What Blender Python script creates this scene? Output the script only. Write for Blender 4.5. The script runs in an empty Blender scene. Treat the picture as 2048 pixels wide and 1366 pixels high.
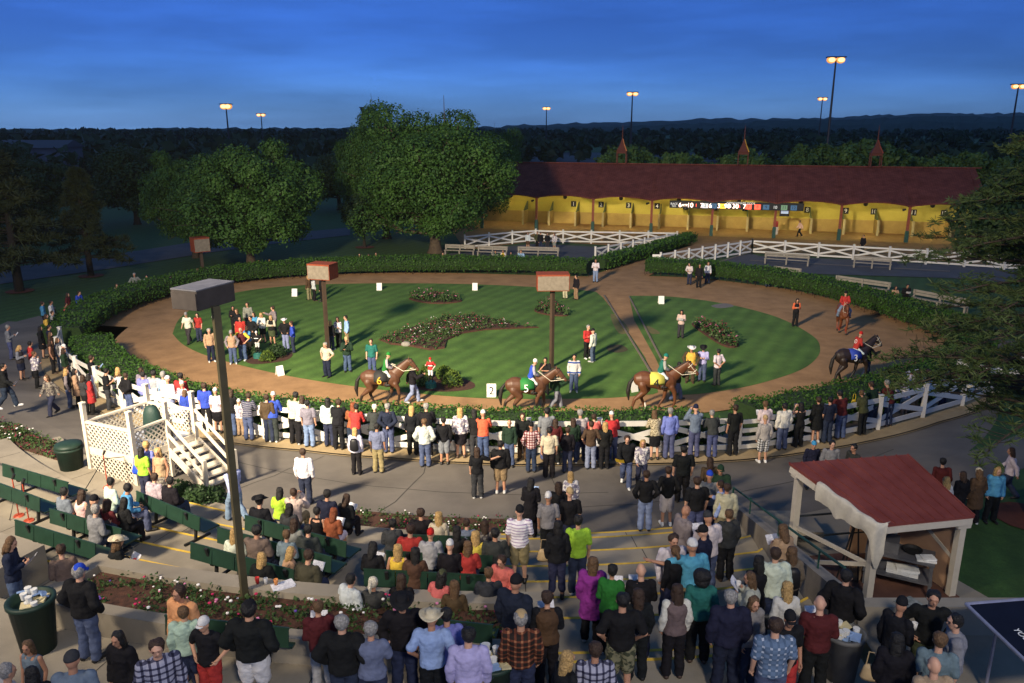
import bpy, math, random
from math import sin, cos, pi, radians, hypot, atan2
from mathutils import Vector, Matrix
C = bpy.context.scene.collection
R = random.Random(7)
# ------------------------------------------------------------------ camera, sky, sun, floodlight, exposure
H = 11.8; FPX = 1593.0; TILT = radians(15.4)
cam = bpy.data.cameras.new('camera'); cam.sensor_width = 36; cam.lens = 36 * FPX / 2048
cam.clip_start = .2; cam.clip_end = 9000
camo = bpy.data.objects.new('camera', cam); C.objects.link(camo)
camo.location = (0, 0, H); camo.rotation_euler = (pi / 2 - TILT, 0, 0)
sc = bpy.context.scene; sc.camera = camo
sc.view_settings.view_transform = 'Standard'; sc.view_settings.look = 'None'
sc.view_settings.exposure = 0; sc.view_settings.gamma = 1
sc.cycles.max_bounces = 6; sc.cycles.diffuse_bounces = 3; sc.cycles.glossy_bounces = 2; sc.cycles.transparent_max_bounces = 6
w = bpy.data.worlds.new('World'); sc.world = w; w.use_nodes = True
nt = w.node_tree; nt.nodes.clear()
def nd(t, kind, **kw):
    n = t.nodes.new(kind)
    for k, v in kw.items():
        if k in n.inputs: n.inputs[k].default_value = v
        else: setattr(n, k, v)
    return n
sky = nd(nt, 'ShaderNodeTexSky', sky_type='NISHITA', sun_disc=False)
sky.sun_elevation = radians(9); sky.sun_rotation = radians(160); sky.ozone_density = 3; sky.air_density = 1.2; sky.dust_density = .2
tc = nd(nt, 'ShaderNodeTexCoord')
mp = nd(nt, 'ShaderNodeMapping'); mp.inputs['Scale'].default_value = (1.0, 1.5, 8); mp.inputs['Rotation'].default_value = (0, radians(7), radians(35))
nz = nd(nt, 'ShaderNodeTexNoise', Scale=2.2, Detail=6, Roughness=.55)
rp = nd(nt, 'ShaderNodeMapRange'); rp.inputs[1].default_value = .42; rp.inputs[2].default_value = .75; rp.inputs[3].default_value = .84; rp.inputs[4].default_value = 1.42
tint = nd(nt, 'ShaderNodeMix', data_type='RGBA', blend_type='MULTIPLY'); tint.inputs[0].default_value = 1
tint.inputs[7].default_value = (.25, .47, 1.0, 1)
cl = nd(nt, 'ShaderNodeMix', data_type='RGBA', blend_type='MULTIPLY'); cl.inputs[0].default_value = 1
bg = nd(nt, 'ShaderNodeBackground', Strength=.15); wo = nd(nt, 'ShaderNodeOutputWorld')
L = nt.links.new
L(sky.outputs[0], tint.inputs[6]); L(tint.outputs[2], cl.inputs[6])
sxz = nd(nt, 'ShaderNodeSeparateXYZ'); L(tc.outputs['Generated'], sxz.inputs[0])
hr = nd(nt, 'ShaderNodeValToRGB'); he = hr.color_ramp.elements; he[0].position = 0; he[0].color = (.64, .94, 2.05, 1); he[1].position = .42; he[1].color = (3.5, 2.1, 1.3, 1)
for q_, c_ in ((.054, (.46, .67, 1.44, 1)), (.125, (.36, .46, .84, 1)), (.24, (.5, .5, .6, 1))): e_ = he.new(q_); e_.color = c_
hm = nd(nt, 'ShaderNodeMix', data_type='RGBA', blend_type='MULTIPLY'); hm.inputs[0].default_value = 1
L(sxz.outputs['Z'], hr.inputs[0]); L(hr.outputs[0], hm.inputs[7])
L(tc.outputs['Generated'], mp.inputs[0]); L(mp.outputs[0], nz.inputs[0]); L(nz.outputs[0], rp.inputs[0]); L(rp.outputs[0], cl.inputs[7])
L(cl.outputs[2], hm.inputs[6]); L(hm.outputs[2], bg.inputs[0]); L(bg.outputs[0], wo.inputs[0])
def lamp(name, kind, loc, energy, color, aim=None, **kw):
    l = bpy.data.lights.new(name, kind); l.energy = energy; l.color = color
    for k, v in kw.items(): setattr(l, k, v)
    o = bpy.data.objects.new(name, l); C.objects.link(o); o.location = loc
    if aim is not None: o.rotation_euler = (Vector(aim) - Vector(loc)).to_track_quat('-Z', 'Y').to_euler()
    return o
# the last of the daylight, low behind the camera
lamp('sun', 'SUN', (0, -20, 40), .02, (1, .8, .62), aim=(8, 20, 20), angle=radians(10))
# the floodlight on the grandstand corner, out of the frame to the left
FL = (-19.5, 2.6, 20.0)
lamp('floodlight', 'SPOT', FL, 86000, (1, .83, .60), aim=(0, 58, 0), spot_size=radians(98), spot_blend=1, shadow_soft_size=1.7)
lamp('far_fill', 'SPOT', (FL[0] + .6, FL[1], FL[2] + .2), 175000, (1, .85, .62), aim=(3, 58, 0), spot_size=radians(62), spot_blend=1, shadow_soft_size=1.7)  # second beam added beside the floodlight to brighten lawn and barn

# weak fill spot added above and behind the camera, standing for unseen stand lamps
lamp('stand_fill', 'SPOT', (5, -9, 21), 20000, (1, .89, .74), aim=(6, 24, 0), spot_size=radians(95), spot_blend=1, shadow_soft_size=1.2)

# ------------------------------------------------------------------ materials
MATS = {}
def mat(name, col, rough=.75, var=.18, scale=6, bump=0, spec=.35, metal=0, emit=None, estr=0, col2=None, objcol=False, bscale=None, detail=4):
    if name in MATS: return MATS[name]
    m = bpy.data.materials.new(name); m.use_nodes = True; t = m.node_tree; b = t.nodes['Principled BSDF']
    b.inputs['Roughness'].default_value = rough; b.inputs['Specular IOR Level'].default_value = spec; b.inputs['Metallic'].default_value = metal
    tc = nd(t, 'ShaderNodeTexCoord'); n = nd(t, 'ShaderNodeTexNoise', Scale=scale, Detail=detail, Roughness=.6)
    t.links.new(tc.outputs['Object'], n.inputs[0])
    if objcol:
        oi = nd(t, 'ShaderNodeObjectInfo'); mr = nd(t, 'ShaderNodeMapRange')
        mr.inputs[1].default_value = .3; mr.inputs[2].default_value = .7; mr.inputs[3].default_value = 1 - var; mr.inputs[4].default_value = 1 + var
        mx = nd(t, 'ShaderNodeMix', data_type='RGBA', blend_type='MULTIPLY'); mx.inputs[0].default_value = 1
        t.links.new(n.outputs[0], mr.inputs[0]); t.links.new(oi.outputs['Color'], mx.inputs[6]); t.links.new(mr.outputs[0], mx.inputs[7])
        t.links.new(mx.outputs[2], b.inputs['Base Color'])
    else:
        cr = nd(t, 'ShaderNodeValToRGB'); e = cr.color_ramp.elements; e[0].position = .3; e[1].position = .7
        c2 = col2 or tuple(c * (1 + var) for c in col); c1 = tuple(c * (1 - var) for c in col) if not col2 else col
        e[0].color = (*c1, 1); e[1].color = (*c2, 1)
        t.links.new(n.outputs[0], cr.inputs[0]); t.links.new(cr.outputs[0], b.inputs['Base Color'])
    if bump:
        n2 = nd(t, 'ShaderNodeTexNoise', Scale=bscale or scale * 4, Detail=3); bp = nd(t, 'ShaderNodeBump', Strength=bump, Distance=.02)
        t.links.new(tc.outputs['Object'], n2.inputs[0]); t.links.new(n2.outputs[0], bp.inputs['Height']); t.links.new(bp.outputs[0], b.inputs['Normal'])
    if emit:
        b.inputs['Emission Color'].default_value = (*emit, 1); b.inputs['Emission Strength'].default_value = estr
    MATS[name] = m; return m
def leafmat(name, c1, c2, scale=1.2, trans=.25):
    if name in MATS: return MATS[name]
    m = bpy.data.materials.new(name); m.use_nodes = True; t = m.node_tree; b = t.nodes['Principled BSDF']
    tc = nd(t, 'ShaderNodeTexCoord'); n = nd(t, 'ShaderNodeTexNoise', Scale=scale, Detail=5, Roughness=.7)
    cr = nd(t, 'ShaderNodeValToRGB'); e = cr.color_ramp.elements; e[0].position = .32; e[1].position = .68
    e[0].color = (*c1, 1); e[1].color = (*c2, 1)
    t.links.new(tc.outputs['Object'], n.inputs[0]); t.links.new(n.outputs[0], cr.inputs[0]); t.links.new(cr.outputs[0], b.inputs['Base Color'])
    b.inputs['Roughness'].default_value = .6; b.inputs['Specular IOR Level'].default_value = .25
    tr = nd(t, 'ShaderNodeBsdfTranslucent'); ms = nd(t, 'ShaderNodeMixShader'); ms.inputs[0].default_value = trans
    t.links.new(cr.outputs[0], tr.inputs[0]); t.links.new(b.outputs[0], ms.inputs[1]); t.links.new(tr.outputs[0], ms.inputs[2])
    t.links.new(ms.outputs[0], t.nodes['Material Output'].inputs[0]); MATS[name] = m; return m

# ------------------------------------------------------------------ mesh building
class MB:
    def __init__(s): s.v = []; s.f = []
    def quad(s, *p):
        b = len(s.v); s.v += [tuple(q) for q in p]; s.f.append(tuple(range(b, b + len(p))))
    def box(s, c, d, rz=0, m=None):
        b = len(s.v); x, y, z = d[0] / 2, d[1] / 2, d[2] / 2; ca, sa = cos(rz), sin(rz)
        for i in (-1, 1):
            for j in (-1, 1):
                for k in (-1, 1):
                    p = Vector((c[0] + i * x * ca - j * y * sa, c[1] + i * x * sa + j * y * ca, c[2] + k * z)); s.v.append(tuple(m @ p if m else p))
        s.f += [tuple(b + q for q in f) for f in ((0, 1, 3, 2), (4, 6, 7, 5), (0, 4, 5, 1), (2, 3, 7, 6), (0, 2, 6, 4), (1, 5, 7, 3))]
    def beam(s, p, q, wd, hd, up=(0, 0, 1)):            # rectangular bar from p to q
        p = Vector(p); q = Vector(q); d = (q - p).normalized(); u = Vector(up)
        if abs(d.dot(u)) > .98: u = Vector((0, 1, 0))
        x = d.cross(u).normalized() * wd / 2; y = x.cross(d).normalized() * hd / 2; b = len(s.v)
        for e in (p, q):
            for a, c in ((-1, -1), (1, -1), (1, 1), (-1, 1)): s.v.append(tuple(e + x * a + y * c))
        s.f += [tuple(b + i for i in f) for f in ((0, 1, 2, 3), (7, 6, 5, 4), (0, 4, 5, 1), (1, 5, 6, 2), (2, 6, 7, 3), (3, 7, 4, 0))]
    def tube(s, pts, rs, n=8, caps=True, fl=None):      # swept rings; fl flattens rings (x, y) factors
        pts = [Vector(p) for p in pts]; rings = []
        if not hasattr(rs, '__len__'): rs = [rs] * len(pts)
        for i, p in enumerate(pts):
            d = (pts[min(i + 1, len(pts) - 1)] - pts[max(i - 1, 0)]); d = d.normalized() if d.length > 1e-9 else Vector((0, 0, 1))
            u = Vector((0, 1, 0)) if abs(d.y) < .9 else Vector((0, 0, 1))
            x = d.cross(u).normalized(); y = x.cross(d).normalized(); b = len(s.v); rings.append(b)
            fx, fy = fl[i] if fl else (1, 1)
            for k in range(n):
                a = 2 * pi * k / n; s.v.append(tuple(p + x * (cos(a) * rs[i] * fx) + y * (sin(a) * rs[i] * fy)))
        for a, b in zip(rings, rings[1:]):
            for k in range(n): s.f.append((a + k, a + (k + 1) % n, b + (k + 1) % n, b + k))
        if caps: s.f += [tuple(rings[0] + k for k in reversed(range(n))), tuple(rings[-1] + k for k in range(n))]
    def lathe(s, prof, c=(0, 0, 0), n=16, sx=1, sy=1):  # profile of (r, z)
        b = len(s.v)
        for r, z in prof:
            for k in range(n):
                a = 2 * pi * k / n; s.v.append((c[0] + cos(a) * r * sx, c[1] + sin(a) * r * sy, c[2] + z))
        for i in range(len(prof) - 1):
            for k in range(n): s.f.append((b + i * n + k, b + i * n + (k + 1) % n, b + (i + 1) * n + (k + 1) % n, b + (i + 1) * n + k))
        s.f += [tuple(b + k for k in reversed(range(n))), tuple(b + (len(prof) - 1) * n + k for k in range(n))]
    def capsule(s, p, q, r0, r1, n=10):
        p = Vector(p); q = Vector(q); d = (q - p); d = d.normalized() if d.length > 1e-6 else Vector((0, 0, 1))
        P = []; rr = []
        for t in (-1, -.85, -.5): P.append(p + d * r0 * t); rr.append(max(r0 * math.sqrt(1 - t * t), r0 * .02))
        P.append(p); rr.append(r0); P.append(q); rr.append(r1)
        for t in (.5, .85, 1): P.append(q + d * r1 * t); rr.append(max(r1 * math.sqrt(max(0, 1 - t * t)), r1 * .02))
        s.tube(P, rr, n)
    def ell(s, c, r, n=14, m=9, M=None):
        b = len(s.v)
        for i in range(m + 1):
            a = pi * i / m; z = cos(a); q = max(sin(a), .02)
            for k in range(n):
                t = 2 * pi * k / n; p = Vector((cos(t) * q * r[0], sin(t) * q * r[1], z * r[2]))
                if M: p = M @ p
                s.v.append(tuple(p + Vector(c)))
        for i in range(m):
            for k in range(n): s.f.append((b + i * n + k, b + (i + 1) * n + k, b + (i + 1) * n + (k + 1) % n, b + i * n + (k + 1) % n))
        s.f += [tuple(b + k for k in range(n)), tuple(b + m * n + k for k in reversed(range(n)))]
    def prism(s, poly, z0, z1):
        b = len(s.v); n = len(poly); s.v += [(x, y, z0) for x, y in poly] + [(x, y, z1) for x, y in poly]
        s.f += [tuple(b + i for i in reversed(range(n))), tuple(b + n + i for i in range(n))]
        s.f += [(b + i, b + (i + 1) % n, b + n + (i + 1) % n, b + n + i) for i in range(n)]
    def mesh(s, name, m=None, smooth=False):
        me = bpy.data.meshes.new(name); me.from_pydata(s.v, [], s.f); me.update()
        if m: me.materials.append(m)
        if smooth: me.polygons.foreach_set('use_smooth', [True] * len(me.polygons))
        return me
    def build(s, name, m, parent=None, smooth=False, **kw): return link(name, s.mesh(name, m, smooth), parent, **kw)
def link(name, me, parent=None, loc=None, rz=0, **kw):
    o = bpy.data.objects.new(name, me); C.objects.link(o)
    if parent: o.parent = parent
    if loc is not None: o.location = loc
    if rz: o.rotation_euler = (0, 0, rz)
    return tag(o, **kw)
def tag(o, label=None, cat=None, group=None, kind=None):
    if label: o['label'] = label
    if cat: o['category'] = cat
    if group: o['group'] = group
    if kind: o['kind'] = kind
    return o
def empty(name, loc, rz=0, **kw): return link(name, None, None, loc, rz, **kw)
def copy_tree(o, parent=None):
    c = o.copy(); C.objects.link(c); c.parent = parent
    for ch in list(o.children): copy_tree(ch, c)
    return c
def text_mesh(name, s, size, m, depth=.004, align='CENTER'):
    cu = bpy.data.curves.new(name, 'FONT'); cu.body = s; cu.size = size; cu.extrude = depth; cu.align_x = align; cu.align_y = 'CENTER'
    o = bpy.data.objects.new(name, cu); C.objects.link(o); dg = bpy.context.evaluated_depsgraph_get()
    me = bpy.data.meshes.new_from_object(o.evaluated_get(dg)); bpy.data.objects.remove(o); bpy.data.curves.remove(cu)
    me.materials.clear(); me.materials.append(m); return me
def remesh(mb, voxel, name, m, it=3, wr=0):                    # one continuous skin over overlapping volumes
    me0 = mb.mesh('tmp'); o = bpy.data.objects.new('tmp', me0); C.objects.link(o)
    r = o.modifiers.new('r', 'REMESH'); r.mode = 'VOXEL'; r.voxel_size = voxel; r.use_smooth_shade = True
    if wr: tx = bpy.data.textures.new('wrinkle', 'CLOUDS'); tx.noise_scale = .11; tx.noise_depth = 2; dm = o.modifiers.new('d', 'DISPLACE'); dm.texture = tx; dm.strength = wr; dm.mid_level = .33; dm.texture_coords = 'LOCAL'
    if it: sm = o.modifiers.new('s', 'SMOOTH'); sm.factor = .5; sm.iterations = it
    dg = bpy.context.evaluated_depsgraph_get(); me = bpy.data.meshes.new_from_object(o.evaluated_get(dg))
    bpy.data.objects.remove(o); bpy.data.meshes.remove(me0); me.name = name; me.materials.clear(); me.materials.append(m); return me
def sm(a, b, x):
    t = min(1, max(0, (x - a) / (b - a))); return t * t * (3 - 2 * t)

# ------------------------------------------------------------------ lie of the land
CX, CY = .3, 42.0
STEP_R = [22.65, 23.22, 24.19, 25.18, 26.14, 27.05, 28.07, 29.41, 29.91]; RISE = .19
WALLX = 6.2
FENCE = [(-25.6, 47), (-25, 43.2), (-23.2, 39), (-20.7, 35.4), (-17.5, 32.1), (-14.2, 29.5), (-10.4, 28.0), (-7.2, 27.2), (-4.1, 26.6), (-1.5, 26.2), (1.4, 26.05), (4, 26.1), (6.5, 26.2), (8, 26.4), (10.5, 27.1), (12.8, 27.95), (16.1, 29.7), (19.7, 31.9), (23, 34.5), (26, 38), (29, 43)]
FA = [(math.degrees(atan2(x - CX, CY - y)), hypot(x - CX, y - CY)) for x, y in FENCE]
def rin(a):
    if a <= FA[0][0]: return FA[0][1]
    for (a0, r0), (a1, r1) in zip(FA, FA[1:]):
        if a <= a1: return r0 + (r1 - r0) * (a - a0) / (a1 - a0)
    return FA[-1][1]
def apron_z(x, y):
    r = hypot(x - CX, y - CY); q = rin(math.degrees(atan2(x - CX, CY - y)))
    return .35 * sm(q - 2.6, q - 1.2, r) + .55 * sm(q, max(22.6, q + 4), r)
def land(x, y):
    r = hypot(x - CX, y - CY); k = 1 - sm(30, 42, y)
    if k <= 0: return 0.0
    z = apron_z(x, y)
    if x > WALLX:
        if y < 12.9 and x < 13.5: return 2.6
    elif y < 31: z += RISE * sum(1 for q in STEP_R if r >= q)
    return z * k
def ray(px, py):
    u = (px - 1024) / FPX; v = (py - 683) / FPX
    return u, cos(TILT) - v * sin(TILT), -sin(TILT) - v * cos(TILT)
def at(px, py, z=0.0):                                   # picture point to the place at height z
    dx, dy, dz = ray(px, py); t = (z - H) / dz; return dx * t, dy * t
def onland(px, py, h=0.0, dz=0.0):                       # place on the ground whose point h above it shows there
    dx, dy, d = ray(px, py); t = 6.0
    while t < 400:
        if H + d * t <= land(dx * t, dy * t) + h: break
        t += .02 if t < 60 else .1
    return dx * t, dy * t, land(dx * t, dy * t) + dz
# ================================================================== setting
grass = mat('grass', (.022, .060, .012), .9, scale=2.2, bump=.6, bscale=70, col2=(.038, .088, .018), detail=8)
lawn_m = mat('lawn', (.044, .102, .014), .9, scale=.7, bump=.7, bscale=45, col2=(.084, .165, .027), detail=10)
def mow(m):                                               # mowing bands and worn clumps in the turf itself
    t = m.node_tree; b = t.nodes['Principled BSDF']; src = b.inputs['Base Color'].links[0].from_socket; tc = nd(t, 'ShaderNodeTexCoord'); mp = nd(t, 'ShaderNodeMapping'); mp.inputs['Rotation'].default_value = (0, 0, radians(28)); wv = nd(t, 'ShaderNodeTexWave', Scale=.32, Distortion=1.2, Detail=2); mr = nd(t, 'ShaderNodeMapRange'); mr.inputs[3].default_value = .86; mr.inputs[4].default_value = 1.12
    n2 = nd(t, 'ShaderNodeTexNoise', Scale=14, Detail=6, Roughness=.75); m2 = nd(t, 'ShaderNodeMapRange'); m2.inputs[1].default_value = .3; m2.inputs[2].default_value = .7; m2.inputs[3].default_value = .72; m2.inputs[4].default_value = 1.28
    a = nd(t, 'ShaderNodeMath', operation='MULTIPLY'); x = nd(t, 'ShaderNodeMix', data_type='RGBA', blend_type='MULTIPLY'); x.inputs[0].default_value = 1; k = t.links.new
    k(tc.outputs['Object'], mp.inputs[0]); k(mp.outputs[0], wv.inputs[0]); k(wv.outputs[1], mr.inputs[0]); k(tc.outputs['Object'], n2.inputs[0]); k(n2.outputs[0], m2.inputs[0]); k(mr.outputs[0], a.inputs[0]); k(m2.outputs[0], a.inputs[1]); k(src, x.inputs[6]); k(a.outputs[0], x.inputs[7]); k(x.outputs[2], b.inputs['Base Color'])
mow(lawn_m); mow(grass)
dirt = mat('dirt', (.23, .128, .055), .95, scale=.9, bump=.8, bscale=6, col2=(.36, .205, .092), detail=10)
asphalt = mat('asphalt', (.092, .081, .070), .85, scale=.45, bump=.3, bscale=60, col2=(.165, .145, .122), detail=12)
dark_asphalt = mat('dark_asphalt', (.05, .052, .062), .85, scale=.7, bump=.2, bscale=50, col2=(.08, .082, .092), detail=9)
concrete = mat('concrete', (.17, .148, .115), .85, scale=.55, bump=.25, bscale=45, col2=(.29, .255, .20), detail=12)
tan_concrete = mat('tan_concrete', (.25, .185, .10), .85, scale=1.4, bump=.2, bscale=45, col2=(.36, .27, .15), detail=9)
mulch = mat('mulch', (.035, .017, .011), .95, scale=9, bump=.9, bscale=40, col2=(.085, .036, .022))
def cr(pts, n=8, closed=True):                            # smooth curve through points
    P = [Vector((p[0], p[1], 0)) for p in pts]; N = len(P); out = []
    for i in range(N if closed else N - 1):
        g = (lambda k: P[k % N]) if closed else (lambda k: P[max(0, min(N - 1, k))])
        a, b, c, d = g(i - 1), g(i), g(i + 1), g(i + 2)
        for k in range(n):
            t = k / n; q = .5 * ((2 * b) + (c - a) * t + (2 * a - 5 * b + 4 * c - d) * t * t + (3 * b - a - 3 * c + d) * t ** 3); out.append((q.x, q.y))
    if not closed: out.append((P[-1].x, P[-1].y))
    return out
def sheet(name, poly, z, m, **kw):
    b = MB(); b.quad(*[(x, y, z) for x, y in poly]); me = b.mesh(name, m)
    import bmesh; bm = bmesh.new(); bm.from_mesh(me); bmesh.ops.triangulate(bm, faces=bm.faces[:])
    for f in bm.faces:
        if f.normal.z < 0: f.normal_flip()
    bm.to_mesh(me); bm.free(); return link(name, me, kind='structure', **kw)
def px(*pts, z=0.0): return [at(x, y, z) for x, y in pts]
def polar(name, r0, r1, a0, a1, m, zf=None, dr=.5, da=1.5, clip=None):
    b = MB(); nr = max(1, round((r1 - r0) / dr)); na = max(1, round((a1 - a0) / da))
    for i in range(nr):
        for j in range(na):
            p = []
            for di, dj in ((0, 0), (1, 0), (1, 1), (0, 1)):
                r = r0 + (r1 - r0) * (i + di) / nr; a = radians(a0 + (a1 - a0) * (j + dj) / na); x = CX + r * sin(a); y = CY - r * cos(a)
                if clip and x > clip: x = clip
                p.append((x, y, zf(x, y, r)))
            if abs(p[0][0] - p[2][0]) + abs(p[0][1] - p[2][1]) > 1e-3 and not (clip and all(q[0] >= clip - 1e-6 for q in p)): b.quad(*p)
    return b.build(name, m, kind='structure')
g = MB(); g.quad((-1400, -300, -.04), (1400, -300, -.04), (1400, 900, -.04), (-1400, 900, -.04)); g.quad((-1400, 900, -.04), (1400, 900, -.04), (6000, 5000, -140), (-6000, 5000, -140)); g.build('ground', grass, kind='structure')
def band(name, a0, a1, fi, fo, m, zf, nr=14, da=1.5):     # strip between two radii given by angle
    b = MB(); na = round((a1 - a0) / da)
    for j in range(na):
        for i in range(nr):
            p = []
            for di, dj in ((0, 0), (1, 0), (1, 1), (0, 1)):
                a = a0 + (a1 - a0) * (j + dj) / na; r = fi(a) + (fo(a) - fi(a)) * (i + di) / nr
                x = CX + r * sin(radians(a)); y = CY - r * cos(radians(a)); p.append((x, y, zf(x, y)))
            b.quad(*p)
    return b.build(name, m, kind='structure')
ZA = .9
band('apron', -100, 92, lambda a: rin(a) - 2.7, lambda a: max(22.65, rin(a) + 5.5), asphalt, lambda x, y: apron_z(x, y) * (1 - sm(30, 42, y)) + .006)
band('kerb_walk', -85, 75, lambda a: rin(a) - .5, lambda a: rin(a) + .75, tan_concrete, lambda x, y: apron_z(x, y) * (1 - sm(30, 42, y)) + .10, 2)
band('kerb_face', -85, 75, lambda a: rin(a) + .75, lambda a: rin(a) + .80, tan_concrete, lambda x, y: apron_z(x, y) * (1 - sm(30, 42, y)) + .05, 1)
polar('shelter_pad', 22.65, 29.4, 12, 23.5, concrete, lambda x, y, r: (ZA + .004) if x > WALLX else -3)
polar('grass_bank', 22.65, 48, 12, 85, grass, lambda x, y, r: (ZA * (1 - sm(30, 42, y)) - .002) if x > WALLX else -3, dr=2)
T0 = -46
for i, r in enumerate(STEP_R):                            # terrace treads and risers
    z = ZA + RISE * (i + 1); r1 = STEP_R[i + 1] if i < 8 else 40
    polar('terrace_tread', r, r1, T0, 30, concrete, lambda x, y, q: z, clip=WALLX)
    b = MB(); na = 66
    for j in range(na):
        p = []
        for dj in (0, 1):
            a = radians(T0 + (30 - T0) * (j + dj) / na); p.append((min(WALLX, CX + r * sin(a)), CY - r * cos(a)))
        if p[0][0] < WALLX: b.quad((*p[0], z - RISE), (*p[1], z - RISE), (*p[1], z), (*p[0], z))
    b.build('terrace_riser', concrete, kind='structure')
yellow = mat('yellow_paint', (.46, .29, .03), .8, scale=7, col2=(.62, .42, .06))
for i, r in enumerate(STEP_R):
    z = ZA + RISE * (i + 1) + .004
    polar('yellow_nosing_line', r + .01, r + .085, -1.5, 16, yellow, lambda x, y, q: z, dr=1, clip=WALLX - .02)
    if 1 <= i <= 6: polar('yellow_nosing_line', r + .01, r + .085, -24.5, -16.5, yellow, lambda x, y, q: z, dr=1)
jm = mat('joint_dark', (.045, .04, .035), .9)
def seam(pts, wd=.022, nm='pavement_joint'):
    b = MB()
    for p, q in zip(pts, pts[1:]):
        d = Vector((q[0] - p[0], q[1] - p[1], 0)); L_ = d.length; n = max(1, int(L_ / .3)); d.normalize(); s = Vector((-d.y, d.x, 0)) * wd / 2
        for k in range(n):
            a, c = Vector(p).to_2d().lerp(Vector(q).to_2d(), k / n), Vector(p).to_2d().lerp(Vector(q).to_2d(), (k + 1) / n); b.quad(*[(v.x + g * s.x, v.y + g * s.y, land(v.x, v.y) + .011) for v, g in ((a, -1), (c, -1), (c, 1), (a, 1))])
    b.build(nm, jm, kind='structure')
rq = random.Random(4)
for a in (-38, -24, -11, 3, 17, 31):
    pts = []
    for k in range(7):
        aa = radians(a + rq.uniform(-.5, .5)); r_ = rin(a) + .85 + (22.4 - rin(a) - .85) * k / 6; pts.append((CX + r_ * sin(aa), CY - r_ * cos(aa)))
    seam(pts, .03, 'pavement_crack')
for r0, a0, a1 in ((19.4, -36, 8), (20.6, 2, 40)):
    seam([(CX + (r0 + rq.uniform(-.06, .06)) * sin(radians(a0 + (a1 - a0) * k / 20)), CY - (r0 + rq.uniform(-.06, .06)) * cos(radians(a0 + (a1 - a0) * k / 20))) for k in range(21)], .028, 'pavement_crack')
# track, lawns, paths
DIRT = cr(px((172, 648), (205, 695), (262, 735), (335, 766), (450, 796), (560, 812), (700, 825), (900, 832), (1100, 834), (1300, 828), (1440, 822), (1600, 790), (1740, 762), (1860, 735), (1960, 700), (1900, 655), (1790, 628), (1660, 592), (1500, 568), (1390, 556), (1296, 552), (1240, 553), (1180, 553), (1090, 551), (900, 546), (700, 546), (560, 551), (430, 562), (310, 580), (225, 605), (183, 628)))
sheet('track', DIRT, .006, dirt)
sheet('exit_path', px((1165, 556), (1235, 534), (1390, 489), (1500, 478), (1450, 505), (1330, 535), (1290, 556), (1296, 564), (1170, 564)), .010, dirt)
barn_dirt = mat('barn_dirt', (.22, .12, .035), .95, scale=1.2, bump=.4, bscale=20, col2=(.32, .17, .05))
sheet('barn_forecourt', px((930, 500), (1060, 484), (1110, 484), (1240, 492), (1354, 490), (1400, 490), (1505, 506), (1700, 517), (1900, 527), (2200, 545), (2200, 455), (1700, 440), (900, 455)), .002, barn_dirt)
LW = cr(px((345, 668), (360, 637), (400, 610), (480, 584), (600, 571), (760, 567), (950, 569), (1130, 578), (1192, 584)), 8, False) + px((1205, 595), (1240, 640), (1290, 715), (1310, 765), (1316, 785)) + cr(px((1306, 789), (1200, 797), (1000, 798), (850, 789), (700, 772), (560, 749), (430, 717), (370, 692), (345, 668)), 6, False)
sheet('lawn', LW, .016, lawn_m)
LE = cr(px((1258, 592), (1330, 593), (1400, 600), (1480, 614), (1560, 637), (1625, 672), (1640, 698), (1628, 722), (1590, 745), (1500, 772), (1400, 788), (1340, 790)), 7, False) + px((1336, 770), (1310, 715), (1268, 640))
sheet('lawn', LE, .016, lawn_m)
kerb = MB()
for a, c in (((1208, 592), (1316, 770)), ((1258, 594), (1338, 750))):
    p, q = at(*a), at(*c); kerb.beam((*p, .045), (*q, .045), .09, .07)
kerb.build('path_kerb', mat('pale_stone', (.16, .13, .10), .85), kind='structure')
sheet('dry_patch', cr(px((1222, 628), (1243, 640), (1258, 662), (1240, 668), (1226, 648))), .020, mat('dry_grass', (.16, .12, .05), .95, scale=5, col2=(.09, .11, .03)))
sheet('dry_patch', cr(px((1296, 652), (1318, 664), (1318, 668), (1304, 668), (1292, 660))), .020, MATS['dry_grass'])
sheet('worn_patch', cr(px((1215, 693), (1240, 690), (1256, 700), (1238, 706), (1216, 702))), .020, mat('worn_grass', (.04, .05, .016), .95, scale=5, col2=(.07, .05, .025)))
sheet('drain_cover', cr(px((1422, 612), (1450, 607), (1468, 613), (1440, 617)), 3), .022, mat('drain_grey', (.16, .14, .12), .7))
# pavements behind the paddock, the road and car park
sheet('back_pavement', px((930, 503), (1060, 488), (1110, 489), (1230, 496), (1352, 494), (1188, 520), (905, 521), (880, 510)), .004, dark_asphalt)
sheet('back_pavement', px((1500, 507), (1520, 512), (1700, 519), (1900, 530), (2200, 548), (2200, 580), (1900, 556), (1700, 550), (1545, 545), (1430, 545), (1380, 540)), .004, dark_asphalt)
sheet('kerb_strip', px((1385, 539), (1503, 503), (1509, 503), (1394, 540)), .03, MATS['pale_stone'])
sheet('kerb_strip', px((1500, 520), (1700, 531), (1900, 542), (1900, 544), (1700, 533), (1500, 522)), .03, MATS['pale_stone'])
sheet('road', px((-500, 620), (0, 568), (220, 537), (420, 505), (560, 486), (700, 470), (700, 455), (560, 468), (400, 482), (220, 510), (0, 537), (-500, 570)), .003, dark_asphalt)
sheet('left_path', px((-400, 760), (0, 652), (78, 632), (118, 650), (150, 720), (0, 800), (-300, 900)), .012, asphalt)
sheet('car_park', [(-160, 150), (260, 135), (300, 330), (-200, 330)], -.02, dark_asphalt)
sheet('hay_field', [(20, 340), (400, 330), (420, 520), (20, 520)], -.02, mat('field', (.05, .10, .03), .95, scale=.05))
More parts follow.
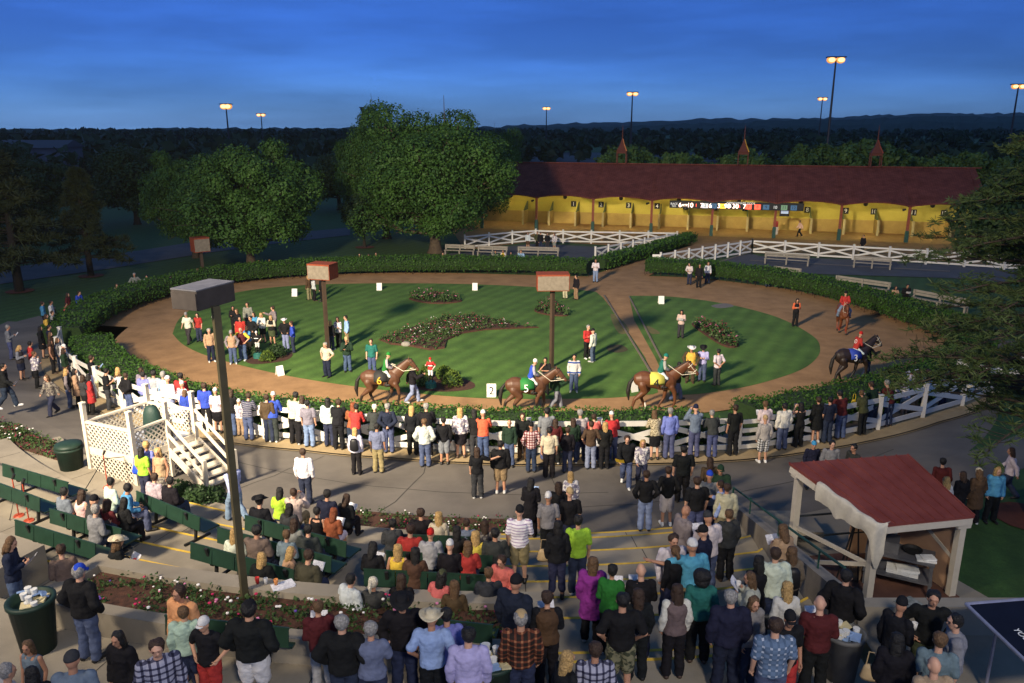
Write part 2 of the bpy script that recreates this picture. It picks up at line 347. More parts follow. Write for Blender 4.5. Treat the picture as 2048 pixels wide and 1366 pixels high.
# far hills and the wooded plain
wood_m = leafmat('far_wood_leaf', (.010, .026, .012), (.028, .055, .024), .05, .1)
hill_m = mat('wooded_hill', (.012, .030, .022), 1, scale=.03, bump=1, bscale=.08, col2=(.03, .06, .045), spec=.1)
def hills(name, y0, prof, depth, m, seed):
    r = random.Random(seed); b = MB(); n = 260; rows = []
    for k in range(5):
        row = []
        for i in range(n + 1):
            X = prof[0][0] + (prof[-1][0] - prof[0][0]) * i / n; j = max(a for a in range(len(prof)) if prof[a][0] <= X + 1e-6); j = min(j, len(prof) - 2)
            t = (X - prof[j][0]) / (prof[j + 1][0] - prof[j][0]); t = t * t * (3 - 2 * t); h = prof[j][1] * (1 - t) + prof[j + 1][1] * t
            f = (0, .55, .9, 1, .8)[k]; y = y0 + depth * k / 4
            row.append((X * (y / y0), y + r.uniform(-.03, .03) * depth, -90 + (h + 90) * f + (r.uniform(-1, 1) * 2.2 * y0 / 1300 if k else 0)))
        rows.append(row)
    for a, c in zip(rows, rows[1:]):
        for i in range(n): b.quad(a[i], a[i + 1], c[i + 1], c[i])
    return b.build(name, m, kind='structure', smooth=False)
def hz(y, row): return H + y * math.tan(math.atan((683 - row) / FPX) - TILT)
def prof(y, rows): return [((p - 1024) / FPX * y * 1.035, hz(y, q)) for p, q in rows]
hills('hills', 2600, prof(2600, [(-300, 262), (700, 258), (980, 256), (1060, 250), (1200, 244), (1420, 236), (1560, 236), (1700, 228), (1800, 224), (1960, 222), (2060, 214), (2500, 205)]), 700, hill_m, 3)
hills('hills', 1300, prof(1300, [(-500, 270), (-100, 268), (0, 266), (180, 268), (340, 264), (500, 266), (660, 262), (780, 258), (1000, 262), (1200, 256), (1400, 247), (1560, 239), (1660, 236), (1800, 229), (1900, 231), (2060, 228), (2500, 225)]), 500, hill_m, 4)
for a in range(-42, 14, 7):                                # slab joints of the terrace, tread by tread
    for i in range(9):
        r0, r1 = STEP_R[i] + .1, (STEP_R[i + 1] if i < 8 else 34.0) - .02; z = ZA + RISE * (i + 1) + .004; b = MB(); aa = radians(a); n = Vector((sin(aa), -cos(aa), 0)); s = Vector((n.y, -n.x, 0)) * .010; c = Vector((CX, CY, z))
        if (c + n * r1).x < WALLX and not (i == 8 and a < -18): b.quad(*[tuple(c + n * r + s * g) for r, g in ((r0, -1), (r1, -1), (r1, 1), (r0, 1))]); b.build('slab_joint', jm, kind='structure')
# ================================================================== fences, hedges, beds, trees
white = mat('white_paint', (.56, .54, .50), .55, var=.06, scale=3, bump=.05)
green_metal = mat('green_metal', (.012, .035, .022), .45, var=.2, scale=4)
def path_len(P): return sum((Vector(b) - Vector(a)).length for a, b in zip(P, P[1:]))
def along(P, d):
    for a, b in zip(P, P[1:]):
        l = (Vector(b) - Vector(a)).length
        if d <= l + 1e-6: t = d / l; return (a[0] + (b[0] - a[0]) * t, a[1] + (b[1] - a[1]) * t)
        d -= l
    return P[-1]
def crossbuck(P, sp, h, label, zf=lambda x, y: 0, wd=.15, group=None):
    n = max(1, round(path_len(P) / sp)); Lp = path_len(P); Q = [along(P, Lp * i / n) for i in range(n + 1)]
    t = empty('crossbuck_fence', (*Q[0], zf(*Q[0])), label=label, cat='fence', group=group); o = Vector((*Q[0], zf(*Q[0])))
    S = [Vector((*q, zf(*q))) - o for q in Q]
    for i, p in enumerate(S):
        b = MB(); b.box((p.x, p.y, p.z + h / 2 + .05), (.15, .15, h + .1), 0); b.box((p.x, p.y, p.z + h + .115), (.18, .18, .03)); b.build('post', white, t)
    for p, q in zip(S, S[1:]):
        d = (q - p).normalized() * .078; nrm = Vector((d.y, -d.x, 0)).normalized() * .05
        a, c = p + d, q - d
        for z in (h * .93, h * .16):
            b = MB(); b.beam(a + Vector((0, 0, z)), c + Vector((0, 0, z)), .04, wd, (0, 0, 1)); b.build('rail', white, t)
        for z0, z1, s in ((h * .80, h * .29, 1), (h * .29, h * .80, -1)):
            b = MB(); b.beam(a + nrm * s * .45 + Vector((0, 0, z0)), c + nrm * s * .45 + Vector((0, 0, z1)), .036, wd, (0, 0, 1)); b.build('brace', white, t)
    return t
fz = lambda x, y: land(x, y) + .09
FL_ = [p for p in cr(FENCE[2:14], 6, False)]
crossbuck([(-23.6, 40.2)] + FL_[:-1] + [(8.0, 26.4)], 2.55, 1.28, 'long white crossbuck fence curving along the front of the track, crowd leaning on it', fz, .19)
FR_ = [p for p in cr([(8.95, 26.6)] + FENCE[14:19], 6, False)]
crossbuck(FR_, 2.55, 1.28, 'white crossbuck fence right of the gate, running behind the pine', fz, .19)
gt = empty('gate', (8.1, 26.42, land(8.1, 26.4) + .09), radians(12), label='narrow white board gate standing between the two front fences', cat='gate')
for z in (.18, .48, .79, 1.12):
    b = MB(); b.box((.42, 0, z), (.7, .04, .15)); b.build('board', white, gt)
for x in (.05, .79):
    b = MB(); b.box((x, .045, .65), (.09, .05, 1.15)); b.build('stile', white, gt)
crossbuck(px((930, 498), (1060, 484), (1110, 486), (1353, 490)), 2.7, 1.25, 'white fence along the barn forecourt, behind the standing group')
crossbuck(px((1353, 491), (1190, 524)), 1.9, 1.25, 'white fence slanting along the left side of the exit path')
crossbuck(px((1503, 507), (1320, 537)), 1.9, 1.25, 'white fence slanting along the right side of the exit path')
crossbuck(px((1503, 507), (1700, 519), (1900, 532), (2090, 545)), 2.9, 1.25, 'white fence before the right half of the barn, partly behind pine boughs')
crossbuck([at(1912, 772, .4), at(2075, 806, .4)], 2.3, 1.2, 'short white fence seen through pine branches at the right edge', lambda x, y: .35, .22)

hedge_leaf = leafmat('hedge_leaf', (.020, .060, .008), (.055, .13, .018), 3, .2)
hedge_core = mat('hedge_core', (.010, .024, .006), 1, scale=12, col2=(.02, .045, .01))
stem_m = mat('hedge_stem', (.03, .018, .01), 1)
def leafquad(b, p, s, r, up=.5, bias=None):
    n = Vector((r.gauss(0, 1), r.gauss(0, 1), r.gauss(0, 1) + up))
    if bias: n = n * .55 + bias
    n.normalize(); u = n.orthogonal().normalized(); u = Matrix.Rotation(r.uniform(0, 6.28), 3, n) @ u; v = n.cross(u)
    p = Vector(p); k = r.uniform(.5, .8); b.quad(p - u * s, p - v * s * k, p + u * s, p + v * s * k)
def hedge(P, wd, h, label, zf=lambda x, y: 0, den=70, leaf=.075, seed=1, low=.28):
    r = random.Random(seed); Lp = path_len(P); core = MB(); fo = MB(); st = MB(); n = max(2, round(Lp / .6)); ring = None; nz_ = [r.uniform(-.06, .06) for _ in range(n + 1)]
    for i in range(n + 1):
        p = along(P, Lp * i / n); q = along(P, min(Lp, Lp * i / n + .1)); p0 = along(P, max(0, Lp * i / n - .1)); d = Vector((q[0] - p0[0], q[1] - p0[1], 0)).normalized(); s = Vector((-d.y, d.x, 0)); z = zf(*p); c = Vector((*p, z))
        W = wd / 2 * .9 * (1 + nz_[i]); hh = h * (1 + nz_[i] * .7) - .06
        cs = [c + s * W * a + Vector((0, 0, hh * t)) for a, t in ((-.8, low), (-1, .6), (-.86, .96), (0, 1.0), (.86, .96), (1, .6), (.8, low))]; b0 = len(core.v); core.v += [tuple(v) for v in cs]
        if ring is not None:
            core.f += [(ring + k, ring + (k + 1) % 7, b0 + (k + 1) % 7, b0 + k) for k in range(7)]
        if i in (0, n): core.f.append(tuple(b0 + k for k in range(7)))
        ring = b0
        for _ in range(2):
            a = r.uniform(-.7, .7) * W; st.tube([c + s * a + Vector((0, 0, -.02)), c + s * a * 1.05 + d * r.uniform(-.1, .1) + Vector((0, 0, h * .4))], .018, 4, False)
    N = int(Lp * (wd + 1.7 * h) * den)
    for _ in range(N):
        dd = r.uniform(0, Lp); i = min(n - 1, int(dd / Lp * n)); p = along(P, dd); q = along(P, min(Lp, dd + .1)); p0 = along(P, max(0, dd - .1)); d = Vector((q[0] - p0[0], q[1] - p0[1], 0)).normalized(); s = Vector((-d.y, d.x, 0)); f = 1 + nz_[i]
        u = r.uniform(0, wd + 1.7 * h); z = zf(*p)
        if u < wd: a = (u / wd - .5) * wd * f; hgt = h * (1 + nz_[i] * .7) * (1 - .06 * (2 * a / wd) ** 4) + r.gauss(-.02, .05)
        else:
            sgn = 1 if u - wd < .85 * h else -1; t = ((u - wd) % (.85 * h)) / (.85 * h); hgt = h * (low * .8 + (1 - low * .8) * t); a = sgn * wd / 2 * f * (.84 + .16 * math.sin(min(1, t * 1.5) * pi * .6)) + r.gauss(0, .04)
        leafquad(fo, (p[0] + s.x * a, p[1] + s.y * a, z + hgt), leaf * r.uniform(.7, 1.3), r, .6)
    e = empty('hedge', (P[0][0], P[0][1], zf(*P[0])), label=label, cat='hedge'); inv = Vector((P[0][0], P[0][1], zf(*P[0])))
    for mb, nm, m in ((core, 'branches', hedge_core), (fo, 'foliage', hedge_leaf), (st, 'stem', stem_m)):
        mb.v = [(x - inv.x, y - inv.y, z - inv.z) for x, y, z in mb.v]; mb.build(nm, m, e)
    return e
off = lambda d: [(x + (CX - x) / hypot(x - CX, y - CY) * d, y + (CY - y) / hypot(x - CX, y - CY) * d) for x, y in cr(FENCE[1:14], 4, False)]
hedge(off(1.75)[3:-1] + [(7.2, 28.1)], 1.9, 1.16, 'clipped low hedge between the long front fence and the track', lambda x, y: land(x, y) * .6, 120, .055, 1, .1)
hedge(cr([(8.9, 28.0), (10.2, 28.7), (12.2, 29.8), (15.4, 31.6), (18.7, 33.9), (21.6, 36.6), (23.6, 39)], 5, False), 2.0, 1.4, 'tall clipped hedge on the right starting beside the gate gap', lambda x, y: land(x, y) * .6, 120, .055, 2, .1)
hedge(cr([(-24.1, 41.2), (-25.2, 45.6), (-25.5, 50), (-24.3, 55), (-21.6, 59.2), (-16.5, 62.3), (-10, 63.7), (-2, 64.0), (3, 63.5), (6.2, 62.3)], 5, False), 2.3, 1.3, 'long clipped hedge wrapping the left end and far side of the track', den=70, leaf=.072, seed=3)
hedge(cr([(10.8, 63.2), (14.5, 61.8), (18.5, 59.0), (21.4, 54.8), (23.2, 50.3), (24.2, 46.0), (25.2, 42)], 5, False), 1.9, 1.35, 'clipped hedge around the right end of the track, behind the mounted outrider', den=75, leaf=.07, seed=4)
hedge(px((1196, 543), (1290, 516), (1380, 487)), 1.5, 1.1, 'short dark hedge between the exit path and its left white fence', den=38, leaf=.11, seed=5)

# flower beds: mulch part and countless plants
bed_leaf = leafmat('bed_leaf', (.02, .05, .012), (.06, .10, .03), 6, .1)
def petals(): return {k: mat('petal_' + k, c, .6, var=.1) for k, c in dict(white=(.75, .72, .7), magenta=(.45, .02, .09), violet=(.12, .06, .35), wine=(.16, .02, .04), pink=(.6, .2, .35)).items()}
PET = petals()
def inside(p, poly):
    c = False
    for (x0, y0), (x1, y1) in zip(poly, poly[1:] + poly[:1]):
        if (y0 > p[1]) != (y1 > p[1]) and p[0] < (x1 - x0) * (p[1] - y0) / (y1 - y0) + x0: c = not c
    return c
def bed(poly, z, label, n, kinds, seed, leaf=.06, hgt=.22, fl=.04, nf=None, soil=mulch, rise=.08, cat='flower bed', deep=.03):
    r = random.Random(seed); zf = z if callable(z) else (lambda x, y: z); xs = [p[0] for p in poly]; ys = [p[1] for p in poly]; o = (sum(xs) / len(xs), sum(ys) / len(ys)); oz = zf(*o)
    e = empty('flower_bed', (*o, oz), label=label, cat=cat); b = MB(); nn = len(poly)
    b.v = [(x - o[0], y - o[1], zf(x, y) - oz - deep) for x, y in poly] + [((x - o[0]) * .97, (y - o[1]) * .97, zf(x, y) - oz + rise) for x, y in poly]
    b.f = [tuple(range(nn, 2 * nn))] + [(i, (i + 1) % nn, nn + (i + 1) % nn, nn + i) for i in range(nn)]; b.build('soil', soil, e)
    pl = MB(); F = {k: MB() for k in kinds}; k = 0
    while k < n:
        p = (r.uniform(min(xs), max(xs)), r.uniform(min(ys), max(ys)))
        if not inside(p, poly): continue
        k += 1; h = hgt * r.uniform(.5, 1.2); zz = zf(*p) - oz + rise
        for _ in range(9): leafquad(pl, (p[0] - o[0] + r.gauss(0, .07), p[1] - o[1] + r.gauss(0, .07), zz + h * r.uniform(.1, 1)), leaf * r.uniform(.6, 1.3), r, .4)
        if r.random() < (nf or .6):
            f = F[r.choice(kinds)]
            for _ in range(r.choice((1, 2, 3))):
                q = (p[0] - o[0] + r.gauss(0, .06), p[1] - o[1] + r.gauss(0, .06), zz + h * r.uniform(.9, 1.25)); s = fl * r.uniform(.7, 1.3)
                f.ell(q, (s, s, s * .6), 6, 3)
    pl.build('plants', bed_leaf, e, kind='stuff')
    for kk in F:
        if F[kk].v: F[kk].build('blossoms', PET[kk], e, kind='stuff')
    return e
bed(px((755, 680), (800, 664), (850, 648), (890, 634), (960, 633), (1000, 643), (1040, 653), (1080, 656), (1035, 658), (970, 661), (925, 668), (893, 682), (889, 698), (860, 702), (820, 694), (780, 690)), .02, 'large flower bed shaped like a galloping horse in the middle of the lawn', 560, ['pink', 'wine', 'wine', 'wine', 'magenta', 'white'], 1, .055, .2, .026, .4)
bed(cr(px((817, 598), (845, 588), (880, 590), (925, 602), (895, 608), (850, 607)), 5), .02, 'small diamond flower bed with dark shrubs on the far side of the lawn', 130, ['pink', 'wine', 'wine'], 2, .08, .4, .035, .4)
bed(cr(px((1068, 622), (1090, 608), (1110, 610), (1138, 631), (1100, 632)), 5), .02, 'small triangular flower bed behind the right light pole', 90, ['pink', 'wine', 'wine'], 3, .08, .35, .035, .4)
bed(cr(px((1383, 650), (1400, 648), (1440, 658), (1478, 690), (1455, 696), (1420, 678)), 5), .02, 'slanting flower bed on the small right-hand lawn', 120, ['wine', 'wine', 'pink'], 4, .08, .4, .035, .4)
def ringpoly(r0, r1, a0, a1, n=14):
    f = lambda r, a: (CX + r * sin(radians(a)), CY - r * cos(radians(a)))
    return [f(r0, a0 + (a1 - a0) * i / n) for i in range(n + 1)] + [f(r1, a1 + (a0 - a1) * i / n) for i in range(n + 1)]
bed(ringpoly(21.6, 22.55, -13.5, .5), ZA, 'narrow red flower bed along the paved apron, before the seated rows', 150, ['magenta', 'wine', 'white', 'wine'], 5, .04, .13, .026, .3)
bed(px((-60, 838), (0, 862), (127, 912), (138, 950), (0, 905), (-60, 880), z=ZA), ZA + .36, 'narrow flower bed at the left edge beside the green bin', 210, ['white', 'wine', 'wine'], 6, .045, .16, .03, .3, deep=.6)
# shrubs round the jockey statues
shrub_leaf = leafmat('shrub_leaf', (.045, .085, .010), (.11, .16, .025), 5, .2); dark_shrub = leafmat('dark_shrub_leaf', (.012, .03, .01), (.03, .06, .02), 5, .2)
def shrub(P, r, h, m, label, seed, n=420, leaf=.06, z=0.0, group=None):
    q = random.Random(seed); e = empty('shrub', (*P, z), label=label, cat='shrub', group=group); b = MB(); st = MB()
    for _ in range(n):
        v = Vector((q.gauss(0, 1), q.gauss(0, 1), abs(q.gauss(0, 1)) * .9)).normalized() * q.uniform(.6, 1) ** .4; leafquad(b, (v.x * r, v.y * r, .05 + v.z * h), leaf * q.uniform(.7, 1.4), q, .4)
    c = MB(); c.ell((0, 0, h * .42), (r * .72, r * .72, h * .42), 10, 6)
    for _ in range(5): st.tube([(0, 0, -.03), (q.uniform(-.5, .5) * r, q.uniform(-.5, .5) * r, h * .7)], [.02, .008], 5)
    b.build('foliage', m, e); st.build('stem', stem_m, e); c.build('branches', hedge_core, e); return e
sheet('mulch_bed', cr(px((820, 762), (850, 752), (900, 752), (945, 765), (945, 778), (900, 784), (850, 782), (822, 774)), 5), .024, mulch)
sheet('mulch_bed', cr(px((488, 714), (520, 706), (560, 704), (585, 708), (575, 720), (540, 727), (500, 728)), 5), .024, mulch)
for i, (x, y, rr, h, m, l) in enumerate([(905, 772, .5, .7, shrub_leaf, 'yellow green shrub right of the red jockey statue'), (890, 757, .45, .6, shrub_leaf, 'yellow green shrub behind and right of the red jockey statue'), (852, 757, .3, .6, shrub_leaf, 'thin green shrub left of the red jockey statue'), (828, 768, .35, .8, shrub_leaf, 'yellow green shrub half hidden by horse six'), (845, 772, .35, .45, dark_shrub, 'low dark shrub in the mulch before the red jockey statue'),
    (555, 714, .5, .65, dark_shrub, 'round green shrub right of the black jockey statue'), (535, 722, .4, .5, shrub_leaf, 'yellow green shrub at the front of the left mulch bed'), (508, 712, .45, .6, dark_shrub, 'dark shrub left of the black jockey statue')]):
    shrub(at(x, y), rr, h, m, l, 20 + i, 380, .055, .02)
for i, (x, y, l) in enumerate([(395, 1010, 'dark low shrub under the stairs of the lattice stand'), (425, 1000, 'flowering shrub at the foot of the lattice stand stairs'), (362, 1000, 'dark bush against the lattice skirt of the stand')]):
    p = at(x, y, 1.0); shrub(p, .45, .5, dark_shrub, l, 40 + i, 300, .05, land(*p))

# trees
bark = mat('bark', (.05, .036, .024), .95, scale=5, bump=.9, bscale=22, col2=(.09, .066, .045)); dbark = mat('dark_bark', (.022, .017, .013), .95, scale=5, bump=.8, bscale=20)
def tree_mesh(h, rad, base, tr, n, leaf, seed, m, bm, flat=.75, lobes=26, skirt=.0):
    r = random.Random(seed); T = MB(); F = MB(); c = Vector((0, 0, base + (h - base) * .5)); hz_ = (h - base) * .5; top = base + (h - base) * .55
    T.tube([(0, 0, -.1), (0, 0, .25), (r.uniform(-.1, .1), r.uniform(-.1, .1), base * .9), (r.uniform(-.3, .3), r.uniform(-.3, .3), top), (r.uniform(-.4, .4), 0, h * .86)], [tr * 1.5, tr * 1.1, tr * .85, tr * .5, tr * .12], 10)
    cl = []
    for i in range(lobes):
        t = (i + .5) / lobes; ph = i * 2.39996; zz = 1 - 2 * t; q = math.sqrt(max(0, 1 - zz * zz)); k = r.uniform(.48, .92) * (1 + .10 * sin(3 * ph + seed))
        p = c + Vector((cos(ph) * q * rad * k, sin(ph) * q * rad * k, (zz * hz_ * k if zz > -.8 else -.72 * hz_ * k)))
        s = rad * r.uniform(.17, .33); cl.append((p, s)); st = Vector((0, 0, min(p.z - .3, base + (p.z - base) * .45))); md = (st + p) / 2 + Vector((0, 0, -.06 * rad))
        T.tube([st, md, p], [tr * .42, tr * .24, tr * .05], 6, False)
        for _ in range(2):
            e = p + Vector((r.gauss(0, 1), r.gauss(0, 1), r.gauss(0, .7))) * s * .6; T.tube([md, (md + e) / 2 + Vector((0, 0, .1)), e], [tr * .16, tr * .1, tr * .03], 4, False)
    for _ in range(n):
        p, s = r.choice(cl); v = Vector((r.gauss(0, 1), r.gauss(0, 1), r.gauss(.25, 1))).normalized() * s * (1.15 if r.random() < .1 else 1) * r.uniform(.35, 1) ** .45; v.z *= flat; a = p + v
        if a.z < base * .8: a.z = base * .8 + r.uniform(0, .8)
        for _ in range(2): leafquad(F, a + Vector((r.gauss(0, 1), r.gauss(0, 1), r.gauss(0, 1))) * leaf * .9, leaf * r.uniform(.6, 1.35), r, .5, v.normalized() * .9)
    return T.mesh('trunk', bm, True), F.mesh('crown', m)
def tree(name, loc, ms, label, rz=0, s=1, group=None, cat='tree'):
    e = empty(name, loc, rz, label=label, cat=cat, group=group); e.scale = (s, s, s) if not hasattr(s, '__len__') else s
    link('trunk', ms[0], e); link('crown', ms[1], e); return e
oak_leaf = leafmat('broad_leaf', (.016, .049, .009), (.062, .138, .023), .45, .2); dark_leaf = leafmat('dark_leaf', (.012, .030, .010), (.035, .068, .020), .5, .15)
big = tree_mesh(14.0, 7.9, 1.0, .60, 46000, .125, 11, oak_leaf, bark, .8, 62)
tree('broadleaf_tree', (-7.2, 74.5, 0), big, 'largest broad green tree with a thick trunk, left of the barn', 0, (1.0, 1.0, .90))
b2 = tree_mesh(11.0, 6.4, 1.3, .40, 34000, .12, 12, oak_leaf, bark, .8, 50)
tree('broadleaf_tree', (-22.0, 66.5, 0), b2, 'broad green tree with forked trunk behind the hedge on the left', 0, (.97, .97, .93))
tree('broadleaf_tree', (-28.6, 71.5, 0), b2, 'green tree at the left flank of the forked broad tree', 2.2, (.68, .68, .84))
tree('broadleaf_tree', (-13.2, 84, 0), big, 'tall tree half hidden behind the left side of the largest tree', 1.4, (.66, .66, .93))
tree('broadleaf_tree', (-1.8, 100, 0), big, 'tree showing to the right behind the largest tree, at the barn end', 3.3, (.52, .52, .75))
sm_t = tree_mesh(7.0, 3.0, 1.2, .2, 2600, .17, 13, dark_leaf, dbark, .9, 16)
tree('young_tree', (-14.4, 77.5, 0), sm_t, 'small dark tree with a mulch ring, left of the largest trunk', 0, .75)
darkt = tree_mesh(12.5, 6.2, 1.5, .4, 9500, .2, 14, dark_leaf, dbark, .85, 26)
LEFT_T = [(-62, 92, 1.1, 'dark tree on the far left beside the grey warehouse'), (-52, 86, 1.0, 'dark tree behind the brown conifer on the left'), (-45, 96, 1.12, 'dark round tree left of the parked white car'), (-39, 110, 1.0, 'dark tree just right of the parked white car'), (-75, 120, 1.1, 'dark tree behind the warehouse roof'), (-86, 106, 1.2, 'dark tree cut by the left edge of the picture'), (-24, 112, .95, 'dark tree seen between the two broad green trees'), (-55, 74, .75, 'dark leafy tree near the road at the left edge')]
for i, (x, y, s, l) in enumerate(LEFT_T): tree('broadleaf_tree', (x, y, 0), darkt, l, i * 1.3, (s * .82, s * .82, s * .69), 'dark trees by the left car park')
pine_leaf = leafmat('pine_needles', (.016, .024, .008), (.045, .055, .016), .8, .1); right_pine = leafmat('near_pine_needles', (.030, .058, .014), (.095, .125, .032), .8, .15)
def pine_mesh(h, rad, base, tr, seed, m, nb=60, tuft=16, nl=.24, bm=None, exp=.8, arc=(0, 6.283)):
    r = random.Random(seed); T = MB(); F = MB(); T.tube([(0, 0, -.1), (0, 0, h * .3), (.05, .05, h * .7), (0, 0, h)], [tr * 1.2, tr, tr * .6, tr * .08], 9)
    for i in range(nb):
        t = (i + r.random()) / nb; z = base + (h - base) * t; a = r.uniform(*arc); ln = rad * (1 - t) ** exp * r.uniform(.65, 1.1) + .3; d = Vector((cos(a), sin(a), 0)); sag = r.uniform(-.05, .16)
        pts = [Vector((0, 0, z)) + d * ln * u + Vector((0, 0, ln * (sag * u - .16 * u * u))) for u in (0, .35, .7, 1)]; T.tube(pts, [tr * .28, tr * .18, tr * .1, tr * .03], 5, False)
        for u in [.25 + .75 * (k + r.random()) / tuft for k in range(tuft)]:
            j = min(2, int(u * 3)); f = u * 3 - j; p = pts[j].lerp(pts[j + 1], min(1, f)); s = Vector((-d.y, d.x, 0)) * r.uniform(-1, 1) * ln * .26 * (1.15 - u * .6); e = p + s + d * abs(s.length) * .5 + Vector((0, 0, r.uniform(-.1, .25))); T.tube([p, e], [tr * .05, tr * .02], 3, False)
            for _ in range(15):
                v = Vector((r.gauss(0, 1), r.gauss(0, 1), r.gauss(.35, .8))).normalized(); q = e.lerp(p, r.random() * .5); w_ = v.orthogonal().normalized() * nl * .09; F.quad(q - w_, q + w_, q + v * nl * r.uniform(.7, 1.2) + w_ * .5, q + v * nl * r.uniform(.7, 1.2) - w_ * .5)
    return T.mesh('trunk', bm or dbark, True), F.mesh('crown', m)
pm = pine_mesh(9.5, 3.9, 1.7, .26, 21, pine_leaf, 64, 12, .5)
tree('pine_tree', (-35.6, 56.5, 0), pm, 'scruffy brown green pine at the left edge beside the road', 0, (1.05, 1.05, 1.0))
tree('pine_tree', (-33.5, 62.5, 0), pm, 'slimmer brown green pine with red mulch at its foot, left of the hedge', 2, (.8, .8, .86))
tree('pine_tree', (-47, 70, 0), pm, 'pine standing behind the road at the far left', 4, (1.05, 1.05, .95))
redm = mat('red_mulch', (.10, .028, .014), .95, scale=8)
for x, y in ((-35.6, 56.5), (-33.5, 62.5), (-14.4, 77.5), (14.75, 20.6)):
    z = land(x, y) + .03; sheet('mulch_ring', [(x + .95 * cos(a * .5236), y + .95 * sin(a * .5236)) for a in range(12)], z, redm)
nearp = pine_mesh(11.4, 5.2, 2.5, .26, 23, right_pine, 98, 23, .20, bark, .40, (1.2, 5.2))
tree('pine_tree', (15.0, 20.6, .88), nearp, 'large near pine at the right edge, its boughs hanging over the track', 0, 1)
rt = tree_mesh(12.5, 5.2, 3.5, .4, 15000, .13, 15, dark_leaf, dbark, .9, 24)
tree('broadleaf_tree', (28.6, 42, 0), rt, 'dark broadleaf tree at the right edge in front of the barn end', 0, (1, 1, .9))
# row of round trees behind the barn
rowm = [tree_mesh(7.6, 3.7, .8, .22, 2300, .24, 30 + k, leafmat('row_leaf', (.028, .062, .014), (.085, .15, .035), .5, .15), dbark, .9, 18) for k in range(2)]
rr = random.Random(5); xs_ = [1232, 1262, 1335, 1368, 1400, 1440, 1475, 1505, 1570, 1605, 1640, 1675, 1712, 1748, 1790, 1830, 1865, 1905, 1945, 1990, 2035]
PL = ['leftmost', 'second', 'third', 'fourth', 'fifth', 'sixth', 'seventh', 'eighth', 'ninth', 'tenth', 'eleventh', 'twelfth', 'thirteenth', 'fourteenth', 'fifteenth', 'sixteenth', 'seventeenth', 'eighteenth', 'nineteenth', 'twentieth', 'rightmost']
for i, x in enumerate(xs_):
    Y = rr.uniform(108, 122); s = rr.uniform(.95, 1.15) * (1.15 if 8 <= i <= 13 else 1)
    tree('round_tree', ((x - 1024) / FPX * (Y * .964 + 3), Y, 0), rowm[i % 2], f'{PL[i]} of the round trees in the row behind the barn roof, counted from left', i * 2.1, (s, s, s * rr.uniform(.9, 1.1)), 'round trees behind the barn')
def wood(name, y0, y1, x0, x1, n, h, seed, s, hf=None):
    r = random.Random(seed); b = MB()
    for _ in range(n):
        y = r.uniform(y0, y1); x = r.uniform(x0, x1) * y / y0; hh = h * r.uniform(.55, 1.1) * (hf(x / y) if hf else 1); cr_ = hh * r.uniform(.4, .6)
        for _ in range(46):
            v = Vector((r.gauss(0, 1), r.gauss(0, 1), r.gauss(0, 1))).normalized() * r.uniform(.6, 1); leafquad(b, (x + v.x * cr_, y + v.y * cr_, max(.3, hh * .58 + v.z * hh * .45)), s * r.uniform(.6, 1.4), r, .5)
    return b.build(name, wood_m, kind='stuff')
wood('far_woods', 180, 330, -160, -8, 330, 7.6, 41, 1.5)
wood('far_woods', 150, 200, -110, -34, 90, 8.2, 42, 1.2)
wood('far_woods', 430, 890, -330, 330, 900, 5.2, 43, 2.2)
wood('far_woods', 260, 420, 150, 330, 150, 7, 44, 1.7)
wood('far_woods', 190, 240, 60, 165, 110, 6.5, 45, 1.4)
wood('far_woods', 240, 420, -40, 260, 420, 6.0, 46, 1.6)
# ================================================================== paddock barn
A0 = Vector((2.75, 90.2, 0)); D_ = Vector((.968, -.252, 0)).normalized(); N_ = Vector((-D_.y, D_.x, 0)); BZ = atan2(D_.y, D_.x)
roofm = mat('maroon_shingles', (.095, .028, .022), .9, scale=1.1, bump=.6, bscale=12, col2=(.165, .052, .040), detail=12, spec=.1)
def shingle(m, su, sv):
    t = m.node_tree; b = t.nodes['Principled BSDF']; src = b.inputs['Base Color'].links[0].from_socket; tc = nd(t, 'ShaderNodeTexCoord'); mp = nd(t, 'ShaderNodeMapping'); mp.inputs['Scale'].default_value = (su, sv, 1); bk = nd(t, 'ShaderNodeTexBrick', Scale=1); bk.inputs['Color1'].default_value = (1.10, 1.08, 1.06, 1); bk.inputs['Color2'].default_value = (.86, .86, .88, 1); bk.inputs['Mortar'].default_value = (.62, .62, .64, 1); bk.inputs['Mortar Size'].default_value = .035
    x = nd(t, 'ShaderNodeMix', data_type='RGBA', blend_type='MULTIPLY'); x.inputs[0].default_value = 1; k = t.links.new; k(tc.outputs['Object'], mp.inputs[0]); k(mp.outputs[0], bk.inputs[0]); k(src, x.inputs[6]); k(bk.outputs[0], x.inputs[7]); k(x.outputs[2], b.inputs['Base Color'])
shingle(roofm, 1.1, 1.7)
yel = mat('yellow_wall', (.44, .36, .05), .8, scale=.5, col2=(.55, .46, .075), detail=6); yel2 = mat('stained_yellow_boards', (.34, .23, .06), .85, scale=.8, col2=(.48, .34, .09), detail=8)
redp = mat('red_post', (.22, .045, .022), .6); greenp = mat('green_post', (.012, .06, .045), .6); cream = mat('cream_post', (.45, .37, .16), .7, scale=2); black = mat('black_paint', (.012, .012, .012), .6); wsign = mat('white_lettering', (.8, .8, .78), .6, var=.02)
netm = mat('green_mesh_panel', (.12, .15, .05), .8); dbrown = mat('dark_beam', (.05, .026, .014), .8)
barn = empty('paddock_barn', A0, BZ, label='long open-front barn with a maroon shingle roof and yellow stalls numbered to twelve', cat='barn')
SP = 6.4; I0, I1 = -2, 7; x0, x1 = I0 * SP - .5, I1 * SP + 1.2
b = MB(); nn = 10
cols = []
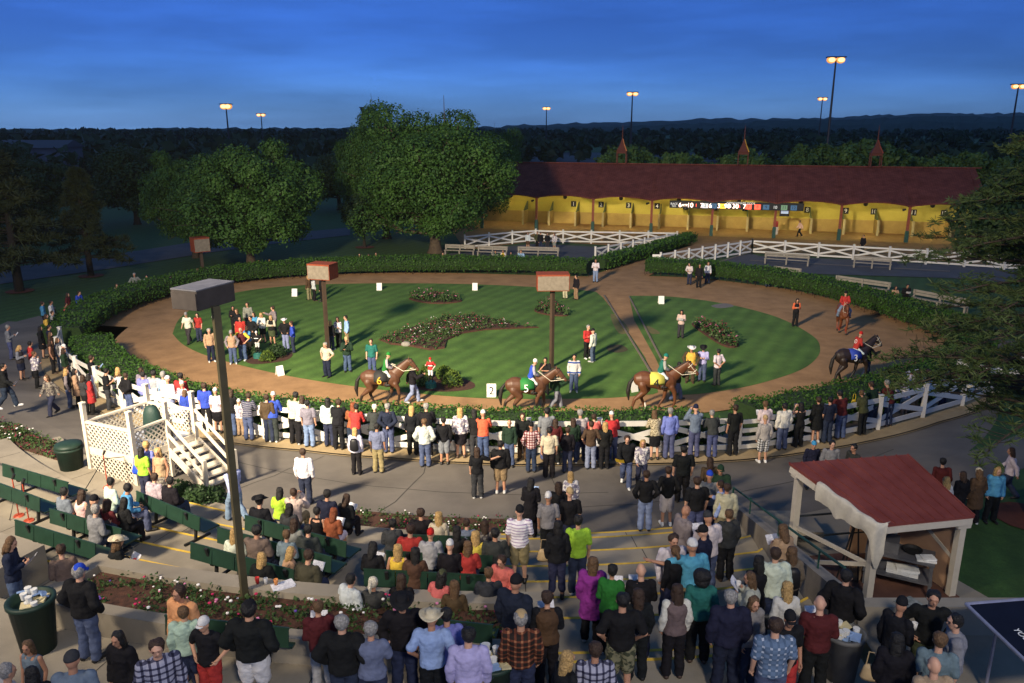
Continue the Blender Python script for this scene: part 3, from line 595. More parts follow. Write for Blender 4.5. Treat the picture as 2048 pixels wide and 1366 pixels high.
for i in range(I0, I1 + 1):
    for k in range(nn):
        x = (i + k / nn) * SP
        if x <= x1: cols.append((x, .34 * sin(pi * k / nn) ** .8))
for (xa, ha), (xb, hb) in zip(cols, cols[1:]):
    f = lambda x, h, y, z: (x, y, z)
    b.quad((xa, -.5, 3.74 + ha), (xb, -.5, 3.74 + hb), (xb, 2.2, 5.12 + hb * .3), (xa, 2.2, 5.12 + ha * .3)); b.quad((xa, 2.2, 5.12 + ha * .3), (xb, 2.2, 5.12 + hb * .3), (xb, 6.3, 7.15), (xa, 6.3, 7.15))
    b.quad((xa, 6.3, 7.15), (xb, 6.3, 7.15), (xb, 13, 3.7), (xa, 13, 3.7)); b.quad((xa, -.5, 3.74 + ha), (xa, -.5, 3.62 + ha), (xb, -.5, 3.62 + hb), (xb, -.5, 3.74 + hb))
    b.quad((xa, -.45, 3.61 + ha), (xa, 6.3, 7.0), (xb, 6.3, 7.0), (xb, -.45, 3.61 + hb))
b.quad((x0 + .5, -.5, 3.6), (x0 + .5, 6.3, 7.15), (x0 + .5, 13, 3.7)); rf = b.build('roof', roofm, barn)
for i in range(I0 + 1, I1 + 1):
    b = MB(); b.beam((i * SP, -.5, 3.76), (i * SP, 2.2, 5.15), .12, .06); b.beam((i * SP, 2.2, 5.15), (i * SP, 6.3, 7.18), .12, .06); b.build('roof_rib', roofm, rf)
b = MB(); b.beam((x0, 6.3, 7.2), (x1, 6.3, 7.2), .3, .1); b.build('ridge_cap', roofm, rf)
b = MB(); b.box(((x0 + x1) / 2, 7.0, 3.0), (x1 - x0, .2, 3.3)); b.build('upper_wall', yel, barn)
b = MB(); b.box(((x0 + x1) / 2, 6.97, .68), (x1 - x0, .22, 1.36)); b.box(((x0 + x1) / 2, 6.84, 1.38), (x1 - x0, .08, .07)); b.build('lower_wall', yel2, barn)
b = MB(); b.box(((x0 + x1) / 2, 3.0, 4.42), (x1 - x0, .25, .3)); b.build('beam', dbrown, barn)
b = MB(); b.quad((x0, -.4, .05), (x1, -.4, .05), (x1, 6.9, .05), (x0, 6.9, .05)); b.build('stall_floor', mat('stall_floor', (.30, .17, .045), .95, scale=1.5, bump=.4, bscale=15, col2=(.42, .25, .07)), barn)
for i in range(I0 + 1, I1 + 1):
    b = MB(); b.box((i * SP, 0, 2.3), (.24, .24, 2.7)); p = b.build('post', redp, barn)
    b = MB(); b.box((i * SP, 0, .55), (.34, .34, 1.1)); b.box((i * SP, 0, 1.15), (.28, .28, .14)); b.build('post_foot', greenp, p)
    b = MB(); b.beam((i * SP, 0, 3.62), (i * SP, 6.9, 3.95), .14, .25); b.build('tie_beam', dbrown, barn)
    if i % 2 == 0:
        b = MB(); b.tube([(i * SP - .35, .1, 3.35), (i * SP - .6, .25, 3.25)], [.09, .13], 8); b.build('speaker', black, barn)
def s_at(px_, dep):                                        # distance along the barn that shows at picture column px_
    lo, hi = -20, 70
    for _ in range(50):
        m_ = (lo + hi) / 2; q = A0 + D_ * m_ + N_ * dep; dd = q.y * cos(TILT) + (H - 2) * sin(TILT)
        if 1024 + FPX * q.x / dd < px_: lo = m_
        else: hi = m_
    return lo
for k, p in enumerate([1147, 1202, 1257, 1314, 1371, 1429, 1490, 1614, 1680, 1747, 1815, 1887]):
    x = s_at(p, 6.85) + (.55 if k in (8, 10) else 0); b = MB(); b.box((x, 6.86, 2.38), (.62, .05, .66)); q = b.build('stall_number', black, barn)
    link('digit', text_mesh('digit', str(k + 1), .62, wsign), q, (x, 6.82, 2.36)).rotation_euler = (pi / 2, 0, 0)
for k, p in enumerate([1046, 1098, 1151, 1206, 1262, 1319, 1377, 1436, 1496, 1624, 1690, 1758, 1828, 1904]):
    x = s_at(p, 4.4); b = MB(); b.box((x, 4.4, .85), (.22, .26, 1.7)); q = b.build('stall_divider', cream, barn)
    b = MB()
    for z in (.2, .5, .8, 1.1, 1.4): b.box((x, 5.7, z), (.07, 2.3, .26))
    b.build('boards', yel2, q)
    b = MB(); b.prism([(4.55, 1.62), (6.84, 1.62), (6.84, 2.65), (6.5, 2.6)], -.03, .03); b.v = [(x + z, y, w) for y, w, z in b.v]; b.build('mesh_panel', netm, q)
for i in range(I0 + 1, I1):
    x = (i + .42) * SP; b = MB(); b.tube([(x, 2.6, 4.3), (x, 2.6, 3.75)], .04, 6); b.tube([(x, 2.5, 3.78), (x, 2.9, 3.5)], [.16, .24], 8); b.build('stall_lamp', black, barn)
    wp = A0 + D_ * x + N_ * 3.3; lamp('stall_light', 'POINT', (wp.x, wp.y, 3.45), 225, (1, .86, .45), shadow_soft_size=.2)
# cupolas along the ridge
cupm = mat('dark_red_wood', (.085, .022, .014), .8); cup_y = mat('yellow_lit_edge', (.50, .28, .03), .5)
for p, l, tm in ((1240, 'open red cupola nearest the largest tree, painted orange light on one edge', mat('orange_lit_edge', (.5, .19, .06), .5)), (1478, 'open red cupola with painted yellow light on its spire, middle of the barn ridge', cup_y), (1738, 'darkest red cupola on the barn ridge, farthest from the trees', redp)):
    x = s_at(p, 6.3); w0 = A0 + D_ * x + N_ * 6.3; c = empty('cupola', (w0.x, w0.y, 7.22), BZ, label=l, cat='cupola', group='cupolas on the barn ridge')
    for sx in (-.52, .52):
        for sy in (-.52, .52): b = MB(); b.box((sx, sy, .7), (.10, .10, 1.5)); b.build('leg', cupm, c)
    b = MB(); b.box((0, 0, 1.25), (.98, .98, .26)); b.build('band', cupm, c)
    b = MB(); b.lathe([(.80, 1.40), (.34, 2.12), (.08, 2.7), (.035, 4.0), (.01, 4.3)], n=4); b.v = [(a * .707 - c_ * .707, a * .707 + c_ * .707, d) for a, c_, d in b.v]; q = b.build('spire', cupm, c)
    b = MB(); b.beam((.59, -.59, 1.40), (.26, -.26, 2.12), .08, .08); b.beam((.26, -.26, 2.12), (.06, -.07, 2.75), .06, .06); b.build('lit_edge', tm, q)  # bright strips on the spire edge paint in the light it catches
# tote board under the eave
sa, sb = s_at(1338, -.3), s_at(1605, -.3); tb = empty('tote_board', A0 + D_ * sa + N_ * -.35 + Vector((0, 0, 2.98)), BZ, label='black electronic tote board with lit digits hung under the barn eave', cat='tote board')
b = MB(); b.box(((sb - sa) / 2, 0, .36), (sb - sa, .14, .78)); b.build('panel', black, tb)
glow = lambda n, c, s: mat(n, c, .5, var=0, emit=c, estr=s)
gw, gr, gd, gy, gb, gg = glow('lit_white', (1, .75, .62), 3.2), glow('lit_red', (1, .10, .05), 1.5), glow('dim_white', (.7, .72, .7), .55), glow('lit_yellow', (.9, .6, .05), 1.2), glow('lit_blue', (.05, .14, .26), .25), glow('lit_green', (.16, .3, .18), .3)
def dig(s, p, m, size=.58, z=.28):
    link('digit', text_mesh('digit', s, size, m, .01), tb, (s_at(p, -.3) - sa, -.085, z)).rotation_euler = (pi / 2, 0, 0)
def boxn(s, p, m):
    x = s_at(p, -.3) - sa; b = MB(); b.box((x, -.08, .28), (.62, .02, .5)); q = b.build('number_box', m, tb); link('digit', text_mesh('digit', s, .42, black, .01), q, (x, -.10, .28)).rotation_euler = (pi / 2, 0, 0)
for s, p, m, z_, h in (('RACE', 1347, gd, .30, .40), ('NO', 1347, gd, .26, .16), ('6', 1359, gw, .66, .28), ('MTP', 1368, gw, .32, .27), ('10', 1379, gw, .66, .28), ('1', 1391, gr, .5, .28), ('7', 1402, gw, .66, .28), ('6', 1419, gw, .66, .28), ('3', 1436, gw, .66, .28), ('98', 1453, gw, .66, .28), ('5', 1460, gd, .4, .28), ('30', 1469, gw, .66, .28), ('6', 1477, gr, .4, .28), ('7', 1487, gw, .66, .28), ('10', 1548, gd, .42, .28), ('APPROXIMATE ODDS', 1479, gd, .30, .62)): dig(s, p, m, z_, h)
for s, p, m in (('2', 1409, gd), ('3', 1426, gb), ('4', 1444, gy), ('7', 1495, gr), ('8', 1513, gr), ('9', 1530, gb), ('11', 1566, gg), ('12', 1585, gb)): boxn(s, p, m)
mon = empty('hanging_monitor', A0 + D_ * s_at(1568, 1.5) + N_ * 1.5 + Vector((0, 0, 2.55)), BZ, label='small dark screen hanging below the right end of the tote board', cat='monitor')
b = MB(); b.box((0, 0, 0), (.95, .5, .7)); b.box((0, .1, .75), (.08, .08, .85)); b.build('case', black, mon); b = MB(); b.box((0, -.26, .08), (.75, .02, .3)); b.build('screen', glow('screen_glow', (.5, .6, .8), .5), mon)

# ================================================================== light poles of the paddock and lamps of the car park
polem = mat('brown_pole', (.055, .036, .024), .5, scale=3); headdk = mat('bronze_head', (.05, .042, .038), .55); headc = mat('cream_head', (.165, .14, .108), .7, spec=.1); heado = mat('orange_head', (.19, .045, .022), .7, spec=.1)
def box_light(base, top, wd, dp, hh, rz, label, front, side, off=(0, 0), pw=.085, top_m=None, pole_m=None):
    e = empty('light_pole', base, label=label, cat='light pole', group='box headed light poles'); h = top - base[2]
    b = MB(); b.box((0, 0, h / 2 - .03), (pw * 2, pw * 2, h + .06), radians(38)); b.box((0, 0, .02), (pw * 4, pw * 4, .06), radians(38)); b.build('pole', pole_m or polem, e)
    M = Matrix.Translation((off[0], off[1], h + hh / 2 - .03)) @ Matrix.Rotation(rz, 4, 'Z')
    b = MB(); b.box((0, 0, 0), (wd, dp, hh), 0, M); hd = b.build('lamp_head', side, e)
    b = MB(); b.box((0, -dp / 2 - .012, -.01), (wd * .96, .022, hh * .88), 0, M); b.build('front_panel', front, hd)
    b = MB(); b.box((0, 0, hh / 2 + .012), (wd * 1.02, dp * 1.02, .022), 0, M); b.build('top_panel', top_m or side, hd)
    return e
p0 = at(490, 1196, 2.95); box_light((*p0, 2.85), 8.72, .56, .92, .34, radians(-22), 'tall near light pole with a dark box head, standing in the planter', headdk, headdk, (-.28, .25), .062, mat('grey_lid', (.12, .12, .135), .6), mat('olive_pole', (.075, .064, .034), .5, scale=3))
p0 = at(656, 706, 0); box_light((*p0, 0), 4.05, 1.25, .95, .78, radians(-16), 'slim light pole with cream and orange box head on the left lawn', headc, heado)
p0 = at(1103, 735, 0); box_light((*p0, 0), 4.0, 1.55, .9, .78, radians(2), 'slim light pole with wide cream box head, centre of the lawn', headc, heado)
p0 = at(408, 566, 0); e = box_light((*p0, 0), 2.45, 1.15, 1.0, 1.05, radians(38), 'short light pole with orange cube head behind the left hedge', headc, heado, (0, 0), .1)
lampm = glow('lamp_glow', (1, .58, .24), 2.3); halom = glow('lamp_halo', (1, .40, .10), .95); lampdk = mat('dark_steel', (.02, .022, .03), .5)
def lot_lamp(px_, row, Y, n, label, lit=True, gap=1.0, s=.42, hgt=None):
    u = (px_ - 1024) / FPX; z = hz(Y, row); x = u * (Y * cos(TILT) + (H - z) * sin(TILT)); e = empty('lamp_post', (x, Y, 0), label=label, cat='lamp post', group='tall lamp posts of the car park')
    b = MB(); b.tube([(0, 0, -.1), (0, 0, z)], [.34, .16], 8); b.tube([(0, 0, -.1), (0, 0, .9)], .5, 8); b.build('pole', lampdk, e)
    for k in range(n):
        q = (k - (n - 1) / 2) * gap * 2; b = MB(); b.beam((0, 0, z - .2), (q * .9, 0, z + .05), .12, .12); b.box((q, 0, z + .32 * s / .42), (s * 2.4, s * 2.2, .22)); f = b.build('fixture', lampdk, e)
        if lit: b = MB(); b.ell((q, .05, z + .02), (s * 1.35, s * .7, s * .95), 12, 7); b.build('halo', halom, f)  # glowing shell added behind the bulb to imitate its orange glare
        b = MB(); b.ell((q, -.15 - s * .35, z + .02), (s * .95, s * .6, s * .62), 10, 6); b.build('bulb', lampm if lit else lampdk, f)
lot_lamp(452, 213, 225, 2, 'brightest lit lamp post over the left broad tree', True, .55, .85); lot_lamp(522, 230, 330, 2, 'smaller lit lamp post just right of the brightest left one', True, .9, .7)
lot_lamp(724, 218, 209, 1, 'unlit lamp post poking out over the largest tree', False, .8, .5); lot_lamp(1093, 217, 370, 2, 'thin lit lamp post right of the largest tree', True, .8, .75)
lot_lamp(1265, 188, 243, 2, 'lit lamp post above the cupola with painted orange light', True, .85, .65); lot_lamp(1645, 198, 309, 2, 'shorter lit lamp post close beside the tallest one', True, .9, .7)
lot_lamp(1672, 120, 170, 2, 'tallest lit lamp post, twin lamps, behind the right half of the barn', True, .95, .72); lot_lamp(2037, 173, 196, 2, 'lit lamp post at the right edge of the picture', True, .85, .65)

# ================================================================== viewing stand of white lattice
stA, stC, stE, stB = Vector((-13.25, 23.15, 0)), Vector((-11.45, 22.35, 0)), Vector((-10.30, 24.2, 0)), Vector((-12.1, 24.95, 0))
Z0, ZD, ZR, ZP = .92, 1.95, 2.85, 3.42
stand = empty('viewing_stand', (-11.8, 23.7, 0), label='square white lattice viewing stand with stairs beside the apron', cat='viewing stand'); so = stand.location.copy()
wwood = mat('white_wood', (.50, .45, .37), .6, var=.08, scale=4); deckm = mat('grey_deck', (.22, .24, .30), .7, scale=3)
def lp(p, z): return Vector((p.x - so.x, p.y - so.y, z))
def lattice(p, q, z0, z1, nm='lattice_panel', mid=None):
    n = (q - p); Ln = n.length; n.normalize(); s = Vector((-n.y, n.x, 0)) * .012; b = MB(); hgt = z1 - z0; st = .175
    for sg in (1, -1):
        k = -hgt
        while k < Ln + hgt:
            a, c = (k, 0), (k + hgt, hgt)
            if sg < 0: a, c = (k + hgt, 0), (k, hgt)
            def clip(a, c):
                (xa, ya), (xc, yc) = a, c; lo, hi = 0., 1.; dx = xc - xa
                for t in (((0 - xa) / dx), ((Ln - xa) / dx)): pass
                t0, t1 = sorted((((0 - xa) / dx), ((Ln - xa) / dx))); lo, hi = max(0, t0), min(1, t1)
                return None if hi - lo < .02 else ((xa + dx * lo, ya + (yc - ya) * lo), (xa + dx * hi, ya + (yc - ya) * hi))
            r_ = clip(a, c)
            if r_:
                P1, P2 = (p + n * w[0] + Vector((0, 0, z0 + w[1])) + s * sg for w in r_); b.beam(P1, P2, .010, .042)
            k += st
    return b.build(nm, wwood, stand)
PP = {k: lp(v, 0) for k, v in dict(A=stA, C=stC, E=stE, B=stB).items()}; PP['D'] = PP['C'].lerp(PP['E'], .55); PP['F'] = PP['B'].lerp(PP['E'], .5)
for k in 'ACEB': b = MB(); b.box((PP[k].x, PP[k].y, (Z0 + ZP) / 2 - .02), (.13, .13, ZP - Z0 + .08), radians(-24)); b.box((PP[k].x, PP[k].y, ZP + .04), (.16, .16, .04), radians(-24)); b.build('post', wwood, stand)
b = MB(); b.box((PP['D'].x, PP['D'].y, (Z0 + ZP) / 2), (.12, .12, ZP - Z0), radians(-24)); b.build('post', wwood, stand)
b = MB(); b.v = [tuple(PP[k] + Vector((0, 0, z))) for z in (ZD - .08, ZD) for k in 'ACEB']; b.f = [(0, 1, 2, 3), (7, 6, 5, 4)] + [(i, (i + 1) % 4, 4 + (i + 1) % 4, 4 + i) for i in range(4)]; b.build('deck', deckm, stand)
for a, c in ('AC', 'CE', 'EB', 'BA'):
    p, q = PP[a], PP[c]; n = (q - p).normalized() * .07; lattice(p + n, q - n, Z0 + .03, ZD - .16)
    b = MB(); b.beam(p + n + Vector((0, 0, ZD - .04)), q - n + Vector((0, 0, ZD - .04)), .05, .24); b.build('fascia', wwood, stand)
for a, c in ('AC', 'CD', 'EB', 'BA'):
    p, q = PP[a], PP[c]; n = (q - p).normalized() * .07; lattice(p + n, q - n, ZD + .1, ZR - .03)
    b = MB(); b.beam(p + n + Vector((0, 0, ZR)), q - n + Vector((0, 0, ZR)), .11, .06); b.build('handrail', wwood, stand)
# stairs leave between D and E and come down towards the seats
mid = (PP['D'] + PP['E']) / 2; dr = (lp(Vector((-8.95, 22.55, 0)), 0) - mid); dr.z = 0; run = dr.length; dr.normalize(); sd = Vector((-dr.y, dr.x, 0)) * .52
for k in range(6):
    b = MB(); z = ZD - (ZD - Z0) * (k + 1) / 7; c = mid + dr * (run * (k + .6) / 6.3); b.box((c.x, c.y, z), (.32, 1.02, .05), atan2(dr.y, dr.x)); b.build('stair_tread', wwood, stand)
for sg in (-1, 1):
    s = sd * sg; b = MB(); b.beam(mid + s + Vector((0, 0, ZD - .15)), mid + dr * run + s + Vector((0, 0, Z0 + .05)), .05, .26); b.build('stringer', wwood, stand)
    for h in (.95, .5): b = MB(); b.beam(mid + s + Vector((0, 0, ZD + h - .05)), mid + dr * run + s + Vector((0, 0, Z0 + h)), .06, .09); b.build('stair_rail', wwood, stand)
    e_ = mid + dr * run + s; b = MB(); b.box((e_.x, e_.y, Z0 + .52), (.11, .11, 1.1), atan2(dr.y, dr.x)); b.build('newel', wwood, stand)
bag = empty('covered_equipment', (-11.6, 24.1, ZD), label='dark green draped equipment standing on the deck of the lattice stand', cat='equipment'); b = MB(); b.lathe([(.32, 0), (.31, .5), (.27, .85), (.17, 1.05), (.02, 1.1)], n=12, sx=1, sy=.7); b.build('cover', mat('green_tarp', (.01, .03, .025), .6, scale=4, bump=.5), bag, True); b = MB(); b.box((.42, -.1, .12), (.3, .4, .24)); b.build('case', black, bag)

# ================================================================== benches, planter, walls, bins
def bench(a, c, label, tz=.85, group='green metal benches of the terrace', z=None):
    P = onland(*a, tz); Q = onland(*c, tz); zz = (P[2] + Q[2]) / 2 if z is None else z; p, q = Vector((P[0], P[1], 0)), Vector((Q[0], Q[1], 0)); c0 = (p + q) / 2; n = (q - p); Ln = n.length; n.normalize(); e = empty('metal_bench', (c0.x, c0.y, max(P[2], Q[2], land(c0.x, c0.y)) if z is None else z), atan2(n.y, n.x), label=label, cat='bench', group=group)
    b = MB(); b.box((0, .34, .43), (Ln, .44, .035)); b.box((0, .56, .415), (Ln, .03, .05)); b.build('seat', green_metal, e)
    k = max(2, round(Ln / .62))
    for i in range(k):
        b = MB(); w = Ln / k; x = -Ln / 2 + w * (i + .5); M = Matrix.Translation((x, .04, .68)) @ Matrix.Rotation(radians(-9), 4, 'X'); b.box((0, 0, 0), (w - .02, .018, .36), 0, M); b.box((0, .0, .175), (w, .035, .03), 0, M); b.build('backrest', green_metal, e)
    for x in ([-Ln / 2 + .5, Ln / 2 - .5] if Ln < 3.2 else [-Ln / 2 + .5, 0, Ln / 2 - .5]):
        b = MB(); b.beam((x, .0, .86), (x, .12, .40), .07, .05); b.beam((x, .12, .40), (x, .5, .40), .06, .05); b.beam((x, .25, .4), (x, .2, .03), .06, .06); b.beam((x, -.12, .03), (x, .62, .03), .06, .05); b.build('leg_frame', black, e)
    return e
for a, c, l in (((0, 930), (132, 968), 'empty green bench at the left edge, farthest row beside the flower bed'), ((-60, 950), (75, 1000), 'green bench cut by the left edge, second row behind the bed'), ((94, 1020), (238, 1062), 'green bench with a pink-topped woman at its far side'), ((24, 1043), (186, 1092), 'empty green bench in front, nearest of the left rows'), ((268, 985), (396, 1038), 'green bench right under the lattice stand'), ((378, 1105), (610, 1152), 'green bench crossing behind the near light pole, nearest row'),
    ((432, 1074), (660, 1118), 'green bench behind the near pole, second row'), ((487, 1048), (690, 1088), 'green bench behind the near pole, third row'), ((725, 1143), (985, 1156), 'long green bench backing on the planter, nearest middle row'), ((770, 1106), (985, 1117), 'green bench in the middle seating, second row, mostly hidden'), ((768, 1072), (985, 1079), 'green bench in the middle seating, farthest row, mostly hidden')): bench(a, c, l)
for a, c, l in (((325, 1236), (575, 1262), 'dark green bench below the planter wall, behind the boy in red shorts'), ((836, 1240), (985, 1256), 'dark green bench below the planter wall behind the white cowboy hat')): bench(a, c, l, z=2.61, group='benches below the planter')
planter = empty('planter', (CX, CY, 0), label='long curved concrete planter of petunias in front of the seats', cat='planter')
def arc_wall(r0, r1, a0, a1, z0, z1, nm, par, m=concrete, n=30):
    b = MB()
    for i in range(n + 1):
        a = radians(a0 + (a1 - a0) * i / n)
        for r, z in ((r0, z0), (r1, z0), (r1, z1), (r0, z1)): b.v.append((r * sin(a), -r * cos(a), z))
    for i in range(n): b.f += [(4 * i + k, 4 * i + (k + 1) % 4, 4 * i + 4 + (k + 1) % 4, 4 * i + 4 + k) for k in range(4)]
    b.f += [(0, 1, 2, 3), (4 * n + 3, 4 * n + 2, 4 * n + 1, 4 * n)]; return b.build(nm, m, par)
arc_wall(28.55, 28.95, -18.2, .6, 2.0, 3.12, 'far_wall', planter); arc_wall(30.0, 30.28, -18.2, .6, 2.4, 3.12, 'near_wall', planter)
arc_wall(28.95, 30.0, -18.2, -17.5, 2.0, 3.12, 'end_wall', planter, n=2); arc_wall(28.95, 30.0, -.1, .6, 2.0, 3.12, 'end_wall', planter, n=2); arc_wall(28.94, 30.01, -17.4, -.2, 2.3, 2.98, 'soil', planter, mulch)
r = random.Random(77); pl = MB(); F = {k: MB() for k in ('white', 'magenta', 'violet', 'pink', 'wine')}
for _ in range(260):
    rr_, a = r.uniform(29.0, 29.95), radians(r.uniform(-17.2, -.4)); c = Vector((rr_ * sin(a), -rr_ * cos(a), 2.98)); h = r.uniform(.06, .26)
    for _ in range(10): leafquad(pl, c + Vector((r.gauss(0, .06), r.gauss(0, .06), r.uniform(.02, h))), r.uniform(.025, .05), r, .5)
    if r.random() < .21:
        f = F[r.choice(['white', 'white', 'magenta', 'violet', 'pink', 'magenta'])]
        for _ in range(r.choice((1, 1, 2))): q = c + Vector((r.gauss(0, .05), r.gauss(0, .05), h + .02)); s = r.uniform(.022, .04); f.ell(q, (s, s, s * .5), 7, 3)
pl.build('plants', bed_leaf, planter, kind='stuff')
for k in F:
    if F[k].v: F[k].build('blossoms', PET[k], planter, kind='stuff')
wl = empty('concrete_wall', (CX, CY, 0), label='low concrete wall end at the left edge, beside the reading person in blue', cat='wall'); arc_wall(28.6, 30.3, -24.5, -21.2, 2.0, 3.05, 'wall', wl, n=4)
# stair wall with green handrail
sw = empty('stair_wall', (WALLX + .15, 20.7, 0), label='sloping concrete side wall of the steps with a green handrail', cat='wall')
b = MB(); b.v = [(x, y - 20.7, z) for x in (-.14, .14) for y, z in ((20.7, .6), (20.7, 1.35), (16.4, 2.45), (12.9, 3.3), (12.9, .6))]; b.f = [(0, 1, 2, 3, 4), (9, 8, 7, 6, 5)] + [(i, (i + 1) % 5, 5 + (i + 1) % 5, 5 + i) for i in range(5)]; b.build('wall', mat('weathered_concrete', (.15, .13, .11), .9, scale=1.6, bump=.2, col2=(.27, .24, .20), detail=9), sw)
b = MB(); b.tube([(0, .2, 1.7), (0, -4.3, 2.85), (0, -7.2, 3.6)], .028, 8); b.tube([(0, .2, 1.7), (0, .2, 1.2)], .028, 8); b.build('handrail', greenp, sw)
for y, z in ((-1.4, 1.9), (-3.6, 2.4), (-6, 3.0)): b = MB(); b.beam((0, y, z - .4), (0, y, z + .28), .03, .03); b.build('baluster', greenp, sw)
stp = empty('concrete_steps', (7.4, 19.6, .9), label='wide concrete steps beyond the stair wall beside the red-roofed shelter', cat='steps')
for k in range(3): b = MB(); b.box((0, .7 - k * .45, .075 + .15 * k), (1.7, .9 - .45 * 0, .15)); b.build('step', concrete, stp)
up = MB(); up.quad((WALLX + .3, 4, 2.6), (13.5, 4, 2.6), (13.5, 12.9, 2.6), (WALLX + .3, 12.9, 2.6)); up.build('walkway', concrete, kind='structure')
b = MB(); b.box((9.9, 12.98, 2.2), (7.0, .3, 2.0)); b.build('wall', concrete, empty('retaining_wall', (0, 0, 0), label='concrete retaining wall in front of the red-roofed shelter', cat='wall'))
binm = mat('bin_green', (.010, .026, .018), .55, scale=5); litter = [mat('litter_white', (.6, .6, .58), .8), mat('litter_cream', (.5, .43, .25), .8), mat('litter_blue', (.2, .3, .5), .7)]
def bin_(x, y, z, label, open_=True, s=1.0, sd=1, m=None):
    e = empty('litter_bin', (x, y, z), label=label, cat='litter bin'); b = MB(); b.lathe([(.26 * s, 0), (.34 * s, .85 * s), (.37 * s, .87 * s), (.37 * s, .93 * s), (.31 * s, .94 * s), (.28 * s, .80 * s)], n=24); b.build('bin_body', m or binm, e, True)
    if not open_: b = MB(); b.lathe([(.37 * s, .94 * s), (.34 * s, 1.02 * s), (.2 * s, 1.06 * s), (.02, 1.07 * s)], n=24); b.build('lid', binm, e, True)
    else:
        r = random.Random(sd)
        for k in range(16):
            b = MB(); c = (r.uniform(-.22, .22) * s, r.uniform(-.22, .22) * s, .86 * s + r.uniform(0, .12)); a = r.uniform(0, 6)
            if k % 3 == 0: b.lathe([(.045, 0), (.06, .12)], c, 10)
            else: b.box((0, 0, 0), (r.uniform(.12, .24), r.uniform(.08, .18), .03), 0, Matrix.Translation(c) @ Matrix.Rotation(a, 4, 'Z') @ Matrix.Rotation(r.uniform(-.6, .6), 4, 'X'))
            b.build('rubbish', litter[k % 3], e)
    return e
bin_(-13.9, 23.2, .92, 'closed green bin with a lid beside the lattice stand', False, 1.15)
P = onland(62, 1205, .95); bin_(P[0], P[1], P[2], 'overfull green bin in the lower left corner', True, 1.1, 3)
P = onland(985, 1322, .9); bin_(P[0], P[1], P[2], 'bin heaped with paper between the lilac shirt and the brown plaid', True, 1.0, 5)
P = onland(1690, 1262, .9); bin_(P[0], P[1], P[2], 'grey bin with cups on top behind the stair wall end', True, .95, 8, mat('bin_grey', (.10, .10, .10), .6))

# ================================================================== red-roofed shelter
sh = empty('shelter', (8.9, 17.5, .9), label='small open shelter with a red metal roof and white posts', cat='shelter'); O = Vector((8.9, 17.5, .9))
rfl, rfr, rbl, rbr = Vector((8.16, 16.11, 3.08)), Vector((10.63, 16.58, 3.08)), Vector((6.9, 18.32, 3.62)), Vector((10.1, 18.84, 3.62)); rfl, rfr, rbl, rbr = (v - O for v in (rfl, rfr, rbl, rbr))
redroof = mat('red_metal_roof', (.13, .030, .026), .6, scale=1.6, bump=.2, bscale=8, col2=(.20, .055, .046), detail=12, spec=.15)
def slab(q, t, nm, m, par):
    b = MB(); b.v = [tuple(v) for v in q] + [tuple(v - Vector((0, 0, t))) for v in q]; b.f = [(0, 1, 2, 3), (7, 6, 5, 4)] + [(i, 4 + i, 4 + (i + 1) % 4, (i + 1) % 4) for i in range(4)]; return b.build(nm, m, par)
rf = slab((rfl, rfr, rbr, rbl), .06, 'roof', redroof, sh)
for k in range(11):
    t = k / 10; a, c = rfl.lerp(rfr, t), rbl.lerp(rbr, t); b = MB(); b.beam(a + Vector((0, 0, .012)), c + Vector((0, 0, .012)), .03, .03); b.build('roof_seam', redroof, rf)
for a, c in ((rfl, rfr), (rfl, rbl), (rfr, rbr), (rbl, rbr)): b = MB(); n = (c - a).normalized() * .05; b.beam(a + n - Vector((0, 0, .14)), c - n - Vector((0, 0, .14)), .045, .155); b.build('fascia', wwood, sh)
cen = (rfl + rfr + rbl + rbr) / 4; posts = []
for v in (rfl, rfr, rbl, rbr):
    p = v.lerp(Vector((cen.x, cen.y, v.z)), .12); posts.append(p); b = MB(); b.box((p.x, p.y, (p.z - .22) / 2), (.16, .16, p.z - .2), radians(11)); b.box((p.x, p.y, p.z - .26), (.34, .22, .14), radians(11)); b.build('post', wwood, sh)
floor_q = [Vector((p.x, p.y, .06)) for p in (posts[0], posts[1], posts[3], posts[2])]; slab([v + (v - Vector((cen.x, cen.y, .06))) * .12 for v in floor_q], .1, 'floor', mat('brown_floor', (.10, .045, .03), .9, scale=3), sh)
ply = mat('plywood', (.36, .21, .13), .8, scale=2, col2=(.45, .28, .17))
def panel(p, q, z0, z1, nm, m, t=.03, z1b=None):
    b = MB(); n = (q - p).normalized(); s = Vector((-n.y, n.x, 0)) * t / 2; zb = z1 if z1b is None else z1b
    b.v = [(a.x + s.x * g, a.y + s.y * g, z) for g in (-1, 1) for a, z in ((p, z0), (q, z0), (q, zb), (p, z1))]; b.f = [(0, 1, 2, 3), (7, 6, 5, 4)] + [(i, 4 + i, 4 + (i + 1) % 4, (i + 1) % 4) for i in range(4)]; return b.build(nm, m, sh)
ins = lambda a, c, t: a.lerp(c, t)
panel(ins(posts[1], posts[3], .06), ins(posts[1], posts[3], .94), .08, 2.0, 'side_wall', ply, z1b=2.5); panel(ins(posts[3], posts[2], .05), ins(posts[3], posts[2], .45), .08, 2.5, 'back_wall', ply)
darkn = mat('dark_netting', (.02, .024, .026), .9)
for a, c, z0, z1 in ((posts[0], posts[2], 1.05, .1), (posts[2], posts[0], 1.05, 1.05)):
    b = MB(); n = (c - a).normalized() * .09; b.beam(Vector((a.x, a.y, z0)) + n, Vector((c.x, c.y, z1)) - n, .05, .10); b.build('side_rail', wwood, sh)
b = MB(); b.beam(Vector((posts[1].x, posts[1].y, .95)) , Vector((posts[3].x, posts[3].y, 1.7)), .05, .1); b.build('side_rail', wwood, sh)
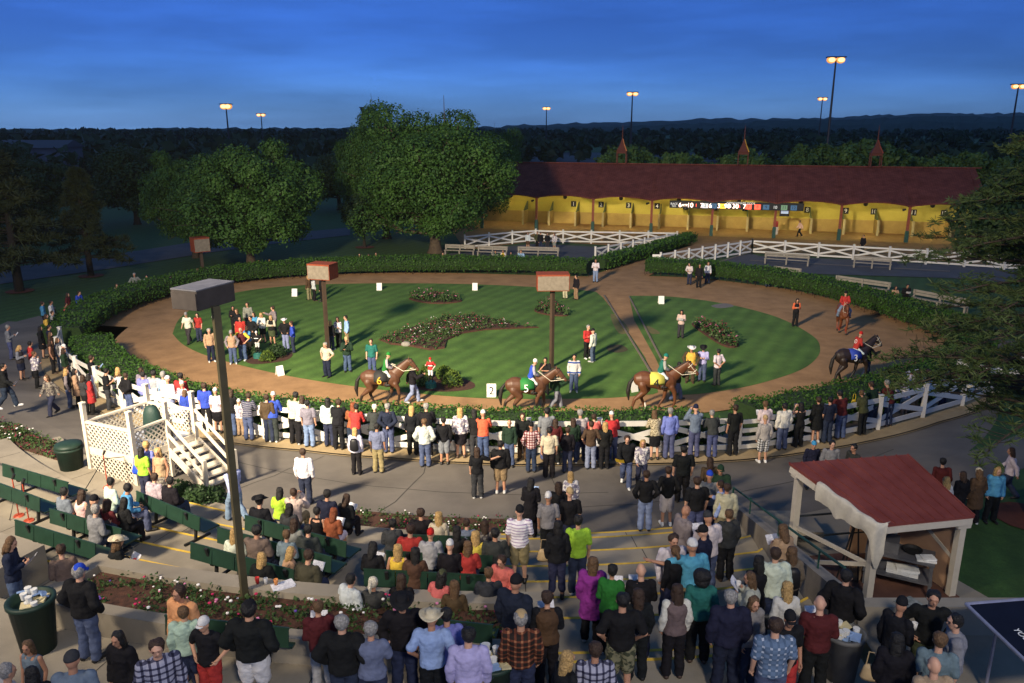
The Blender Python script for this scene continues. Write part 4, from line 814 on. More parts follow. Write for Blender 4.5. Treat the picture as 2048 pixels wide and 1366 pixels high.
for k in range(2): b = MB(); a, c = posts[2], posts[3]; b.beam(Vector((a.x, a.y, .7 + .6 * k)), Vector((c.x, c.y, .7 + .6 * k)), .04, .04); b.build('back_rail', darkn, sh)
steel = mat('grey_steel', (.12, .12, .13), .4, metal=.3)
tbl = empty('work_table', (9.35, 17.15, .96), radians(-28), label='grey steel work table with a lower shelf inside the shelter', cat='table')
for z in (.86, .36): b = MB(); b.box((0, 0, z), (1.5, .75, .05)); b.build('tabletop' if z > .5 else 'shelf', steel, tbl)
for x in (-.7, .7):
    for y in (-.33, .33): b = MB(); b.box((x, y, .42), (.06, .06, .84)); b.build('leg', steel, tbl)
def small(nm, loc, mb, m, label, cat, rz=0, smooth=False): return tag(link(nm, mb.mesh(nm, m, smooth), None, loc, rz), label, cat)
tp = lambda x, y, z: (9.35 + x * cos(-.489) - y * sin(-.489), 17.15 + x * sin(-.489) + y * cos(-.489), .96 + z)
b = MB(); b.box((0, 0, .14), (.62, .5, .28)); b.box((-.0, -.262, .15), (.3, .02, .16)); small('griddle', tp(-.35, .02, .885), b, steel, 'grey steel box with a pale plate on the work table', 'appliance', -.49)
b = MB(); b.lathe([(.18, 0), (.23, .08), (.21, .07), (.16, .02)], n=18); small('pan', tp(.25, .1, .885), b, black, 'round black pan on the work table', 'pan')
b = MB(); b.box((0, 0, .02), (.42, .3, .04)); b.box((.05, .02, .05), (.3, .25, .03), .3); small('paper_stack', tp(.55, -.15, .885), b, litter[0], 'white papers at the end of the work table', 'papers', -.3)
b = MB(); b.box((0, 0, .04), (.7, .4, .08)); b.box((.1, 0, .11), (.5, .3, .06), .2); small('folded_cloth', tp(.1, -.05, .385), b, litter[0], 'white cloths on the shelf under the work table', 'cloth', -.5)
b = MB(); b.lathe([(.22, 0), (.25, .06), (.21, .04)], n=18); small('pan', tp(-.45, 0, .385), b, steel, 'wide pan on the shelf under the work table', 'pan')
b = MB(); b.lathe([(.14, 0), (.16, .4), (.12, .42)], n=14); small('drum', (8.45, 17.4, .97), b, mat('tan_drum', (.25, .17, .1), .8), 'tan cylinder standing on the shelter floor', 'drum')
b = MB(); b.beam((-.25, 0, 0), (.1, 0, 1.9), .03, .03); b.beam((.3, 0, 0), (.1, 0, 1.9), .03, .03); b.beam((.05, .3, 0), (.1, 0, 1.9), .03, .03); b.box((.1, 0, 1.8), (.35, .3, .5)); small('camera_tripod', (8.15, 17.2, .97), b, black, 'black covered camera on a tripod inside the shelter', 'tripod')
# tarp bunched over the shelter's corner
tm = mat('canvas', (.50, .46, .38), .8, scale=3, bump=.4); b = MB(); NU, NV = 26, 10; r = random.Random(9)
e0, e1 = (rbl + O).lerp(rfl + O, .36), (rfl + O); e2 = (rfl + O).lerp(rfr + O, .13)
rw = []
for i in range(NU + 1):
    u = i / NU; base = e0.lerp(e1, u / .82) if u < .82 else e1.lerp(e2, (u - .82) / .18); d_out = Vector((-.75, -.62, 0)); row = []
    for j in range(NV + 1):
        v = j / NV; dropp = .40 + .05 * sin(u * 9) + .05 * sin(u * 23 + 1.3) + .10 * sm(.2, .35, u) * sm(.6, .45, u) + .62 * sm(.74, .92, u) * (1.15 - .5 * sm(.92, 1, u)); t = v * 1.10 - .10
        p = base + (Vector((.75, .62, 0)) * (-t) * .7 + Vector((0, 0, .04 + .02 * sin(u * 19 + v * 4))) if t < 0 else d_out * (.05 + .035 * sin(v * 3) + .022 * sin(u * 37 + v * 2)) + Vector((0, 0, .05 - dropp * t + .02 * sin(u * 40)))); row.append(p)
    rw.append(row)
for g in (0, 1):
    for row in rw:
        for p in row: b.v.append(tuple(p + Vector((-.006, -.006, .012)) * g))
st_ = (NU + 1) * (NV + 1)
for i in range(NU):
    for j in range(NV): q = (i * (NV + 1) + j, (i + 1) * (NV + 1) + j, (i + 1) * (NV + 1) + j + 1, i * (NV + 1) + j + 1); b.f += [q, tuple(st_ + k for k in reversed(q))]
tag(b.build('canvas_tarp', tm, None, True), 'off-white canvas tarp bunched over the shelter roof edge', 'tarp')
# advertising board at the lower right
zb = 3.95; ba, bb_, bc = (Vector((*at(x, y, zb), zb)) for x, y in ((1932, 1208), (2075, 1345), (2130, 1192))); ad = empty('advertising_board', ba, label='tilted navy advertising board in a silver tube frame, lower right corner', cat='advertising board')
navym = mat('navy_panel', (.006, .009, .022), .8, scale=2, spec=.1); silver = mat('silver_tube', (.30, .30, .38), .35, metal=.4); u_ = bb_ - ba; v_ = bc - ba
slab((Vector((0, 0, 0)), u_, u_ + v_, v_), .02, 'panel', navym, ad)
for p, q in ((Vector(), u_), (Vector(), v_), (u_, u_ + v_), (v_, u_ + v_)): b = MB(); b.tube([p, q], .03, 8); b.build('frame_tube', silver, ad)
for t in (.3, .95):
    for s_ in (.12, .85): p = u_ * t + v_ * s_; b = MB(); b.tube([p - Vector((0, 0, .03)), Vector((p.x, p.y, 2.6 - zb))], .025, 8); b.build('leg', silver, ad)
an = atan2(u_.y, u_.x); f = lambda t, s_: u_ * t + v_ * s_ + Vector((0, 0, .006))
link('lettering', text_mesh('lettering', 'YOU HAVE TO', .155, wsign, .002, 'LEFT'), ad, f(.42, .20), an)
b = MB(); o_ = v_.normalized()
for p, q in ((f(.44, .30), f(.98, .30)), (f(.44, .30), f(.44, .62)), (f(.44, .62), f(.98, .62))): b.beam(p, q, .014, .006)
b.build('logo_border', wsign, ad); link('lettering', text_mesh('lettering', 'HORS', .22, wsign, .002, 'LEFT'), ad, f(.54, .52), an)
b = MB(); b.prism([(0, 0), (.14, .03), (.2, .12), (.1, .16), (.02, .1)], 0, .004); link('emblem', b.mesh('emblem', mat('lime_emblem', (.35, .42, .05), .6)), ad, f(.47, .36), an)

# ================================================================== small things about the grounds
signm = mat('sign_white', (.72, .70, .66), .6, var=.03)
def marker(px_, py_, label, txt=None, s=1.0, rz=0):
    s *= .72
    p = at(px_, py_, .016); e = empty('marker_sign', (*p, .016), rz, label=label, cat='sign', group='white marker signs on the grass')
    b = MB(); b.quad((-.26 * s, -.16, 0), (.26 * s, -.16, 0), (.26 * s, -.02, .72 * s), (-.26 * s, -.02, .72 * s)); b.quad((-.26 * s, -.13, 0), (-.26 * s, .01, .72 * s), (.26 * s, .01, .72 * s), (.26 * s, -.13, 0)); b.build('front_board', signm, e)
    b = MB(); b.quad((-.26 * s, .18, 0), (.26 * s, .18, 0), (.26 * s, .02, .72 * s), (-.26 * s, .02, .72 * s)); b.build('rear_board', signm, e)
    if txt: link('digit', text_mesh('digit', txt, .62 * s, black), e, (0, -.115, .34 * s)).rotation_euler = (radians(79), 0, 0)
marker(983, 792, 'white sandwich board marked 2 beside horse five', '2', 1.1); marker(560, 750, 'white sandwich board by the near left edge of the lawn', None, .9, .7); marker(590, 592, 'white marker on the far lawn edge left of the light pole'); marker(759, 580, 'white marker on the far lawn edge near the diamond flower bed'); marker(950, 580, 'white marker on the far lawn edge between diamond bed and wide light pole'); marker(1322, 607, 'white marker on the far edge of the small right lawn'); marker(431, 634, 'white marker on the lawn behind the near light pole'); marker(1266, 782, 'white sandwich board behind the hind legs of horse four', None, 1.0, .5)
e = empty('notice_board', (*at(1312, 540), 0), label='white notice board at the end of the right exit fence', cat='sign'); b = MB(); b.box((0, 0, 1.0), (.7, .05, .6)); b.build('board', signm, e); b = MB(); b.box((0, .05, .6), (.07, .06, 1.2)); b.build('post', signm, e)
stonem = mat('pale_boulder', (.25, .23, .20), .9, bump=.4); p = at(812, 692); b = MB(); b.ell((0, 0, .10), (.27, .18, .16), 12, 7); small('boulder', (*p, 0), b, stonem, 'pale rounded stone at the near edge of the large flower bed', 'stone')
plank = mat('grey_planks', (.22, .20, .17), .85, scale=4, bump=.3)
def park_bench(a, c, label, seats=True):
    p, q = Vector((*at(*a), 0)), Vector((*at(*c), 0)); n = q - p; Ln = n.length; c0 = (p + q) / 2; e = empty('wooden_bench', c0, atan2(n.y, n.x), label=label, cat='bench', group='wooden benches behind the paddock')
    for k in range(2): b = MB(); b.box((0, -.05 - .2 * k, .45), (Ln, .17, .05)); b.build('seat_plank', plank, e)
    for k in range(2): b = MB(); b.box((0, .12, .68 + .19 * k), (Ln, .05, .16)); b.build('back_plank', plank, e)
    for k in range(max(2, round(Ln / 1.9)) + 1):
        m_ = max(2, round(Ln / 1.9)); x = -Ln / 2 + .1 + (Ln - .2) * k / m_; b = MB(); b.box((x, .06, .46), (.12, .08, .92)); b.box((x, -.24, .21), (.12, .08, .42)); b.build('leg', plank, e)
for a, c, l in (((890, 509), (950, 511), 'short wooden bench beside the trunk of the largest tree'), ((955, 512), (1015, 514), 'wooden bench with seated people behind the far hedge'), ((1035, 514), (1118, 516), 'wooden bench beside the man in pale blue, behind the far hedge'), ((1528, 526), (1618, 532), 'wooden bench on the dark pavement behind the right fence corner'), ((1705, 534), (1782, 539), 'wooden bench on the dark pavement nearer the pine'), ((1545, 556), (1600, 562), 'grey bench behind the right hedge with two people'), ((1668, 576), (1778, 592), 'long grey bench behind the outrider'), ((1822, 606), (1935, 628), 'grey slatted bench behind the hedge near the pine')): park_bench(a, c, l)
rpm = mat('red_stand', (.35, .06, .03), .5)
for a, l in (((58, 1042), 'thin red stand between the left benches'), ((38, 1032), 'short red stand with a cable at the left benches'), ((216, 975), 'red microphone stand in front of the lattice stand')):
    P = onland(*a); e = empty('microphone_stand', P, label=l, cat='stand'); b = MB(); b.tube([(0, 0, 0), (0, 0, 1.05)], .018, 6); b.build('pole', rpm, e); b = MB(); b.lathe([(.14, 0), (.12, .03)], n=12); b.build('base', rpm, e); b = MB(); b.tube([(0, 0, 1.05), (.05, .03, 1.17)], [.03, .04], 8); b.build('clip', black, e)
def cable(pts, label):
    b = MB(); b.tube([(*at(x, y, 1.4)[:2], 0) for x, y in []] or [Vector(onland(x, y)) + Vector((0, 0, .02 + h)) for x, y, h in pts], .014, 5); tag(b.build('cable', black), label, 'cable')
cable([(-10, 1060, 0), (20, 1040, .0), (38, 1032, .6)], 'black cable trailing from the left edge to the short red stand'); cable([(60, 1035, .5), (110, 1010, .05), (170, 990, .1), (216, 975, .9), (262, 962, .8)], 'black cable looping from the benches to the lattice stand')
# cars and buildings beyond the trees
tyre = mat('tyre', (.015, .015, .015), .9); glassm = mat('car_glass', (.02, .025, .035), .1, spec=.6); tail = glow('tail_light', (1, .04, .02), 2.5); headl = glow('head_light', (1, .85, .6), 7)
def car(px_, py_, m, label, rz=0, lit=None, Y=None):
    p = at(px_, py_) if Y is None else ((px_ - 1024) / FPX * Y, Y); e = empty('parked_car', (*p, 0), rz, label=label, cat='car', group='cars in the car park')
    b = MB(); b.prism([(-2.2, .35), (2.2, .35), (2.25, .8), (1.9, .95), (1.2, 1.0), (.6, 1.48), (-1.2, 1.5), (-1.9, 1.0), (-2.2, .95)], -.85, .85); b.v = [(x, z, y) for x, y, z in b.v]; b.build('body', m, e)
    b = MB(); b.prism([(1.05, 1.03), (.52, 1.42), (-1.12, 1.44), (-1.68, 1.03)], -.87, .87); b.v = [(x, z, y) for x, y, z in b.v]; b.build('window', glassm, e)
    for x in (-1.4, 1.4):
        for y in (-.8, .8): b = MB(); b.tube([(x, y - .1, .33), (x, y + .1, .33)], .33, 14); b.build('wheel', tyre, e)
    for y in (-.6, .6):
        b = MB(); b.box((-2.22, y, .8), (.06, .3, .16)); b.build('tail_light', tail if lit == 'tail' else rpm, e); b = MB(); b.box((2.24, y, .72), (.06, .3, .16)); b.build('headlight', headl if lit == 'head' else signm, e)
wcar, scar, bcar = mat('white_car', (.6, .62, .66), .3), mat('silver_car', (.28, .30, .34), .3), mat('blue_car', (.06, .10, .22), .3)
car(290, 416, wcar, 'white car parked beyond the gap left of the broad trees', .3); car(68, 462, scar, 'silver car showing through the brown pine', .2); car(60, 418, bcar, 'car with a glowing red tail light behind the brown pine', 1.4, 'tail'); car(603, 372, scar, 'car glimpsed at the right flank of the forked broad tree', .1); car(640, 352, bcar, 'dark blue car in the gap between the two broad trees', .2); car(12, 352, scar, 'car with headlights on at the left edge', -1.4, 'head'); car(1957, 331, wcar, 'white car parked beyond the right end of the barn roof', .1); car(470, 425, scar, 'car with headlights on behind the forked broad tree', -1.3, 'head'); car(1532, 312, wcar, 'white car seen between the round trees behind the barn', .6)
wh = empty('warehouse', (-100, 172, 0), radians(4), label='long grey warehouse with a low roof in the far left trees', cat='warehouse'); greyw = mat('grey_siding', (.10, .11, .14), .8, scale=.4); b = MB(); b.box((0, 0, 3.4), (15, 9, 6.8)); b.build('wall', greyw, wh)
b = MB(); b.prism([(-5.2, 6.7), (5.2, 6.7), (0, 8.2)], -7.9, 7.9); b.v = [(z, x, y) for x, y, z in b.v]; b.build('roof', mat('slate_roof', (.05, .055, .075), .7), wh)
for k in range(4): b = MB(); b.box((-5 + k * 3.3, -4.52, 4.2), (1.5, .06, 1.6)); b.build('window', glassm, wh)
# the floodlight that lights the paddock, on its mast outside the picture
fm = empty('floodlight_mast', (FL[0] - .2, FL[1] - .45, 0), label='tall mast with a floodlight outside the picture beside the stand', cat='floodlight'); b = MB(); b.tube([(0, 0, 0), (0, 0, 19.6)], [.2, .12], 8); b.build('mast', lampdk, fm); b = MB(); b.box((.1, .1, 20.0), (.7, .25, .7), radians(-22)); b.build('housing', lampdk, fm)
# ================================================================== people
skinm = mat('skin', (.4, .22, .15), .55, var=.08, scale=9, objcol=True); clothm = mat('cloth', (.5, .5, .5), .85, var=.16, scale=7, bump=.8, bscale=14, objcol=True, spec=.15)
hairm = mat('hair', (.05, .03, .02), .55, var=.5, scale=38, bump=.9, bscale=70, objcol=True); shoem = mat('shoe_leather', (.1, .1, .1), .5, var=.1, objcol=True)
facem = mat('face_features', (.06, .028, .022), .5)
def patmat(name, kind, c):
    m = bpy.data.materials.new(name); m.use_nodes = True; t = m.node_tree; b = t.nodes['Principled BSDF']; b.inputs['Roughness'].default_value = .85; b.inputs['Specular IOR Level'].default_value = .15
    tc = nd(t, 'ShaderNodeTexCoord'); sx = nd(t, 'ShaderNodeSeparateXYZ'); t.links.new(tc.outputs['Object'], sx.inputs[0])
    def stripe(ax, freq, th, src=sx):
        a = nd(t, 'ShaderNodeMath', operation='MULTIPLY'); a.inputs[1].default_value = freq; t.links.new(src.outputs[ax], a.inputs[0]); f = nd(t, 'ShaderNodeMath', operation='FRACT'); t.links.new(a.outputs[0], f.inputs[0]); g = nd(t, 'ShaderNodeMath', operation='LESS_THAN'); g.inputs[1].default_value = th; t.links.new(f.outputs[0], g.inputs[0]); return g.outputs[0]
    def mix(f, a, c_):
        x = nd(t, 'ShaderNodeMix', data_type='RGBA'); t.links.new(f, x.inputs[0])
        for v, i in ((a, 6), (c_, 7)):
            if isinstance(v, tuple): x.inputs[i].default_value = (*v, 1)
            else: t.links.new(v, x.inputs[i])
        return x.outputs[2]
    if kind == 'plaid': o = mix(stripe('Z', 11, .34), mix(stripe('X', 11, .34), c[0], c[1]), mix(stripe('X', 11, .34), c[1], c[2]))
    elif kind == 'h': o = mix(stripe('Z', 15, .28), c[0], c[1])
    elif kind == 'v': o = mix(stripe('X', 26, .3), c[0], c[1])
    elif kind == 'band': o = mix(stripe('Z', 2.2, .16), c[0], c[1])
    else:
        n = nd(t, 'ShaderNodeTexVoronoi' if kind == 'spot' else 'ShaderNodeTexNoise', Scale=26 if kind == 'spot' else 13); t.links.new(tc.outputs['Object'], n.inputs[0]); g = nd(t, 'ShaderNodeMath', operation='LESS_THAN'); g.inputs[1].default_value = .38 if kind == 'spot' else .5; t.links.new(n.outputs[0], g.inputs[0]); o = mix(g.outputs[0], c[0], c[1])
    t.links.new(o, b.inputs['Base Color']); return m
PAT = dict(plr=('red plaid', patmat('red_plaid', 'plaid', ((.45, .36, .36), (.16, .03, .035), (.04, .012, .015)))), plk=('brown plaid', patmat('brown_plaid', 'plaid', ((.02, .014, .012), (.11, .035, .02), (.28, .12, .06)))), pln=('navy plaid', patmat('navy_plaid', 'plaid', ((.30, .30, .38), (.06, .06, .10), (.015, .015, .03)))), plb=('blue plaid', patmat('blue_plaid', 'plaid', ((.10, .15, .24), (.07, .11, .18), (.34, .38, .46)))),
    str=('white striped', patmat('white_stripe', 'h', ((.66, .64, .68), (.30, .22, .36)))), stv=('pinstriped white', patmat('pinstripe', 'v', ((.72, .70, .70), (.42, .36, .45)))), stn=('navy striped', patmat('navy_stripe', 'h', ((.03, .032, .06), (.22, .22, .26)))), leo=('leopard print', patmat('leopard', 'spot', ((.42, .36, .24), (.03, .02, .012)))), cam=('camouflage', patmat('camouflage', 'noise', ((.16, .15, .09), (.045, .05, .03)))), flo=('patterned white', patmat('patterned', 'noise', ((.60, .57, .55), (.22, .20, .26)))), pat=('patterned grey', patmat('patterned_grey', 'noise', ((.20, .18, .15), (.07, .06, .06)))), plw=('black and white checked', patmat('checked', 'plaid', ((.55, .55, .55), (.12, .12, .12), (.03, .03, .03)))), bnd=('blue-striped grey', patmat('banded', 'band', ((.42, .41, .40), (.02, .05, .20)))))
COL = dict(bk=('black', (.010, .010, .012)), ch=('charcoal', (.035, .036, .04)), gy=('grey', (.19, .19, .20)), lg=('pale grey', (.34, .335, .335)), wh=('white', (.56, .55, .54)), cr=('cream', (.48, .42, .30)), nv=('navy', (.012, .016, .040)), bl=('royal blue', (.018, .055, .42)), lb=('light blue', (.26, .38, .62)), sk=('turquoise blue', (.05, .27, .50)), de=('blue', (.060, .085, .17)), ld=('light blue', (.17, .23, .36)), dd=('dark blue', (.022, .030, .065)), kh=('khaki', (.24, .18, .095)), tn=('tan', (.38, .27, .14)), br=('brown', (.075, .042, .024)), rd=('red', (.42, .020, .018)), dr=('maroon', (.085, .012, .014)), pk=('coral pink', (.55, .11, .11)), ma=('magenta', (.26, .014, .22)), og=('orange', (.68, .10, .035)), ap=('apricot', (.62, .26, .13)), ye=('yellow', (.62, .42, .025)), gr=('green', (.018, .15, .025)), dg=('dark green', (.014, .036, .020)), tl=('teal green', (.012, .14, .11)), li=('lime green', (.30, .58, .015)), ol=('olive', (.055, .060, .030)), la=('lavender', (.40, .37, .62)), pu=('periwinkle blue', (.17, .18, .52)), mt=('pale green', (.38, .46, .38)), rs=('rust', (.25, .065, .025)), pp=('pale pink', (.65, .45, .40)), tp=('taupe', (.14, .105, .085)), gb=('grey blue', (.13, .16, .24)))
HAIR = dict(bk=(.008, .007, .007), br=(.035, .018, .010), lb=(.10, .055, .025), bl=(.38, .24, .09), gy=(.22, .21, .20), wh=(.55, .50, .40), rd=(.16, .04, .012))
SKIN = [(.46, .25, .16), (.42, .22, .14), (.50, .28, .19), (.36, .18, .11)]
S_ = dict(hang=((.06, -.03, -.28), (.05, .05, -.53)), lean=((.07, .14, -.22), (-.08, .36, -.17)), read=((.05, .02, -.28), (-.07, .23, -.20)), hips=((.17, -.06, -.23), (.03, .06, -.41)), cross=((.06, .07, -.27), (-.24, .22, -.22)), cam=((.08, .20, -.16), (-.09, .27, .09)), pock=((.13, -.08, -.26), (.05, .07, -.45)), fwd=((.05, .10, -.26), (.02, .28, -.40)), bwd=((.06, -.16, -.23), (.05, -.20, -.48)), lap=((.07, .03, -.28), (-.02, .25, -.33)), rein=((.06, .10, -.26), (-.10, .33, -.30)), round=((.24, .08, -.13), (.46, .14, -.08)), chin=((.09, .10, -.26), (-.10, .16, -.02)), up=((.05, .18, -.20), (.02, .42, -.08)), back=((.11, -.14, -.24), (-.12, -.17, -.40)), out=((.12, .12, -.24), (.10, .36, -.12)))
POSES = dict(stand=('s', 0, 'hang', 'hang', 8), lean=('s', 17, 'lean', 'lean', 8), read=('s', 4, 'read', 'read', 22), hips=('s', 0, 'hips', 'hips', 5), cross=('s', 2, 'cross', 'cross', 8), cam=('s', 0, 'cam', 'cam', 3), pock=('s', 0, 'pock', 'pock', 8), walk=('w', 4, 'fwd', 'bwd', 8), sit=('t', 6, 'lap', 'lap', 10), sread=('t', 10, 'read', 'read', 22), hug=('s', 0, 'round', 'hang', 6), hugl=('s', 0, 'hang', 'round', 6), chin=('s', 3, 'chin', 'cross', 8), one=('s', 2, 'read', 'hang', 10), back=('s', -2, 'back', 'back', 6), ride=('r', 16, 'rein', 'rein', 2), upr=('r', 2, 'rein', 'rein', 0), lead=('w', 4, 'up', 'bwd', 4), statue=('s', 0, 'out', 'hips', 4), point=('s', 0, 'up', 'hang', 4), arm=('t', 0, 'round', 'lap', 4), scam=('t', 4, 'cam', 'cam', 0))
def joints(pose, sex):
    lg, lean, ar, al, hp = POSES[pose]; f = sex == 'f'; sh_ = .165 if f else .185; pz = dict(s=.93, w=.915, t=.55, r=.08)[lg]; J = {}; up = Matrix.Rotation(radians(-lean), 4, 'X'); base = Vector((0, 0, pz)); tr = lambda v: base + (up @ (Vector(v) - Vector((0, 0, .93))))
    J['tr'] = tr; J['up'] = up; J['pz'] = pz
    for s, nm in ((1, ar), (-1, al)):
        e, w = S_[nm]; sp = Vector((s * sh_, 0, 1.415)); sc_ = .96 if f else 1
        J['sh', s] = tr(sp); J['el', s] = tr(sp + Vector((s * e[0], e[1], e[2])) * sc_); J['wr', s] = tr(sp + Vector((s * w[0], w[1], w[2])) * sc_)
        hx = .085
        J['hip', s] = Vector((s * hx, 0, pz - .03))
        if lg == 's': J['kn', s] = Vector((s * .10, .015, .49)); J['an', s] = Vector((s * .115, -.02, .085)); J['toe', s] = J['an', s] + Vector((s * .03, .17, -.045))
        elif lg == 'w':
            if s > 0: J['kn', s] = Vector((.10, -.02, .49)); J['an', s] = Vector((.10, -.30, .16)); J['toe', s] = J['an', s] + Vector((.02, .13, -.11))
            else: J['kn', s] = Vector((-.10, .20, .52)); J['an', s] = Vector((-.10, .26, .09)); J['toe', s] = J['an', s] + Vector((-.02, .17, -.03))
        elif lg == 't': J['kn', s] = Vector((s * .12, .41, .52)); J['an', s] = Vector((s * .12, .40 + .03 * s, .085)); J['toe', s] = J['an', s] + Vector((s * .03, .17, -.045))
        else: J['kn', s] = Vector((s * .31, .26, -.17)); J['an', s] = Vector((s * .32, .06, -.54)); J['toe', s] = J['an', s] + Vector((s * .03, .16, -.03))
    J['head'] = tr((0, .03, 1.642)); J['hrot'] = radians(-lean * .35 - hp); J['nk'] = tr((0, .0, 1.45)); return J
def torso(b, J, f, inf=0, z0=.84, z1=1.49, wide=0):
    prof = [(.82, .12, .09), (.88, .165 if f else .155, .115), (.95, .172 if f else .165, .118), (1.03, .145 if f else .158, .108), (1.12, .128 if f else .152, .104), (1.22, .145 if f else .165, .115 if f else .112), (1.31, .160 if f else .180, .128 if f else .118), (1.39, .158 if f else .178, .105), (1.44, .115 if f else .13, .08), (1.50, .055, .055)]
    pts = [p for p in prof if z0 - .001 <= p[0] <= z1 + .001]; b.tube([J['tr']((0, -.012 if z > 1.2 else 0, z)) for z, _, _ in pts], [1] * len(pts), 16, True, [(a + inf + wide * max(0, (1.2 - z)), c + inf + wide * max(0, 1.2 - z) * .8) for z, a, c in pts])
def limbs(b, J, chain, rr, inf, frac=1.0, n=12):
    P = [J[k] for k in chain]
    if frac >= 1: Q = [(P[0], P[1], rr[0], rr[1]), (P[1], P[2], rr[1], rr[2])]
    elif frac > .5: t = (frac - .5) * 2; Q = [(P[0], P[1], rr[0], rr[1]), (P[1], P[1].lerp(P[2], t), rr[1], rr[1] + (rr[2] - rr[1]) * t)]
    else: t = frac * 2; Q = [(P[0], P[0].lerp(P[1], t), rr[0], rr[0] + (rr[1] - rr[0]) * t)]
    for p, q, a, c in Q: b.capsule(p, q, a + inf, c + inf, n)
ARM = (.050, .040, .029); LEG = (.088, .058, .040)
CACHE = {}
def body(pose, sex):
    k = (pose, sex)
    if k in CACHE: return CACHE[k]
    J = joints(pose, sex); f = sex == 'f'; b = MB(); torso(b, J, f, -.013)
    b.capsule(J['nk'], J['head'] + Vector((0, -.015, -.07)), .056 if not f else .048, .052 if not f else .045)
    M = Matrix.Rotation(J['hrot'], 3, 'X'); h = J['head']; hp = lambda v: h + M @ Vector(v)
    b.ell(h, (.076, .097, .116), 16, 12, M); b.ell(hp((0, .035, -.062)), (.055, .058, .058), 12, 8, M); b.capsule(hp((0, .088, .012)), hp((0, .108, -.022)), .011, .015, 8); b.ell(hp((0, .075, .035)), (.058, .03, .014), 10, 6, M); b.ell(hp((0, .088, -.055)), (.026, .014, .011), 8, 5, M)
    for s in (1, -1):
        b.ell(hp((s * .078, -.002, -.008)), (.014, .026, .034), 8, 6, M); limbs(b, J, [('sh', s), ('el', s), ('wr', s)], ARM, 0); limbs(b, J, [('hip', s), ('kn', s), ('an', s)], LEG, 0); b.capsule(J['an', s] + Vector((0, -.04, -.03)), J['toe', s], .045, .034)
        w = J['wr', s]; d = (w - J['el', s]).normalized(); sd = d.cross(Vector((1, 0, 0)) if abs(d.x) < .7 else Vector((0, 0, 1))).normalized(); pn = sd.cross(d).normalized() * -s
        b.tube([w, w + d * .03, w + d * .075, w + d * .095], [.026, .036, .040, .034], 10, True, [(1, .6) if abs(d.y) < .9 else (.6, 1)] * 4)
        for i, ln in enumerate((.062, .073, .069, .052)):
            o = w + d * .085 + sd * ((i - 1.5) * .021); m_ = o + d * ln * .55 + pn * .010; b.capsule(o, m_, .0098, .009, 6); b.capsule(m_, m_ + (d * .7 + pn * .75).normalized() * ln * .5, .009, .008, 6)
        o = w + d * .025 + sd * -.034; m_ = o + (d * .6 - sd * .7 + pn * .3).normalized() * .045; b.capsule(o, m_, .013, .011, 6); b.capsule(m_, m_ + (d + pn * .5).normalized() * .03, .011, .009, 6)
    CACHE[k] = remesh(b, .0115, 'person_body', skinm, 2); return CACHE[k]
def garment(pose, sex, g, pm=None):
    k = (pose, sex, g, pm.name if pm else 0)
    if k in CACHE: return CACHE[k]
    J = joints(pose, sex); f = sex == 'f'; b = MB(); lg = POSES[pose][0]; m = pm or clothm
    if g in 'tljhvdw':
        inf = dict(t=.016, l=.018, j=.032, h=.030, v=.014, d=.034, w=.028)[g]; z0 = .88 if g in 'tlvjhw' else .82
        torso(b, J, f, inf, z0, 1.44 if g != 'v' else 1.39, .05 if g in 'jhdt' else .02)
        if g in 'jhd': b.ell(J['tr']((0, 0, 1.44)), (.085, .085, .05), 12, 7, J['up'].to_3x3())
        else: b.ell(J['tr']((0, 0, 1.43)), (.07, .07, .045), 12, 7, J['up'].to_3x3())
        if g == 'h': b.ell(J['tr']((0, -.10, 1.40)), (.10, .055, .085), 12, 8, J['up'].to_3x3())
        fr = dict(t=.40, l=1, j=1, h=1, v=0, d=1, w=0)[g]
        for s in (1, -1):
            if fr: limbs(b, J, [('sh', s), ('el', s), ('wr', s)], (.053, .044, .034), inf * (1.0 if g != 't' else 1.25), fr)
            else: b.ell(J['sh', s].lerp(J['tr']((0, 0, 1.40)), .25), (.055, .055, .055), 10, 6)
        if g == 'd' and lg in 'sw': b.tube([(0, 0, J['pz'] - .02), (0, 0, J['pz'] - .2), (0, 0, .55)], [1] * 3, 16, True, [(.20, .16), (.215, .175), (.23, .19)])
    else:
        torso(b, J, f, .012, .82, 1.03)
        if g == 'k':
            if lg == 't':
                for s in (1, -1): limbs(b, J, [('hip', s), ('kn', s), ('an', s)], LEG, .03, .5)
                b.capsule(J['hip', 1].lerp(J['hip', -1], .5), J['kn', 1].lerp(J['kn', -1], .5), .1, .09)
            else: b.tube([(0, 0, J['pz'] + .05), (0, 0, J['pz'] - .12), (0, .01, .52)], [1] * 3, 16, True, [(.165, .12), (.195, .145), (.19, .15)])
        else:
            fr = dict(p=.985, s=.50, c=.82, o=.50)[g]
            for s in (1, -1):
                limbs(b, J, [('hip', s), ('kn', s), ('an', s)], (LEG[0] + .003, LEG[1] + .008, LEG[2] + .022) if g != 'o' else LEG, .016 if g in 'pc' else .03 if g == 's' else .008, fr)
    CACHE[k] = remesh(b, .0165, wr=.045, m=m, it=2, name={'k': 'skirt', 's': 'shorts', 'p': 'trousers', 'c': 'trousers', 'o': 'breeches'}.get(g, 'top')); return CACHE[k]
